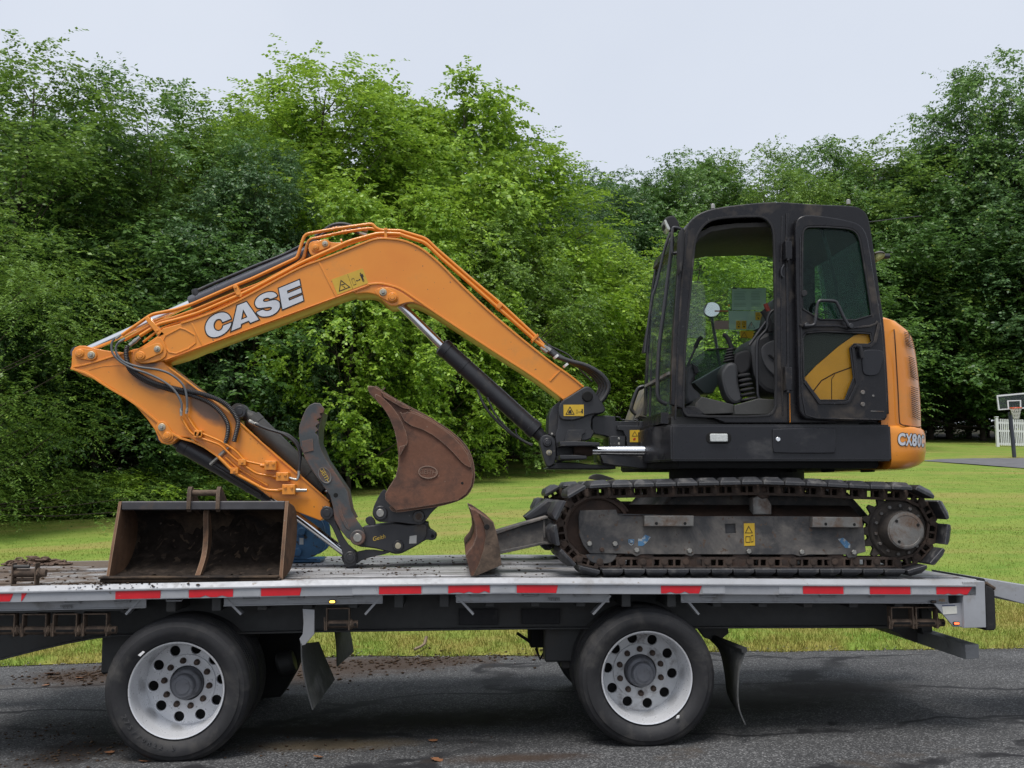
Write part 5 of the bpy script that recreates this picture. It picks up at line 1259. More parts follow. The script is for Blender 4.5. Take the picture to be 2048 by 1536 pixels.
# ---- digging bucket on its hitch
bs_px = list(ZG((645, 118), (690, 120), (740, 150), (790, 190), (860, 235), (940, 275), (946, 290), (1000, 310), (1090, 355), (1180, 410), (1255, 465), (1315, 515), (1372, 590), (1402, 670), (1414, 770), (1400, 850), (1360, 910), (1300, 955), (1200, 975), (1020, 1005), (850, 1028), (810, 995), (770, 950), (768, 905), (800, 850), (845, 780), (864, 700), (865, 620), (848, 480), (812, 370), (760, 280), (700, 220), (660, 180), (640, 138)))
YK0, YK1 = .84, 1.42
bks = plate("bucket", bs_px, YK0, YK0 + .022, m_brst, bevel=.005, label="rusty digging bucket on the arm")
plate("side_plate", bs_px, YK1 - .022, YK1, m_brst, bks, .005)
curve = W(ZG((690, 124), (790, 194), (940, 278), (1090, 358), (1255, 468), (1372, 594), (1410, 770), (1358, 908), (1200, 973), (1020, 1003), (850, 1025), (810, 993)), YK0)
cv = catmull([Vector((x, 0, z)) for x, z in curve], 4)
bm = bmesh.new(); g = [[bm.verts.new((p.x, y, p.z)) for y in (YK0 + .02, YK1 - .02)] for p in cv]
for a, b in zip(g, g[1:]): bm.faces.new((a[0], a[1], b[1], b[0]))
bmesh.ops.recalc_face_normals(bm, faces=bm.faces[:]); bmesh.ops.solidify(bm, geom=bm.faces[:], thickness=-.016)
part("bucket_shell", bm_mesh(bm, "sh", 60), m_brst, bks)
plate("wear_plate", chaikin(list(ZG((870, 300), (900, 320), (945, 300), (1090, 362), (1250, 470), (1365, 592), (1398, 690), (1400, 720), (1340, 690), (1280, 620), (1200, 540), (1080, 450), (920, 395))), 1), YK0 - .014, YK0 - .0005, m_brst, bks, .003)
plate("side_cutter", chaikin(list(ZG((700, 222), (760, 282), (812, 372), (848, 482), (866, 625), (900, 590), (938, 540), (930, 470), (880, 350), (820, 265), (740, 190), (690, 170))), 1), YK0 - .016, YK0 - .0005, m_brst, bks, .004)
plate("gusset", list(ZG((872, 560), (922, 545), (880, 625), (868, 625))), YK0 - .030, YK0 - .016, m_brst, bks, .003)
plate("lip_strip", list(ZG((740, 158), (945, 272), (948, 288), (900, 280), (760, 200))), YK0 - .02, YK0 - .0005, m_brst, bks, .003)
for i in range(4):
    y = YK0 + .03 + i * .155
    tooth = plate("tooth", chaikin(list(ZG((640, 118), (660, 113), (700, 122), (790, 178), (800, 200), (740, 225), (700, 190), (650, 160))), 1), y, y + .07, m_brst, bks, .010)
part("tooth_pin", tube([P(*q, YK0 + .02) for q in ZG((700, 192), (735, 165), (770, 130))], .006, 6), m_rusty, bks)
badge(*ZG((1082, 748))[0], 20, 13, R(4), YK0 - .001, m_brst, m_brst, "GEITH", m_brst, bks, .044)
c_ = P(*ZG((1333, 828))[0], YK0); part("drain_hole", disc(c_.x, c_.z, .011, YK0 - .001, YK0 + .01), m_dark, bks)
for y in (.93, 1.27):
    plate("bucket_lug", chaikin(list(ZG((770, 868), (740, 890), (702, 960), (680, 1010), (676, 1060), (700, 1100), (740, 1115), (840, 1110), (990, 1130), (1040, 1130), (1075, 1090), (1110, 1040), (1175, 983), (1100, 960), (850, 960)))[::1], 1), y, y + .04, m_blk, bks)
for q, rp in ((ZG((735, 1045))[0], 14), (ZG((1015, 1070))[0], 12)):
    pin(*q, rp, .93, m_blk, m_steel if rp > 13 else m_rusty, bks, depth=.03)
# quick hitch and links
hitch = plate("quick_hitch", chaikin(list(ZG((590, 1145), (700, 1130), (840, 1112), (950, 1132), (1080, 1100), (1086, 1160), (1122, 1182), (1146, 1206), (1140, 1235), (1112, 1248), (1076, 1240), (1050, 1252), (1000, 1285), (930, 1322), (880, 1346), (830, 1346), (780, 1326), (680, 1302), (560, 1292), (540, 1250), (585, 1200))), 1), .99, 1.25, m_blk, bevel=.008)
plate("hitch_cheek", chaikin(list(ZG((600, 1150), (700, 1138), (840, 1120), (950, 1140), (1075, 1112), (1070, 1235), (1000, 1278), (880, 1338), (830, 1338), (700, 1300), (600, 1285))), 1), .965, .99, m_blk, hitch)
plate("hitch_ear", chaikin(list(ZG((618, 1088), (660, 1064), (692, 1090), (702, 1136), (640, 1136))), 1), 1.0, 1.03, m_blk, hitch)
text("Geith", *ZG((722, 1228))[0], .963, .042, m_gold, hitch, "hitch_lettering", 14, .0009, shear=.25)
plate("hitch_sticker", list(ZG((948, 1215), (1000, 1208), (998, 1268), (944, 1270))), .962, .9645, flat("pale_sticker", (.40, .40, .38)), hitch, .0005)
for q, rp, m2 in ((ZG((865, 1285))[0], 11, m_zinc), (ZG((570, 1225))[0], 13, m_steel)): pin(*q, rp, .965, m_blk, m2, hitch, depth=.02)
c_ = P(*ZG((1115, 1215))[0], .985); part("ear_hole", disc(c_.x, c_.z, .012, .983, .992), m_dark, hitch)
for y in (.945, 1.26):
    lk = plate("bucket_link", chaikin(list(ZG((302, 1005), (340, 990), (382, 1025), (402, 1100), (480, 1260), (555, 1325), (566, 1385), (548, 1438), (470, 1440), (462, 1350), (418, 1235), (368, 1125), (312, 1090))), 1), y, y + .035, m_blk)
    plate("bucket_link", chaikin(list(ZG((480, 1345), (560, 1330), (650, 1310), (780, 1328), (870, 1270), (890, 1300), (780, 1345), (680, 1365), (600, 1388), (560, 1420), (500, 1420))), 1), y + .04 if y < 1 else y - .05, (y + .04 if y < 1 else y - .05) + .03, m_blk)
for q, rp in ((ZG((345, 1045))[0], 13), (ZG((515, 1370))[0], 12)): pin(*q, rp, .945, m_blk, parent=None, depth=.02)
pin(*ZG((570, 1225))[0], 15, .925, m_thumb, m_steel, thb, depth=.03)

# ---- swing post
sp = plate("swing_post", chaikin(list(ZJ((290, 480), (330, 330), (480, 240), (680, 115), (750, 100), (810, 125), (900, 240), (1010, 420), (1040, 470), (1000, 520), (880, 540), (820, 590), (805, 760), (850, 800), (850, 850), (790, 950), (560, 960), (560, 1040), (560, 1180), (700, 1190), (700, 1240), (560, 1260), (420, 1260), (290, 1310), (250, 1140), (245, 830), (285, 740)))[::1], 1), .94, 1.34, m_blk, bevel=.008)
plate("reinforcement", chaikin(list(ZJ((285, 470), (335, 335), (480, 245), (690, 110), (750, 98), (810, 122), (905, 240), (1015, 420), (1040, 475), (985, 525), (790, 540), (570, 635), (370, 635), (305, 590))), 1), .915, .94, m_blk, sp, .008)
plate("reinforcement", chaikin(list(ZJ((370, 975), (440, 785), (700, 780), (720, 830), (670, 860), (650, 960), (420, 975))), 0), .925, .94, m_blk, sp, .004)
p_ = list(ZJ((130, 850), (145, 560), (200, 420), (330, 310), (330, 480), (290, 740), (250, 900)))
plate("side_cheek", p_, 1.02, 1.30, m_blk, sp, .006)
plate("cylinder_lug", chaikin(list(ZJ((0, 960), (30, 880), (100, 860), (190, 890), (250, 960), (260, 1300), (110, 1390), (60, 1240), (10, 1060))), 1), .92, 1.04, m_blk, sp, .006)
plate("foot_plate", chaikin(list(ZJ((110, 1390), (290, 1290), (560, 1300), (800, 1330), (1190, 1325), (1195, 1400), (200, 1400))), 0), .94, 1.36, m_blk, sp, .006)
plate("swing_ear", list(ZJ((310, 970), (560, 960), (940, 985), (940, 1035), (320, 1045))), .62, 1.0, m_blk, sp, .006)
plate("swing_ear", list(ZJ((310, 1180), (560, 1180), (735, 1195), (740, 1245), (320, 1250))), .62, 1.0, m_blk, sp, .006)
part("foot_pin", disc(*PX(*ZJ((745, 260))[0], .915), .040, .893, .917, None, 14), m_dark, sp)
pin(*ZJ((115, 985))[0], 9, .92, m_blk, None, sp, depth=.02); bolt(*ZJ((143, 1145))[0], 6, .92, sp); bolt(*ZJ((190, 853))[0], 2.5, 1.02, sp, wash=False)
lb = plate("warning_label", list(ZJ((370, 390), (690, 388), (692, 568), (372, 568))), .9115, .9145, m_yel, sp, .0005)
ink(ring_px(ZJ((472, 410), (545, 545), (400, 545)), .24), sp, .910); ink(ZJ((440, 525), (455, 480), (490, 470), (500, 525)), sp, .910)
ink(ring_px(ZJ((572, 468), (592, 468), (592, 525), (572, 525)), .25), sp, .910); ink(ZJ((600, 500), (645, 500), (645, 488), (655, 488), (655, 455), (675, 455), (675, 525), (655, 525), (655, 506), (600, 506)), sp, .910)
# ---- swing bracket on the house front, swing cylinder
sb = plate("swing_bracket", list(ZJ((860, 560), (1070, 560), (1190, 575), (1190, 650), (1670, 650), (1690, 720), (1690, 1010), (1640, 1240), (1690, 1300), (1000, 1310), (950, 1280), (960, 1160), (1110, 1130), (1110, 900), (1000, 870), (860, 850), (820, 780), (815, 620))), 1.0, 1.40, m_blk, bevel=.006)
plate("bracket_web", list(ZJ((1570, 650), (1690, 650), (1690, 1060), (1370, 1060), (1360, 900), (1310, 800), (1220, 780), (1220, 720), (1570, 720))), .93, 1.0, m_blk, sb, .004)
plate("valve_cover", list(ZJ((1100, 900), (1130, 880), (1345, 880), (1345, 1045), (1100, 1045))), .90, .99, m_blk, sb, .006)
for q in ((1243, 922), (1243, 1006)): part("cover_screw", disc(*PX(*ZJ(q)[0], .90), .009, .894, .902, None, 10), m_steel, sb)
plate("warning_label", list(ZJ((1415, 790), (1572, 788), (1574, 980), (1416, 980))), .926, .929, m_yel, sb, .0005)
ink(ring_px(ZJ((1492, 805), (1540, 888), (1445, 888)), .24), sb, .9245); ink(ZJ((1465, 925), (1490, 910), (1510, 915), (1500, 950), (1470, 955)), sb, .9245, flat("label_red", (.35, .03, .01)))
sc_ = part("swing_cylinder", rod(P(*ZJ((820, 1110))[0], .80), P(*ZJ((1760, 1110))[0], .66), [(0, .031), (.5, .031)], 20), m_chrome)
A = P(*ZJ((1700, 1110))[0], .67); part("gland", rod(A, A + Vector((.06, -.01, 0)), [(0, .055), (.012, .062), (.05, .062), (.06, .05)], 22), m_blk, sc_)
A = P(*ZJ((820, 1110))[0], .80); part("rod_eye", rod(A - Vector((.13, 0, 0)), A, [(0, .05), (.08, .05), (.13, .036)], 16), m_rustdk, sc_)
part("lower_guard", solid(W(ZJ((950, 1180), (1650, 1200), (1850, 1260), (1850, 1390), (1600, 1390), (1150, 1340), (1000, 1310)), .75), .75, .95, .004), m_blk, sb)
pipe(ZJ((1200, 580), (1260, 590), (1280, 620), (1440, 640), (1530, 620), (1540, 640), (1500, 660)), .95, .005, m_hose, sb, "cable")
# ---- tracks
PITCH = 44.0
def track(dy, far):
    Yn = .035 + dy
    cl, cr, Rr = (1197, 1057), (1812, 1057), 74.0
    loop = []
    for t in np.linspace(90, 270, 25): loop.append((cl[0] + Rr * math.cos(R(t)), cl[1] + Rr * math.sin(R(t))))     # bottom-left round to top-left
    loop += [(1300, 981), (1400, 978.5), (1520, 976), (1620, 979), (1740, 985)]
    rr_ = 70.0
    for t in np.linspace(-88, 90, 25): loop.append((cr[0] + Rr * math.cos(R(t)), cr[1] + (rr_ if t < 0 else Rr) * math.sin(R(t))))
    loop.append(loop[0])
    pts = [P(x, y, .035) for x, y in loop]
    d = [0.0]
    for a, b in zip(pts, pts[1:]): d.append(d[-1] + (b - a).length)
    n = round(d[-1] / (PITCH / 311)); step = d[-1] / n
    def at(s):
        s %= d[-1]; j = int(np.searchsorted(d, s)); j = min(max(j, 1), len(pts) - 1); f = (s - d[j - 1]) / max(1e-9, d[j] - d[j - 1]); return pts[j - 1].lerp(pts[j], f)
    # one pad: wide at the chain, narrower at the ground, chamfered all round
    L, Wd, T = step, .45, .050
    bm = bmesh.new()
    def ringv(hx, y0, y1, z): return [bm.verts.new(p) for p in ((-hx, y0, z), (hx, y0, z), (hx, y1, z), (-hx, y1, z))]
    r0 = ringv(L * .475, .0, Wd, 0); r1 = ringv(L * .465, .0, Wd, T * .42); r2 = ringv(L * .29, .045, Wd - .045, T)
    for a, b in ((r0, r1), (r1, r2)):
        for j in range(4): bm.faces.new((a[j], a[(j + 1) % 4], b[(j + 1) % 4], b[j]))
    bm.faces.new(r0[::-1]); bm.faces.new(r2)
    bmesh.ops.bevel(bm, geom=bm.edges[:], offset=.003, segments=1, affect='EDGES')
    pad = bm_mesh(bm, "pad", 25)
    # chain link: side bars with two windows, pin bosses
    lm = []
    for y in (.135, .255):
        lm.append(solid([[(-L * .52, -.070), (L * .50, -.070), (L * .54, -.058), (L * .54, -.016), (L * .48, -.001), (-L * .48, -.001), (-L * .54, -.022), (-L * .54, -.058)], [(-L * .30, -.052), (-L * .05, -.052), (-L * .05, -.012), (-L * .30, -.012)], [(L * .05, -.052), (L * .28, -.052), (L * .28, -.012), (L * .05, -.012)]], y, y + .03, .002))
        lm.append(disc(L * .46, -.040, .019, y - .006, y, None, 12))
    lm.append(rod((L * .46, .13, -.04), (L * .46, .29, -.04), [(0, .022), (.16, .022)], 12))
    link = join(lm)
    for i in range(n):
        s = step * (i + .35); p = at(s); q = (at(s + step * .5) - at(s - step * .5)).normalized()
        # q runs clockwise on screen; outward is to its left in the XZ plane
        o = Vector((0, 1, 0)).cross(q); 
        c = Vector(((cl[0] + cr[0]) / 2, 0)); mid = (P(cl[0], cl[1], .035) + P(cr[0], cr[1], .035)) / 2
        near_c = P(*cl, .035) if p.x < P(*cl, .035).x else (P(*cr, .035) if p.x > P(*cr, .035).x else Vector((p.x, p.y, mid.z)))
        if o.dot(p - near_c) < 0: o = -o
        yax = o.cross(q)
        xax = q if yax.y > 0 else -q
        m = Matrix((xax, Vector((0, 1, 0)), o)).transposed()
        base = p + o * (.074 - T) + Vector((0, dy, 0))
        part("track_pad", pad, m_shoe, loc=tuple(base), rot=m)
        part("track_link", link, m_link, loc=tuple(base), rot=m)
    return n
ntr = track(0.0, False); track(1.76, True)
for dy in (0.0, 1.76):
    Yf = .16 + dy
    sh = lambda px, Y=.16: W(px, Y)
    fr_px = list(ZD((758, 880), (766, 835), (1000, 830), (1010, 866), (1100, 872), (2046, 872))) + list(ZE((560, 872), (1035, 876), (1050, 960), (1062, 1100), (1010, 1112), (1000, 1135), (950, 1140), (935, 1118), (700, 1118), (640, 1130), (600, 1118))) + list(ZD((2048, 1118), (1500, 1116), (1480, 1130), (1440, 1116), (1160, 1116), (1130, 1130), (1100, 1113), (830, 1110), (790, 1060), (762, 990)))
    hole = list(ZD((1697, 922), (1762, 920), (1768, 980), (1700, 984)))
    fo = part("track_frame", solid([sh(fr_px), sh(hole)], Yf, Yf + .02, .004), m_track)
    part("frame_box", solid(sh(list(ZD((800, 850), (2040, 880))) + list(ZE((1000, 885), (1000, 1100))) + list(ZD((830, 1095)))), Yf + .021, Yf + .27, .01), m_track, fo)
    # sloping top plate that sheds the mud
    a, b = P(*ZD((1010, 872))[0], .16), P(*ZE((1030, 880))[0], .16)
    bm = bmesh.new(); q = [bm.verts.new(v) for v in ((a.x, Yf + .005, a.z), (b.x, Yf + .005, b.z), (b.x, Yf + .20, b.z + .075), (a.x, Yf + .20, a.z + .075))]
    bm.faces.new(q); bmesh.ops.solidify(bm, geom=bm.faces[:], thickness=.008); part("top_plate", bm_mesh(bm), m_rustdk, fo)
    if dy == 0:
        for px in (ZD((1180, 868), (1497, 868), (1497, 937), (1180, 937)), ZE((722, 876), (1040, 878), (1040, 945), (720, 943))):
            part("step_bar", solid(W(px, .10), .10, .165, .006), m_gal, fo)
        for q in ((1257, 918), (1440, 918)): part("bar_hole", disc(*PX(*ZD(q)[0], .10), .010, .098, .106), m_dark, fo)
        for q in ((805, 922), (988, 925)): part("bar_hole", disc(*PX(*ZE(q)[0], .10), .010, .098, .106), m_dark, fo)
        for q in list(ZD((828, 1047), (992, 1048), (1468, 1092), (1847, 1096), (1130, 1088))) + list(ZE((650, 1100), (983, 1102))):
            part("frame_bolt", disc(*PX(*q, .16), .018, .143, .162, None, 6), m_steel, fo)
        part("rusty_bolt", disc(*PX(*ZD((908, 1085))[0], .16), .015, .146, .162, None, 8), m_rustdk, fo)
        part("warning_label", solid(W(ZE((280, 918), (348, 916), (352, 1060), (282, 1062)), .16), .157, .1598, .0005), m_yel, fo)
        part("pictogram", solid([W(c_, .155) for c_ in ring_px(ZE((312, 932), (338, 980), (288, 980)), .24)], .155, .1565, .0002), m_ink, fo)
        for px in (ZE((292, 1000), (322, 1000), (322, 1040), (292, 1040)), ZE((326, 995), (340, 990), (342, 1035), (328, 1040))):
            part("pictogram", solid([W(c_, .155) for c_ in ring_px(px, .2)], .155, .1565, .0002), m_ink, fo)
        m_sb = scuffed("sticker_blue", (.07, .19, .34), (.30, .33, .34), .50, 30)
        for px in (ZD((1140, 1015), (1160, 1018), (1185, 990), (1222, 1005), (1195, 1040), (1170, 1062), (1140, 1062)), ZE((882, 1018), (918, 1010), (962, 1050), (960, 1075), (930, 1075), (905, 1045))):
            part("torn_sticker", solid(W(px, .16), .158, .1598, .0004), m_sb, fo)
        part("torn_sticker", solid([W(c_, .16) for c_ in ring_px(ZD((1078, 1020), (1115, 1020), (1112, 1048), (1096, 1060), (1080, 1048)), .25)], .158, .1598, .0004), m_sb, fo)
        part("torn_sticker", disc(*PX(*ZD((1097, 1033))[0], .16), .010, .158, .1598), m_sb, fo)
    # carrier roller support, idler guard
    part("roller_support", solid(sh(ZE((345, 755), (400, 735), (440, 755), (467, 800), (466, 862), (350, 862))), Yf + .03, Yf + .13, .008), m_gal, fo)
    part("idler_guard", solid(sh(chaikin(list(ZD((800, 1108), (1010, 1113), (1000, 1140), (975, 1168), (940, 1178), (860, 1176), (822, 1155))), 1)), Yf + .008, Yf + .05, .006), m_track, fo)
    part("carrier_roller", rod((P(1525, 985, .2).x, Yf + .02, P(1525, 985, .2).z), (P(1525, 985, .2).x, Yf + .24, P(1525, 985, .2).z), [(0, .035), (.02, .05), (.2, .05), (.22, .035)], 20), m_rustdk, fo)
    # idler wheel
    c_ = P(*ZD((880, 962))[0], .20); idl = lathe([(0.0, .001), (0, .06), (.02, .10), (.03, .20), (.0, .205), (-.005, .222), (.05, .226), (.055, .25), (.10, .25), (.105, .226), (.15, .222), (.15, .001)], 44)
    part("idler_wheel", idl, m_rustdk, loc=(c_.x, Yf + .03, c_.z))
    # bottom rollers
    for i, px in enumerate((1290, 1385, 1480, 1575, 1670)):
        c2 = P(px, 1120, .2); part("track_roller", rod((c2.x, Yf + .01, c2.z), (c2.x, Yf + .26, c2.z), [(0, .04), (.01, .062), (.09, .062), (.095, .05), (.15, .05), (.155, .062), (.24, .062), (.25, .04)], 22), m_rustdk)
    # sprocket and final drive
    c_ = P(*ZE((1262, 958))[0], .21); nt_ = 17; pts = []
    for i in range(nt_ * 4):
        a = 2 * math.pi * i / (nt_ * 4); r = (.205, .205, .246, .246)[i % 4]; pts.append((c_.x + r * math.cos(a), c_.z + r * math.sin(a)))
    sp_ = part("sprocket", solid(pts, Yf + .05, Yf + .09, .006), m_sprk)
    part("drive_flange", rod((c_.x, Yf + .06, c_.z), (c_.x, Yf - .02 + .05, c_.z), [(0, .195), (.02, .195), (.03, .185)], 40), m_sprk, sp_)
    for i in range(14):
        a = 2 * math.pi * i / 14 + .15; part("flange_bolt", disc(c_.x + .160 * math.cos(a), c_.z + .160 * math.sin(a), .012, Yf + .012, Yf + .032, None, 6), m_gal, sp_)
    part("motor_housing", rod((c_.x, Yf + .04, c_.z), (c_.x, Yf - .085, c_.z), [(0, .142), (.02, .138), (.115, .126), (.125, .124)], 44), m_sprk, sp_)
    part("cover_plate", rod((c_.x, Yf - .084, c_.z), (c_.x, Yf - .100, c_.z), [(0, .121), (.004, .121), (.0045, .112), (.011, .112), (.012, .100), (.010, .098), (.0105, .02)], 44), m_gal, sp_)
    for a in (100, 200, 350): part("cover_screw", disc(c_.x + .088 * math.cos(R(a + 35)), c_.z + .088 * math.sin(R(a + 35)), .010, Yf - .099, Yf - .092, None, 10), m_dark, sp_)
# car body and turntable
za, zb = P(1500, 1060, 1.1).z, P(1500, 948, 1.1).z
part("car_body", solid(W([(1330, 1095), (1300, 1030), (1340, 985), (1680, 985), (1720, 1030), (1690, 1095)], .62), .44, 1.86, .03), m_track)
part("turntable", rod((P(1440, 950, 1.12).x + .12, 1.12, P(1440, 985, .9).z), (P(1440, 950, 1.12).x + .12, 1.12, P(1440, 936, .9).z), [(0, .50), (.03, .50), (.031, .46), (.10, .46), (.101, .50), (.22, .50)], 48), m_black)
part("hose_guard", solid(W(chaikin(list(ZD((815, 640), (830, 610), (880, 598), (960, 622), (1000, 640))), 1), 1.75), 1.7, 1.75, .004), m_track)

# ---- dozer blade
bl_px = list(ZD((62, 818), (100, 830), (150, 865), (165, 875), (215, 910), (240, 1000), (256, 1090), (266, 1185), (103, 1256), (68, 1256), (50, 1180), (36, 1125), (42, 1105), (82, 1058), (103, 1000), (98, 930), (80, 870)))
blade = plate("dozer_blade", bl_px, .06, 2.22, m_brst, bevel=.008)
plate("end_plate", list(ZD((120, 850), (212, 912), (238, 1000), (256, 1092), (266, 1185), (110, 1252), (85, 1250), (120, 1180), (150, 1090), (165, 1000), (155, 920))), .046, .060, m_rusty, blade, .003)
part("blade_hole", disc(*PX(*ZD((172, 940))[0], .046), .018, .044, .05), m_dark, blade)
for y in (.42, 1.72):
    ar = plate("blade_arm", list(ZD((205, 985), (300, 962), (530, 893), (555, 880), (610, 905), (626, 960), (622, 1022), (596, 1050), (540, 1045), (260, 1108), (225, 1100))), y, y + .16, m_track, bevel=.006)
    plate("arm_flange", list(ZD((215, 970), (400, 915), (560, 872), (565, 884), (400, 932), (225, 990))), y - .03, y + .19, m_track, ar, .003)
    plate("arm_flange", list(ZD((240, 1098), (540, 1035), (590, 1040), (590, 1052), (540, 1052), (262, 1114))), y - .025, y + .185, m_track, ar, .003)
    plate("arm_gusset", list(ZD((533, 895), (545, 890), (548, 1010), (533, 1012))), y - .02, y, m_track, ar, .002)
plate("blade_cylinder", list(ZD((412, 875), (560, 760), (660, 770), (700, 800), (440, 910))), .78, 1.02, m_blk, blade, .02)

# ---- house base, counterweight, hood
def plan_prism(plan, z0, z1, bevel, name, mat, parent=None):
    bm = bmesh.new(); lo = [bm.verts.new((x, y, z0)) for x, y in plan]; hi = [bm.verts.new((x, y, z1)) for x, y in plan]
    m = len(plan)
    bm.faces.new(lo[::-1]); bm.faces.new(hi)
    for j in range(m): bm.faces.new((lo[j], lo[(j + 1) % m], hi[(j + 1) % m], hi[j]))
    bmesh.ops.recalc_face_normals(bm, faces=bm.faces[:])
    if bevel: bmesh.ops.bevel(bm, geom=bm.edges[:], offset=bevel, segments=2, affect='EDGES')
    return part(name, bm_mesh(bm, "pl", 40), mat, parent)
YS = .12
xs1, xs2 = P(1343, 890, YS).x, P(1783, 890, YS).x
zs0, zs1 = P(1560, 922, YS).z, P(1560, 849, YS).z
xcor = P(1298, 890, .48).x
skirt = plan_prism([(xs1, YS), (xs2, YS), (xs2, 2.14), (xcor, 2.14), (xcor, .48)], zs0, zs1, .012, "side_skirt", m_skirt)
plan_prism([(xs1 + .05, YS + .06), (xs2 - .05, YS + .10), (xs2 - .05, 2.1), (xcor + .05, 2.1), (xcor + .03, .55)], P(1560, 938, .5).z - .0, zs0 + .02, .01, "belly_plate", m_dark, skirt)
plate("locker_door", [(1547, 857), (1668, 855.5), (1671.5, 860), (1671.5, 904), (1668, 907), (1549, 906.5), (1546, 902), (1545, 861)], YS - .012, YS + .002, m_skirt, skirt, .006, smooth_n=1)
part("locker_lock", disc(*PX(1556, 878.5, YS - .012), .016, YS - .020, YS - .011), m_chrome, skirt)
c_ = PX(1437, 876, YS); part("lamp_recess", solid(rnd_rect(c_[0] - .085, c_[1] - .038, c_[0] + .085, c_[1] + .038, .036), YS - .004, YS + .001, .003), m_dark, skirt)
part("step_lamp", solid(rnd_rect(c_[0] - .060, c_[1] - .026, c_[0] + .058, c_[1] + .028, .010), YS - .022, YS - .003, .006), paint("lamp_lens", (.50, .52, .50), .18, 0, var=.2, vs=60, bump=.5, bscale=200, spec=.8), skirt)
for r_ in range(4):
    for c2 in range(2):
        q = ZJ((1852 + c2 * 52, 868 + r_ * 53), (1888 + c2 * 52, 862 + r_ * 53), (1888 + c2 * 52, 898 + r_ * 53), (1852 + c2 * 52, 902 + r_ * 53))
        yy = .12 + (P(1343, 890, .12).x - P(q[0][0], q[0][1], .2).x) / (xs1 - xcor) * .36
        plate("vent_slot", q, yy - .02, yy + .02, m_dark, skirt, .002)
# underside clutter
for i, px in enumerate((1550, 1585, 1616, 1660, 1690, 1740)):
    pz = P(px, 930, .6); part("belly_bracket", box(pz.x - .015, pz.x + .015, .55, .75, pz.z - (.05 if i % 2 else .02), pz.z + .06, .003), m_dark, skirt)
pipe([(1516, 928), (1600, 934), (1700, 930), (1780, 931)], .5, .012, flat("tan_hose", (.16, .15, .10), .6), skirt, "hose")

xcw0 = P(1782, 890, .14).x
def loft(name, rings, mat, parent=None, ang=40):
    bm = bmesh.new(); g = [[bm.verts.new(p) for p in r] for r in rings]; m = len(rings[0])
    for a, b in zip(g, g[1:]):
        for j in range(m): bm.faces.new((a[j], a[(j + 1) % m], b[(j + 1) % m], b[j]))
    bm.faces.new(g[0][::-1]); bm.faces.new(g[-1]); bmesh.ops.recalc_face_normals(bm, faces=bm.faces[:])
    return part(name, bm_mesh(bm, "loft", ang), mat, parent)
RY = .62                                        # depth over which the rear corner rounds off
def cw_plan(xa, xb, z, y0=.14, y1=2.12, n=14, ins=0.0):
    """Plan of the rear body: flat flank, rounded rear corners, flat back."""
    pts = [(xa, y0 + ins, z)]
    xr0 = xa + (xb - xa) * .05
    for i in range(n + 1):
        t = i / n * math.pi / 2; pts.append((xr0 + (xb - ins - xr0) * math.sin(t) ** .9, y0 + ins + RY * (1 - math.cos(t)) ** 1.0, z))
    for i in range(n, -1, -1):
        t = i / n * math.pi / 2; pts.append((xr0 + (xb - ins - xr0) * math.sin(t) ** .9, y1 - ins - RY * (1 - math.cos(t)), z))
    pts.append((xa, y1 - ins, z))
    return pts
def xback(px, py, xa=None, y0=.14):
    """Rearmost X of the rounded body whose outline, seen from the camera, falls on this pixel."""
    xa = P(1770, 890, .14).x if xa is None else xa; z = P(px, py, .4).z; lo, hi = xa + .02, xa + 1.2
    for _ in range(30):
        xb = (lo + hi) / 2; xr0 = xa + (xb - xa) * .05; m = 0
        for i in range(25):
            t = i / 24 * math.pi / 2; m = max(m, proj((xr0 + (xb - xr0) * math.sin(t) ** .9, y0 + RY * (1 - math.cos(t)), z))[0])
        if m < px: lo = xb
        else: hi = xb
    return lo
def surf_y(x, xa, xb, y0=.14):
    xr0 = xa + (xb - xa) * .05
    if x <= xr0: return y0
    s = min(1, ((x - xr0) / (xb - xr0))) ** (1 / .9); t = math.asin(s); return y0 + RY * (1 - math.cos(t))
def cw_at(px, py, xa, xbf, out=.003):
    """Point of the rounded rear body seen at a pixel, lifted a little off it."""
    lo, hi = .12, .14 + RY
    for _ in range(40):
        mid = (lo + hi) / 2; p = P(px, py, mid)
        if surf_y(p.x, xa, xbf(p.z)) > mid: lo = mid
        else: hi = mid
    p = P(px, py, lo); return p + (CAM - p).normalized() * out
zc = lambda py: P(1810, py, .3).z
xbc = xback(1851.5, 890, xcw0)
def xb_cw(z): return float(np.interp(z, [zc(938), zc(925), zc(905), zc(862), zc(853)], [xbc - .10, xbc - .02, xbc, xbc, xbc - .02]))
rings = []
for py, ins in ((939, .07), (936, .035), (930, .012), (921, 0), (900, 0), (870, 0), (860, .004), (855, .014), (853, .03)):
    z = zc(py); rings.append(cw_plan(xcw0, xb_cw(z), z, ins=ins))
cw = loft("counterweight", rings, m_or)
hood_out = [(1685, 835), (1722, 836), (1770, 848), (1815, 870), (1852, 905), (1876, 950), (1895, 1050), (1910, 1180), (1920, 1300), (1926, 1420), (1926, 1500)]
hood_out = ZC(*hood_out)
xh0 = P(1762, 800, .15).x
hz_ = [zc(y) for x, y in hood_out]; hx_ = [xback(x, y, xh0, .16) for x, y in hood_out]
def xb_h(z): return float(np.interp(z, hz_[::-1], hx_[::-1]))
rings = [cw_plan(xh0, xb_h(z), z, y0=.16, y1=2.10) for z in np.linspace(zc(856), hz_[2], 16)]
rings += [cw_plan(xh0, xb_h(hz_[1]) + .0, hz_[1] + .004, y0=.18, y1=2.08, ins=.0), cw_plan(xh0, xb_h(hz_[1]) - .06, hz_[1] + .012, y0=.23, y1=2.03)]
hood = loft("engine_hood", rings, m_or)
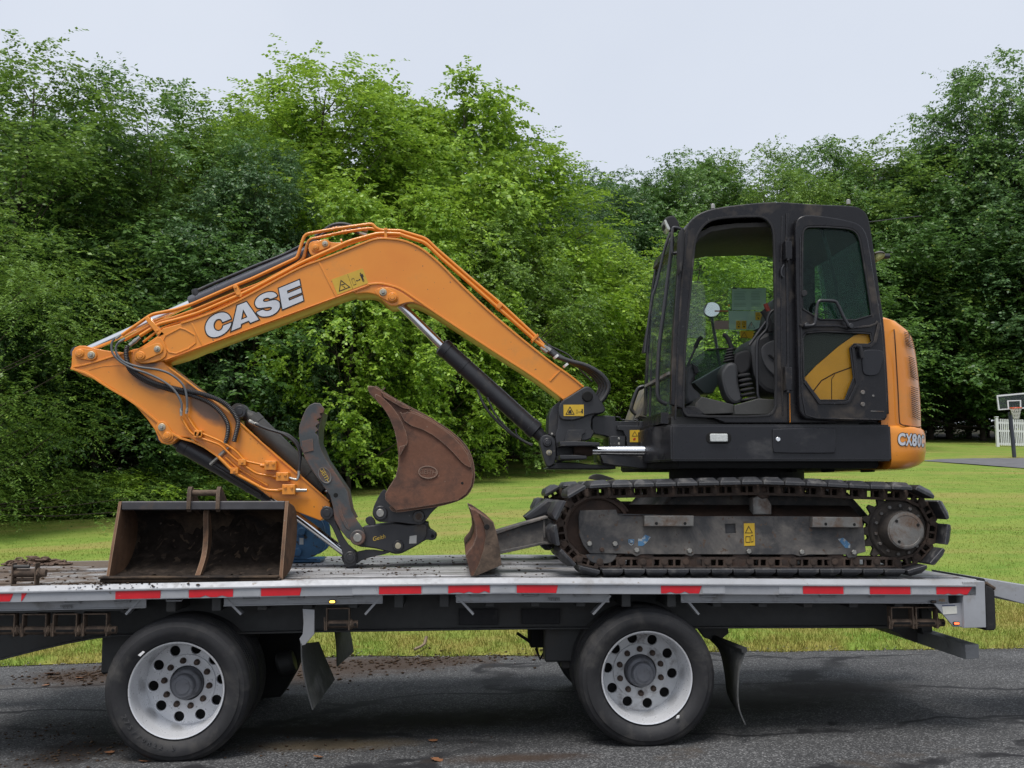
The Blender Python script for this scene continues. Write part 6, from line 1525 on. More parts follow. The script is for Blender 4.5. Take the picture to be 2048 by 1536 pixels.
def surf_tube(px, xa, xbf, r, mat, name, parent, y0=.16):
    q = [cw_at(x, y, xa, xbf, .001) for x, y in px]; return part(name, tube(catmull(q, 4), r, 6), mat, parent)
m_seam = flat("seam_shadow_gap", (.06, .025, .008), .8)
surf_tube(list(ZH((780, 840), (795, 900), (808, 1100), (820, 1300), (828, 1470), (840, 1500), (870, 1508), (940, 1518), (962, 1516))), xh0, xb_h, .0045, m_seam, "panel_seam", hood)
m_slot = flat("vent_shadow", (.035, .016, .008), .9)
for (xa0, ya0, xa1, ya1, xb0, xb1, n) in ((857, 908, 872, 990, 905, 926, 9), (888, 1066, 900, 1190, 922, 946, 12), (902, 1258, 912, 1445, 946, 960, 16)):
    for i in range(n):
        f = i / (n - 1); xl, xr_ = xa0 + (xa1 - xa0) * f, xb0 + (xb1 - xb0) * f; y = ya0 + (ya1 - ya0) * f
        dyr = 14 + 12 * f
        q = [cw_at(*ZH((xl + (xr_ - xl) * u, y + dyr * u))[0], xh0, xb_h, .0015) for u in (0, .33, .66, 1)]
        part("vent_slot", tube(q, .0024, 5), m_slot, hood)
# model lettering on the rounded counterweight
def cw_text(ch, cxp, cyp, wpx, hpx, off, mat, name, out):
    cu = bpy.data.curves.new("t", 'FONT'); cu.body = ch; cu.size = 1.0; cu.align_x = 'CENTER'; cu.align_y = 'CENTER'; cu.offset = off; cu.resolution_u = 5
    ob = bpy.data.objects.new("t", cu); me = bpy.data.meshes.new_from_object(ob); bpy.data.objects.remove(ob); bpy.data.curves.remove(cu)
    bm = bmesh.new(); bm.from_mesh(me); bpy.data.meshes.remove(me)
    bmesh.ops.triangulate(bm, faces=bm.faces[:]); bmesh.ops.subdivide_edges(bm, edges=[e for e in bm.edges if e.calc_length() > .2], cuts=2)
    bmesh.ops.triangulate(bm, faces=bm.faces[:])
    xs_ = [v.co.x for v in bm.verts]; ys_ = [v.co.y for v in bm.verts]; mx, my = (min(xs_) + max(xs_)) / 2, (min(ys_) + max(ys_)) / 2
    sx_, sy_ = wpx / (max(xs_) - min(xs_)), hpx / (max(ys_) - min(ys_))
    for v in bm.verts: v.co = cw_at(cxp + (v.co.x - mx) * sx_, cyp - (v.co.y - my) * sy_, xcw0, xb_cw, out)
    bmesh.ops.recalc_face_normals(bm, faces=bm.faces[:])
    part(name, bm_mesh(bm, "t", 80), mat, cw)
hi_ = None
for ch, cxp, cyp, wpx, hpx in (("C", 1803.5, 878.5, 15, 25), ("X", 1818, 879.3, 13, 24), ("8", 1829, 880.2, 9.5, 25), ("0", 1838.3, 881.4, 7, 25), ("C", 1845.2, 882.2, 4.6, 24)):
    cw_text(ch, cxp, cyp, wpx + 2.6, hpx + 2.6, .07, m_ink, "letter_outline", .003)
    cw_text(ch, cxp, cyp, wpx, hpx, .045, m_wht, "letter", .006)
# dark platform below the cab, right-hand bodywork in front of the cab
plan_prism([(P(1300, 850, .5).x, .5), (xs2, .16), (xs2, 2.1), (P(1300, 850, .5).x, 2.1)], zs1 - .02, zs1 + .02, .004, "deck_plate", m_dark, skirt)
rb = plate("right_tank_cover", chaikin(list(ZJ((1480, 640), (1510, 540), (1560, 400), (1680, 140), (1760, 60), (2300, 60), (2300, 660))), 1), 1.55, 2.1, paint("cover_olive", (.17, .14, .075), .5, 0, var=.2, dirt=(.07, .07, .07), dirt_amt=.5, dirt_scale=3), bevel=.03)
part("grab_rail", tube(catmull([P(*q, 1.58) for q in ZJ((1690, 105), (1600, 110), (1540, 150), (1480, 300), (1440, 430), (1450, 480), (1500, 530), (1540, 545))], 6), .016, 10), m_blk, rb)

# ---- cab
YC0, YC1 = .14, 1.14
m_cabin = paint("cab_lining", (.055, .052, .047), .8, 0, var=.2, vs=4, bump=.1)
cab_out = chaikin(list(ZC((322, 1492), (335, 1010), (365, 560), (387, 380), (410, 265), (448, 195), (500, 152), (570, 124), (700, 100), (900, 80), (1000, 75), (1100, 80), (1250, 92), (1480, 100), (1540, 114), (1580, 150), (1597, 200), (1612, 290), (1642, 500), (1667, 680), (1688, 830), (1702, 1000), (1717, 1250), (1727, 1492))), 1)
# keep the sill corners square
door_hole = chaikin(list(ZC((405, 1380), (416, 1010), (440, 760), (472, 400), (482, 320), (505, 265), (545, 215), (600, 185), (700, 172), (880, 165), (930, 175), (965, 210), (985, 260), (990, 330), (998, 800), (1003, 1370), (985, 1420), (940, 1450), (440, 1450), (412, 1422))), 1)
rear_hole = chaikin(list(ZC((1165, 880), (1165, 290), (1185, 240), (1440, 232), (1510, 255), (1545, 300), (1600, 690), (1620, 840), (1620, 880))), 1)
cab = part("cab", solid([W(cab_out, YC0), W(door_hole, YC0), W(rear_hole, YC0)], YC0, YC0 + .06, .008), m_cab)
strip("door_seal", door_hole + door_hole[:1], YC0 - .006, YC0 + .02, 4.5, m_rubber if 'm_rubber' in globals() else m_black, cab)
# raised pressings beside the opening
strip("post_pressing", list(ZC((1072, 150), (1068, 300), (1075, 800), (1082, 1300), (1085, 1480))), YC0 - .010, YC0 + .01, 5, m_cab, cab)
strip("post_pressing", list(ZC((1040, 165), (1030, 600), (1042, 1440))), YC0 - .006, YC0 + .01, 3, m_cab, cab)
strip("post_pressing", list(ZC((430, 260), (400, 560), (370, 1010), (355, 1470))), YC0 - .008, YC0 + .01, 4, m_cab, cab)
strip("orange_trim", list(ZC((1087, 1300), (1090, 1488))), YC0 - .014, YC0, 1.6, m_or, cab)
# far side: the same outline seen from inside, with its big window
far_out = [(x, z) for x, z in W(cab_out, YC0)]
far_win = W(chaikin(list(ZC((345, 1240), (385, 700), (425, 430), (450, 402), (560, 392), (760, 384), (980, 378), (1040, 385), (1065, 420), (1075, 900), (1078, 1190), (1060, 1240))), 1), YC1)
far_rear = W(chaikin(list(ZC((1240, 300), (1460, 290), (1490, 320), (1500, 560), (1440, 680), (1290, 800), (1240, 780))), 1), YC1)
part("far_side", solid([far_out, far_win, far_rear], YC1, YC1 + .06, .008), m_cab, cab)
def glazing(name, pts_xz, Y, mat, parent, th=.006):
    return part(name, solid(pts_xz, Y, Y + th, .001), mat, parent)
fg = glazing("far_window", far_win, YC1 + .02, m_glass, cab); glazing("far_window", far_rear, YC1 + .02, m_glass, cab)
# sill bar across the far window
strip("window_bar", list(ZC((560, 1020), (640, 1013), (1000, 1011))), YC1 - .02, YC1 + .01, 2.2, m_gal, cab)
lowp = W(ZC((395, 1180), (470, 1080), (560, 1018), (1075, 1013), (1080, 1240), (370, 1240)), YC1)
glazing("lower_window", lowp, YC1 + .012, glass("lower_glass", (.45, .56, .52), .22), cab)
# roof, with its lining
outw = W(cab_out, YC0)
roof_px = list(ZC((407, 275), (448, 197), (500, 154), (570, 126), (700, 102), (900, 82), (1000, 77), (1100, 82), (1250, 94), (1480, 102), (1540, 116), (1578, 152), (1592, 205), (1585, 240), (1530, 190), (1440, 165), (1000, 130), (700, 150), (560, 180), (480, 250), (440, 330), (412, 330)))
part("roof", solid(W(roof_px, YC0), YC0 + .061, YC1 - .001, .01), m_cab, cab)
part("roof_lining", solid(W(ZC((470, 330), (520, 255), (600, 215), (760, 195), (1100, 185), (1500, 225), (1560, 300), (1500, 262), (1100, 215), (760, 225), (600, 250), (530, 290), (490, 345)), YC0), YC0 + .07, YC1 - .01, .004), m_cabin, cab)
for q in (ZC((562, 128))[0], ZC((1412, 100))[0]):
    c_ = P(q[0], q[1], .5); part("roof_lug", rod((c_.x, .35, c_.z - .03), (c_.x, .35, c_.z + .004), [(0, .014), (.028, .014), (.034, .009)], 12), m_steel, cab)
# front: header, sill, windscreen in two panes
xf = lambda py: float(np.interp(P(1350, py, YC0).z, [z for x, z in sorted([PX(*q, YC0) for q in ZC((322, 1492), (335, 1010), (365, 560), (387, 380), (410, 265))], key=lambda t: t[1])], [x for x, z in sorted([PX(*q, YC0) for q in ZC((322, 1492), (335, 1010), (365, 560), (387, 380), (410, 265))], key=lambda t: t[1])]))
zof = lambda py: P(1350, py, YC0).z
def front_pane(name, py0, py1, mat, y0=YC0 + .07, y1=YC1 - .01, th=.008, off=.02):
    bm = bmesh.new(); n = 8; g = []
    for i in range(n + 1):
        py = py0 + (py1 - py0) * i / n; x = xf(py) + off
        g.append([bm.verts.new((x, y, zof(py))) for y in (y0, y1)])
    for a, b in zip(g, g[1:]): bm.faces.new((a[0], a[1], b[1], b[0]))
    bmesh.ops.recalc_face_normals(bm, faces=bm.faces[:]); bmesh.ops.solidify(bm, geom=bm.faces[:], thickness=th)
    return part(name, bm_mesh(bm, "fp", 50), mat, cab)
front_pane("windscreen", 478, 742, m_glass); front_pane("lower_windscreen", 746, 826, m_glass)
front_pane("front_header", 462, 480, m_cab, th=.04); front_pane("front_sill", 824, 846, m_cab, th=.05, off=.0)
front_pane("screen_joint", 741, 747, m_gal, th=.02, off=.012)
part("inner_grab_bar", tube(catmull([P(*q, .30) for q in ZC((335, 330), (290, 700), (252, 1000), (240, 1250), (250, 1340), (300, 1372))], 6), .014, 8), m_blk, cab)
# wiper and hoses up the front post
wp_ = [P(*q, .55) for q in ZC((330, 250), (285, 380), (235, 600), (205, 700), (170, 950), (160, 1040))]
part("wiper_arm", tube(catmull(wp_, 4), .010, 8), m_blk, cab)
part("wiper_blade", solid(W(ZC((175, 860), (190, 862), (165, 1045), (140, 1045)), .58), .58, .60, .003), m_black, cab)
for dx in (0, 14): part("front_trim", tube(catmull([P(q[0] + dx / 3.2, q[1], .98 + dx * .004) for q in ZC((335, 300), (300, 380), (262, 620), (225, 900), (200, 1200), (190, 1480))], 4), .011, 6), m_cab, cab)
# cab floor, rear wall and pillars
zfl = P(1450, 842, .5).z
part("cab_floor", box(xf(840) + .02, P(1778, 845, YC0).x, YC0 + .061, YC1 - .001, zfl - .06, zfl + .01, .004), m_plastic, cab)
rx = lambda zz: float(np.interp(zz, [z for x, z in sorted([PX(*q, YC0) for q in ZC((1597, 200), (1642, 500), (1688, 830), (1702, 1000), (1727, 1492))], key=lambda t: t[1])], [x for x, z in sorted([PX(*q, YC0) for q in ZC((1597, 200), (1642, 500), (1688, 830), (1702, 1000), (1727, 1492))], key=lambda t: t[1])]))
def rear_panel(py0, py1, th, mat, name, y0=YC0 + .061, y1=YC1 - .001):
    z0, z1 = P(1760, py0, YC0).z, P(1760, py1, YC0).z; bm = bmesh.new(); g = []
    for i in range(6):
        z = z0 + (z1 - z0) * i / 5; g.append([bm.verts.new((rx(z) - .02, y, z)) for y in (y0, y1)])
    for a, b in zip(g, g[1:]): bm.faces.new((a[0], a[1], b[1], b[0]))
    bmesh.ops.recalc_face_normals(bm, faces=bm.faces[:]); bmesh.ops.solidify(bm, geom=bm.faces[:], thickness=th)
    return part(name, bm_mesh(bm, "rp", 50), mat, cab)
rear_panel(846, 640, .04, m_cabin, "rear_wall"); rear_panel(636, 450, .006, m_glass, "rear_window"); rear_panel(640, 634, .03, m_cab, "rear_rail")
# inside: seat, consoles, levers, floor step
seat = part("seat", solid(W(chaikin(list(ZN((1050, 880), (1060, 830), (1120, 770), (1200, 740), (1330, 720), (1480, 740), (1500, 1240), (1300, 1250), (1200, 1240), (1120, 1180), (1070, 1080))), 2), .42), .42, .92, .03), m_seat, cab)
part("seat_panel", solid(W(chaikin(list(ZN((1135, 880), (1180, 830), (1300, 790), (1300, 1130), (1200, 1060), (1150, 980))), 2), .415), .405, .42, .006), paint("seat_panel_grey", (.10, .10, .105), .5, var=.1), seat)
part("adjuster", solid(W(ZN((1195, 930), (1210, 925), (1262, 968), (1258, 985)), .40), .39, .405, .003), m_black, seat)
part("backrest", solid(W(chaikin(list(ZN((1210, 740), (1250, 560), (1300, 420), (1480, 400), (1520, 740))), 2), .48), .48, .86, .05), m_seat, seat)
for i in range(4): part("seat_bellow", solid(rnd_rect(P(*ZN((1190 + i * 4, 690))[0], .42).x, P(1545, 480 + (745 - i * 22) / 4.042, .42).z, P(1575, 650, .42).x, P(1545, 480 + (730 - i * 22) / 4.042, .42).z, .006), .44, .80, .005), m_black, seat)
def console(dy, name):
    y = .36 + dy
    co = part(name, solid(W(chaikin(list(ZN((815, 1090), (830, 1040), (870, 990), (930, 985), (960, 1030), (960, 1180), (1000, 1260), (990, 1310), (920, 1330), (860, 1270), (830, 1180))), 2), y), y, y + .14, .02), m_seat, cab)
    for i in range(5):
        f = i / 4; a = ZN((838 + 14 * (1 - f) * 0 + 8 * f, 985 - 95 * f + 0), (918 + 12 * f, 965 - 80 * f)); mid = ((a[0][0] + a[1][0]) / 2, (a[0][1] + a[1][1]) / 2)
        p0 = P(mid[0], mid[1], y + .07); part("boot_ring", rod(p0 - Vector((-.002, 0, .009)), p0 + Vector((-.002, 0, .009)), [(0, .030 - .012 * f), (.009, .042 - .014 * f), (.018, .030 - .012 * f)], 18), m_black, co)
    part("joystick", tube(catmull([P(*q, y + .07) for q in ZN((905, 885), (890, 840), (872, 800), (850, 772), (832, 768))], 5), .016, 10, True, None), m_black, co)
    return co
console(0, "console")
for i in range(6):
    q = ZN((952 + i * 6, 1085 + i * 40), (1050 + i * 11, 1070 + i * 38), (1062 + i * 10, 1098 + i * 37), (962 + i * 5, 1116 + i * 38))
    part("bellow_fold", solid(W(chaikin(q, 1), .34), .34, .62, .010), m_black, cab)
part("control_tower", solid(W(chaikin(list(ZN((930, 930), (960, 900), (1050, 880), (1075, 940), (1060, 1060), (960, 1090), (925, 1000))), 1), .38), .40, .52, .015), m_black, cab)
part("side_lever", tube([P(*q, .60) for q in ZN((515, 1085), (570, 960), (640, 800))], .008, 8), m_blk, cab)
part("lever_grip", tube([P(*q, .60) for q in ZN((608, 870), (635, 810), (660, 785))], .014, 8), m_black, cab)
part("pedal_console", solid(W(chaikin(list(ZN((505, 1330), (520, 1060), (560, 1000), (600, 1010), (625, 1070), (590, 1120), (560, 1180), (660, 1265), (610, 1330))), 1), .55), .50, .95, .02), m_seat, cab)
part("pedal_console_lip", solid(W(ZN((575, 1000), (620, 1030), (632, 1075), (600, 1085)), .50), .47, .50, .005), m_black, cab)
part("floor_ramp", solid(W(ZN((565, 1165), (830, 1010), (830, 1060), (720, 1250), (650, 1250)), .9), .78, 1.05, .006), paint("green_grey_panel", (.055, .075, .070), .4), cab)
part("floor_step", solid(W(ZN((610, 1320), (660, 1265), (920, 1330), (920, 1400), (610, 1412)), .30), .30, .95, .006), m_plastic, cab)
part("floor_step", solid(W(ZN((925, 1335), (1120, 1280), (1260, 1290), (1270, 1410), (925, 1412)), .26), .26, .95, .006), m_plastic, cab)
part("floor_mat", solid(W(chaikin(list(ZN((520, 1350), (560, 1340), (610, 1345), (680, 1400), (670, 1412), (540, 1412))), 1), .24), .22, .30, .006), m_black, cab)
part("safety_bar", tube(catmull([P(*q, .32) for q in ZN((1255, 560), (1215, 590), (1195, 640), (1185, 720), (1120, 800), (1108, 900), (1112, 1200), (1125, 1280), (1170, 1325), (1270, 1325))], 5), .010, 8), m_blk, cab)
part("lock_lever", tube([P(*q, .34) for q in ZN((1045, 850), (1120, 745), (1180, 660))], .010, 8), m_blk, cab)
part("lever_grip", tube([P(*q, .40) for q in ZN((1150, 570), (1180, 610), (1215, 680), (1220, 740))], .020, 10), m_black, cab)
part("red_knob", tube([P(*q, .40) for q in ZN((1175, 515), (1187, 545), (1200, 575))], .017, 10), flat("knob_red", (.22, .035, .025), .45), cab)
# stickers on the far window
ys_ = YC1 + .014
def stick(px, mat, name="sticker", th=.002, Y=None): return plate(name, px, (Y or ys_) - th, (Y or ys_), mat, cab, .0004)
def veil(name, col, f):
    k = NT(name); t = k.n("ShaderNodeBsdfTransparent"); d = k.n("ShaderNodeBsdfDiffuse"); d.inputs[0].default_value = (*col, 1); mx = k.n("ShaderNodeMixShader"); mx.inputs[0].default_value = f
    k.l(t.outputs[0], mx.inputs[1]); k.l(d.outputs[0], mx.inputs[2]); k.l(mx.outputs[0], k.out.inputs[0]); return k.m
m_chart, m_frost = veil("clear_chart", (.45, .60, .54), .62), veil("frosted_film", (.55, .62, .58), .32)
ZR = lambda *p: Zm(1400, 560, 12.8, p)
stick(list(ZR((815, 205), (1690, 205), (1690, 770), (815, 770))), m_chart, "load_chart")
stick(ring_px(ZR((808, 195), (1697, 195), (1697, 778), (808, 778)), .012), m_ink, "chart_frame", .001, ys_ - .0025)
stick(list(ZR((1060, 205), (1440, 205), (1440, 222), (1060, 222))), m_ink, "chart_print", .001, ys_ - .0025); stick(list(ZR((830, 200), (945, 200), (945, 225), (830, 225))), m_ink, "chart_print", .001, ys_ - .0025)
m_gtext = flat("chart_text", (.10, .17, .15), .6)
for r_ in range(9):
    for c0, c1 in ((870, 1190), (1310, 1570)):
        y = 300 + r_ * 38 + (60 if r_ > 5 else 0); stick(list(ZR((c0, y), (c1 - (r_ * 53 % 60), y), (c1 - (r_ * 53 % 60), y + 9), (c0, y + 9))), m_gtext, "chart_print", .001, ys_ - .0025)
stick(list(ZR((740, 790), (1690, 790), (1690, 1275), (740, 1275))), m_chart)
for a in ((925, 1040, 1045, 1255), (1062, 1040, 1185, 1255), (1420, 825, 1552, 1025), (1562, 825, 1690, 1025)):
    stick(list(ZR((a[0], a[1]), (a[2], a[1]), (a[2], a[3]), (a[0], a[3]))), m_yel, "warning_sticker", .002, ys_ - .0035)
    cx0 = (a[0] + a[2]) / 2; stick(ring_px(ZR((cx0, a[1] + 15), (cx0 + 45, a[1] + 95), (cx0 - 45, a[1] + 95)), .25), m_ink, "pictogram", .001, ys_ - .006); stick(list(ZR((cx0 - 25, a[1] + 130), (cx0 + 30, a[1] + 140), (cx0 + 10, a[1] + 185))), m_ink, "pictogram", .001, ys_ - .006)
stick(ring_px(ZR((1315, 1065), (1410, 1235), (1220, 1235)), .16), m_ink, "pictogram", .001, ys_ - .004)
stick(list(ZR((1308, 1110), (1318, 1110), (1316, 1195), (1310, 1195))), flat("pictogram_red", (.45, .05, .03)), "pictogram", .001, ys_ - .004)
stick(list(ZR((1030, 1300), (1390, 1305), (1380, 1490), (1030, 1485))), m_yel, "warning_sticker"); stick(ring_px(ZR((1132, 1330), (1222, 1480), (1042, 1480)), .2), m_ink, "pictogram", .001, ys_ - .004)
stick(ring_px(ZR((685, 1305), (985, 1305), (985, 1415), (685, 1415)), .10), m_wht); stick(list(ZR((370, 1040), (735, 1040), (735, 1265), (370, 1265))), flat("faded_pink_print", (.33, .24, .20)), "sticker"); stick(list(ZR((375, 778), (725, 775), (725, 812), (375, 812))), flat("orange_print", (.42, .12, .06)))
stick(list(ZR((715, 620), (768, 620), (768, 685), (715, 685))), m_yel)
stick([(1376, 658), (1380, 600), (1385, 566), (1400, 562), (1408, 570), (1411, 590), (1411, 676), (1374, 676)], m_frost, "frosted_panel", .003, ys_ - .004)
# right-hand mirror seen through the glass
mr = P(1423, 622, 1.85); rmir = part("right_mirror", rod((mr.x, 1.85, mr.z), (mr.x - .004, 1.82, mr.z + .006), [(0, .06), (.02, .072), (.03, .068)], 28), m_black)
part("mirror_glass", rod((mr.x - .003, 1.823, mr.z + .005), (mr.x - .006, 1.812, mr.z + .008), [(0, .065), (.010, .065)], 28), flat("mirror", (.55, .58, .60), .03, metal=1), rmir)
part("mirror_arm", tube([(mr.x, 1.85, mr.z - .05), (mr.x + .08, 1.9, mr.z - .5)], .014, 8), m_blk, rmir)
# door, folded back flat against the cab's flank
YD = .075
d_out = chaikin(list(ZC((1122, 250), (1127, 200), (1152, 168), (1200, 157), (1300, 165), (1450, 190), (1530, 215), (1572, 262), (1592, 330), (1642, 650), (1672, 830), (1692, 1000), (1717, 1440), (1692, 1482), (1200, 1472), (1162, 1442), (1146, 1400), (1140, 1000), (1125, 500))), 1)
d_top = chaikin(list(ZC((1170, 825), (1168, 560), (1170, 285), (1182, 248), (1215, 232), (1440, 242), (1498, 256), (1528, 290), (1545, 352), (1600, 700), (1616, 835))), 1)
d_low = chaikin(list(ZC((1170, 945), (1192, 915), (1300, 905), (1560, 915), (1602, 920), (1614, 970), (1590, 988), (1500, 985), (1476, 1010), (1482, 1060), (1500, 1200), (1442, 1345), (1280, 1345), (1178, 1212))), 0)
door = part("door", solid([W(d_out, YD), W(d_top, YD), W(d_low, YD)], YD, YD + .045, .010, res=2), m_cab)
strip("door_seal", d_top + d_top[:1], YD - .006, YD + .01, 3.2, m_black, door); strip("door_seal", d_low + d_low[:1], YD - .006, YD + .01, 3.2, m_black, door)
part("door_glass", solid(W(d_top, YD), YD + .018, YD + .024, .001), m_glassd, door); part("door_glass", solid(W(d_low, YD), YD + .018, YD + .024, .001), glass("lower_door_glass", (.97, .98, .94), .01, haze=(.06, .06, .05), ior=1.15), door)
strip("door_pressing", list(ZC((1150, 860), (1180, 875), (1260, 868), (1400, 868), (1460, 885), (1600, 870), (1640, 855), (1650, 838))), YD - .014, YD + .01, 4, m_cab, door)
strip("door_pressing", list(ZC((1185, 1225), (1278, 1362), (1440, 1362), (1470, 1350), (1520, 1240), (1500, 1060), (1495, 1010), (1510, 998), (1600, 1000), (1635, 970), (1660, 850))), YD - .012, YD + .01, 6, m_cab, door)
strip("door_rib", list(ZC((1155, 300), (1160, 800), (1165, 1300), (1190, 1440), (1260, 1460), (1680, 1470))), YD - .008, YD + .01, 2.5, m_cab, door)
strip("window_stop", list(ZC((1285, 240), (1340, 420), (1385, 620), (1400, 830))), YC0 + .05, YC0 + .06, 6, m_cab, cab)
strip("window_stop", list(ZC((1298, 240), (1352, 420), (1398, 620), (1410, 830))), YC0 + .045, YC0 + .05, 1.2, m_gal, cab)
strip("window_frame", list(ZC((1475, 300), (1490, 600), (1470, 660), (1400, 720), (1330, 790))), YC1 - .03, YC1 + .0, 8, m_cab, cab)
strip("window_frame", list(ZC((1515, 330), (1525, 640), (1420, 750), (1350, 830))), YC1 - .04, YC1 - .03, 1.2, m_gal, cab)
part("door_handle", tube(catmull([P(*q, YD - .045) for q in ZC((1182, 870), (1235, 865), (1250, 840), (1262, 740), (1275, 712), (1300, 708), (1370, 712), (1395, 735), (1430, 810), (1465, 872))], 5), .011, 10), m_blk, door)
for q in (ZC((1182, 872))[0], ZC((1463, 876))[0]): part("handle_foot", disc(*PX(*q, YD), .017, YD - .05, YD), m_blk, door)
part("door_latch", solid(W(chaikin(list(ZC((1160, 650), (1178, 640), (1195, 655), (1192, 675), (1170, 688), (1160, 680))), 1), YD), YD - .02, YD, .004), m_black, door)
part("latch_recess", solid(W(chaikin(list(ZC((1545, 1035), (1580, 1020), (1680, 1025), (1688, 1060), (1665, 1160), (1640, 1190), (1560, 1190), (1548, 1140))), 2), YD), YD - .010, YD + .002, .008), m_skirt, door)
part("latch_handle", tube([P(*q, YD - .03) for q in ZC((1510, 995), (1535, 1003), (1545, 1040), (1552, 1075))], .014, 10), m_black, door)
for q in ((1553, 1295), (1553, 1372)): part("door_knob", disc(*PX(*ZC(q)[0], YD), .015, YD - .008, YD), m_gal, door)
part("door_screw", disc(*PX(*ZC((1620, 1318))[0], YD), .008, YD - .006, YD), m_gal, door)
strip("scuff_plate", list(ZC((1605, 1415), (1690, 1418))), YD - .004, YD, 1.6, m_gal, door)
part("door_sticker", solid(W(ZC((1170, 787), (1224, 790), (1222, 818), (1170, 820)), YD), YD + .012, YD + .017, .0004), m_wht, door)
for z0, z1 in ((325, 445), (1130, 1285)):
    part("hinge", solid(W(ZC((1055, z0), (1098, z0 + 5), (1100, z1), (1058, z1 - 4)), YD), YD - .012, YD + .05, .006), m_cab, door)
    part("hinge_pin", rod(P(*ZC((1076, z0 - 15))[0], YD), P(*ZC((1076, z1 + 10))[0], YD), [(0, .012), ((z1 - z0 + 25) / 3.2 / 300, .012)], 10), m_cab, door)
pipe(ZC((1050, 480), (1035, 510), (1035, 545), (1048, 560)), YC0 - .02, .008, m_blk, cab, "gas_strut")
# orange bodywork showing through the door's lower pane
ob_px = chaikin(list(ZC((1172, 1212), (1260, 1120), (1400, 1000), (1500, 930), (1560, 915), (1625, 918), (1640, 1400), (1280, 1400))), 0)
part("flank_cover", solid(W(ob_px, YD + .03), YD + .030, YD + .042, .002), paint("orange_behind_glass", (.72, .34, .012), .45, var=.12), hood)
strip("cover_seam", list(ZC((1235, 1290), (1290, 1220), (1370, 1175), (1480, 1135))), YD + .027, YD + .030, 2.4, m_seam, hood)
strip("cover_seam", list(ZC((1355, 1345), (1355, 1210), (1375, 1180))), YD + .027, YD + .030, 1.4, m_seam, hood)
plate("dark_screen", list(ZC((1165, 900), (1640, 900), (1640, 912), (1560, 912), (1500, 926), (1400, 996), (1260, 1116), (1170, 1208))), YD + .028, YD + .036, flat("dark_green_screen", (.012, .020, .018), .6), cab, .001)
# work lamp, mirrors, aerial
wl = part("work_lamp", solid(W(chaikin(list(ZC((280, 190), (300, 170), (340, 160), (365, 180), (390, 240), (360, 252), (330, 240), (312, 262), (290, 235))), 1), .22), .22, .34, .012), m_black, cab)
part("lamp_glass", solid(W(ZC((281, 198), (292, 190), (322, 250), (314, 262), (300, 250)), .215), .205, .335, .004), paint("work_lamp_glass", (.45, .46, .43), .12, var=.2, vs=60, spec=.8), wl)
lm_ = part("left_mirror", solid(W(chaikin(list(ZC((372, 270), (395, 250), (402, 330), (392, 470), (376, 545), (366, 540), (362, 400))), 2), .12), .04, .14, .012), m_black, cab)
part("mirror_stay", tube(catmull([P(*q, .16) for q in ZC((380, 400), (345, 405), (335, 390), (335, 260), (350, 240), (390, 250))], 4), .011, 8), m_blk, cab)
rm = part("rear_mirror", rod(P(*ZC((1625, 424))[0], .45), P(*ZC((1662, 424))[0], .45) + Vector((.0, 0, 0)), [(0, .015), (.03, .02), (.11, .02)], 10), m_blk, cab)
part("mirror_head", solid(W(chaikin(list(ZC((1628, 398), (1660, 390), (1690, 398), (1700, 412), (1690, 432), (1655, 455), (1632, 462))), 2), .42), .40, .52, .02), paint("mirror_olive", (.30, .30, .10), .35, var=.2), rm)
part("mirror_rim", solid(W(chaikin(list(ZC((1628, 400), (1660, 388), (1690, 396), (1700, 408), (1660, 404), (1630, 408))), 1), .40), .39, .53, .008), m_gal, rm)
part("aerial", tube([P(*ZC((1592, 205))[0], .5), P(*ZC((1760, 185))[0], .5), P(*ZC((1930, 166))[0], .5)], .0035, 6), m_blk, cab)

# ------------------------------------------------------------------ basketball hoop and picket fence
m_vinyl = paint("white_vinyl", (.62, .63, .64), .5, 0, var=.06, vs=2)
b0 = G(2029, 915); Yh = b0.y
hoop = thing("basketball_hoop", tuple(b0), "basketball hoop with clear white-edged backboard on a dark leaning post beside the drive", "basketball hoop")
pt = P(2019.7, 824, Yh)
m_post = paint("post_blue_black", (.045, .05, .075), .4, var=.1)
put("post", tube([b0 - Vector((0, 0, .1)), (b0 + pt) / 2, pt], .09, 8), m_post, hoop)
bb = W([(1993, 790.5), (2066, 784), (2067, 816), (1996.5, 820.5)], Yh - .7)
put("backboard", solid(bb, Yh - .7, Yh - .68, .002), glass("acrylic", (.85, .88, .90), .03), hoop)
put("backboard_edge", solid([bb, W([(1995.5, 793.5), (2063, 787), (2064, 814), (1999, 818)], Yh - .7)], Yh - .73, Yh - .66, .004), m_vinyl, hoop)
put("target_square", solid([W([(2013.5, 801), (2041.5, 800), (2042, 816), (2015.5, 818.5)], Yh - .7), W([(2016.5, 803), (2039, 802), (2039.5, 815.5), (2017.5, 816.5)], Yh - .7)], Yh - .732, Yh - .705, .002), m_vinyl, hoop)
rc = P(2031.5, 816, Yh - 1.0); rim_pts = [rc + Vector((.24 * math.cos(a), .24 * math.sin(a), 0)) for a in np.linspace(0, 2 * math.pi, 25)]
put("rim", tube(rim_pts, .022, 6, False), flat("rim_orange", (.62, .10, .04), .4), hoop)
put("rim_bracket", box(rc.x - .07, rc.x + .07, Yh - .78, Yh - .70, rc.z - .08, rc.z + .02, .004), flat("rim_orange2", (.55, .09, .04), .4), hoop)
m_net = flat("net_cord", (.55, .55, .50), .8)
ns = []
for i in range(14):
    for sgn in (1, -1):
        q = []
        for j in range(6):
            f = j / 5; a = 2 * math.pi * (i / 14 + sgn * .10 * f); r_ = .24 - .13 * f ** .7; q.append(rc + Vector((r_ * math.cos(a), r_ * math.sin(a), -.46 * f)))
        ns.append(tube(q, .010, 4))
put("net", join(ns), m_net, hoop)
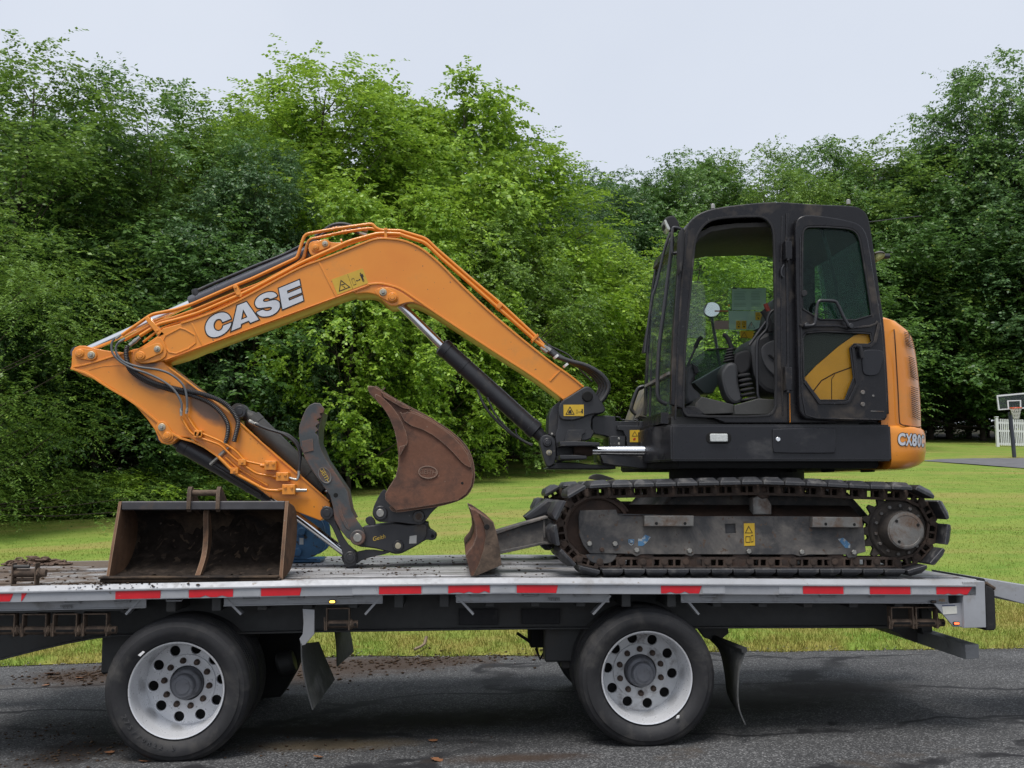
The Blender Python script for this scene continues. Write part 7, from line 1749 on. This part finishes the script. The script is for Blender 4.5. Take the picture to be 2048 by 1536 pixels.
put("extension_arm", tube([pt - Vector((0, 0, .15)), P(2026, 812, Yh - .68)], .05, 6), m_post, hoop)
f0 = G(1995.5, 893); Yf_ = f0.y
fence = thing("picket_fence", tuple(f0), "white vinyl picket fence behind the basketball hoop at the right edge", "fence")
zt_ = P(1995, 835, Yf_).z - f0.z
def fz(x): return f0.z + (P(2048, 894.5, Yf_).z - f0.z) * (x - f0.x) / (P(2048, 894.5, Yf_).x - f0.x)
put("fence_post", box(f0.x - .08, f0.x + .08, Yf_ - .08, Yf_ + .08, f0.z - .2, f0.z + zt_, .01), m_vinyl, fence)
put("post_cap", box(f0.x - .10, f0.x + .10, Yf_ - .10, Yf_ + .10, f0.z + zt_, f0.z + zt_ + .05, .015), m_vinyl, fence)
xe_ = P(2110, 890, Yf_).x
for h in (.10, .86, zt_ - .36): put("fence_rail", solid([(f0.x, fz(f0.x) + h), (xe_, fz(xe_) + h), (xe_, fz(xe_) + h + .12), (f0.x, fz(f0.x) + h + .12)], Yf_ - .03, Yf_ + .03, .004), m_vinyl, fence)
pk = box(-.032, .032, -.06, -.035, 0, zt_ - .14, .004); x = f0.x + .2
while x < xe_: put("picket", pk, m_vinyl, fence, (x, Yf_, fz(x) + .06)); x += .112
put("fence_post", box(xe_ - .08, xe_ + .08, Yf_ - .08, Yf_ + .08, fz(xe_) - .2, fz(xe_) + zt_, .01), m_vinyl, fence)

# ------------------------------------------------------------------ dead leaves on the road
m_dead = paint("dead_leaf", (.20, .085, .035), .8, 0, var=.35, vs=30, bump=.2)
lf = chaikin([(0, -.5), (.18, -.38), (.42, -.42), (.30, -.14), (.50, .04), (.22, .10), (.26, .36), (.06, .28), (0, .52), (-.08, .30), (-.30, .34), (-.22, .10), (-.48, .06), (-.28, -.14), (-.40, -.40), (-.16, -.36)], 1)
bm = bmesh.new(); f = bm.faces.new([bm.verts.new((x, y, .25 * (x * x) + .12 * y * y)) for x, y in lf]); bmesh.ops.triangulate(bm, faces=[f]); bmesh.ops.solidify(bm, geom=bm.faces[:], thickness=.012)
leaf_me = bm_mesh(bm, "leaf", 30)
for i, (px, py, s, lab) in enumerate([(866, 1484, .075, "brown curled oak leaf on the asphalt between the trailer's wheels"), (873, 1523, .085, "long brown leaf flat on the asphalt at the bottom edge, between the wheels"), (288, 1526, .085, "orange-brown leaf on the asphalt just below the left wheel"), (220, 1508, .075, "brown leaf on the mud patch left of the left wheel"), (637, 1517, .07, "brown leaf on the asphalt near the bottom edge, right of the left wheel"), (100, 1350, .12, "tan leaf lying alone on the asphalt at left, short of the lawn edge"), (90, 1373, .07, "small pale leaf on the asphalt at left below the tan one"), (160, 1358, .10, "pale leaf on the spilled soil left of the left wheel"), (205, 1350, .10, "brown leaf on the spilled soil touching the left tyre's edge")]):
    p = ray_hit(px, py, rz)
    put("fallen_leaf", leaf_me, m_dead, None, (p.x, p.y, p.z + .012), Matrix.Rotation(i * 1.3, 4, 'Z') @ Matrix.Rotation(.25 * math.sin(i), 4, 'X'), s, label=lab, category="leaf", group="dead leaves on the road")
p = ray_hit(843, 1302, lambda x, y: lawn_z(x, y)); st = []
put("stick", tube([p + Vector(v) for v in ((-.07, -.10, .03), (-.01, -.06, .05), (.03, 0, .07), (.05, .03, .14))], .016, 6), paint("bare_wood", (.20, .15, .10), .8, var=.2), None, label="pale stump of wood at the lawn's edge under the trailer", category="stick")
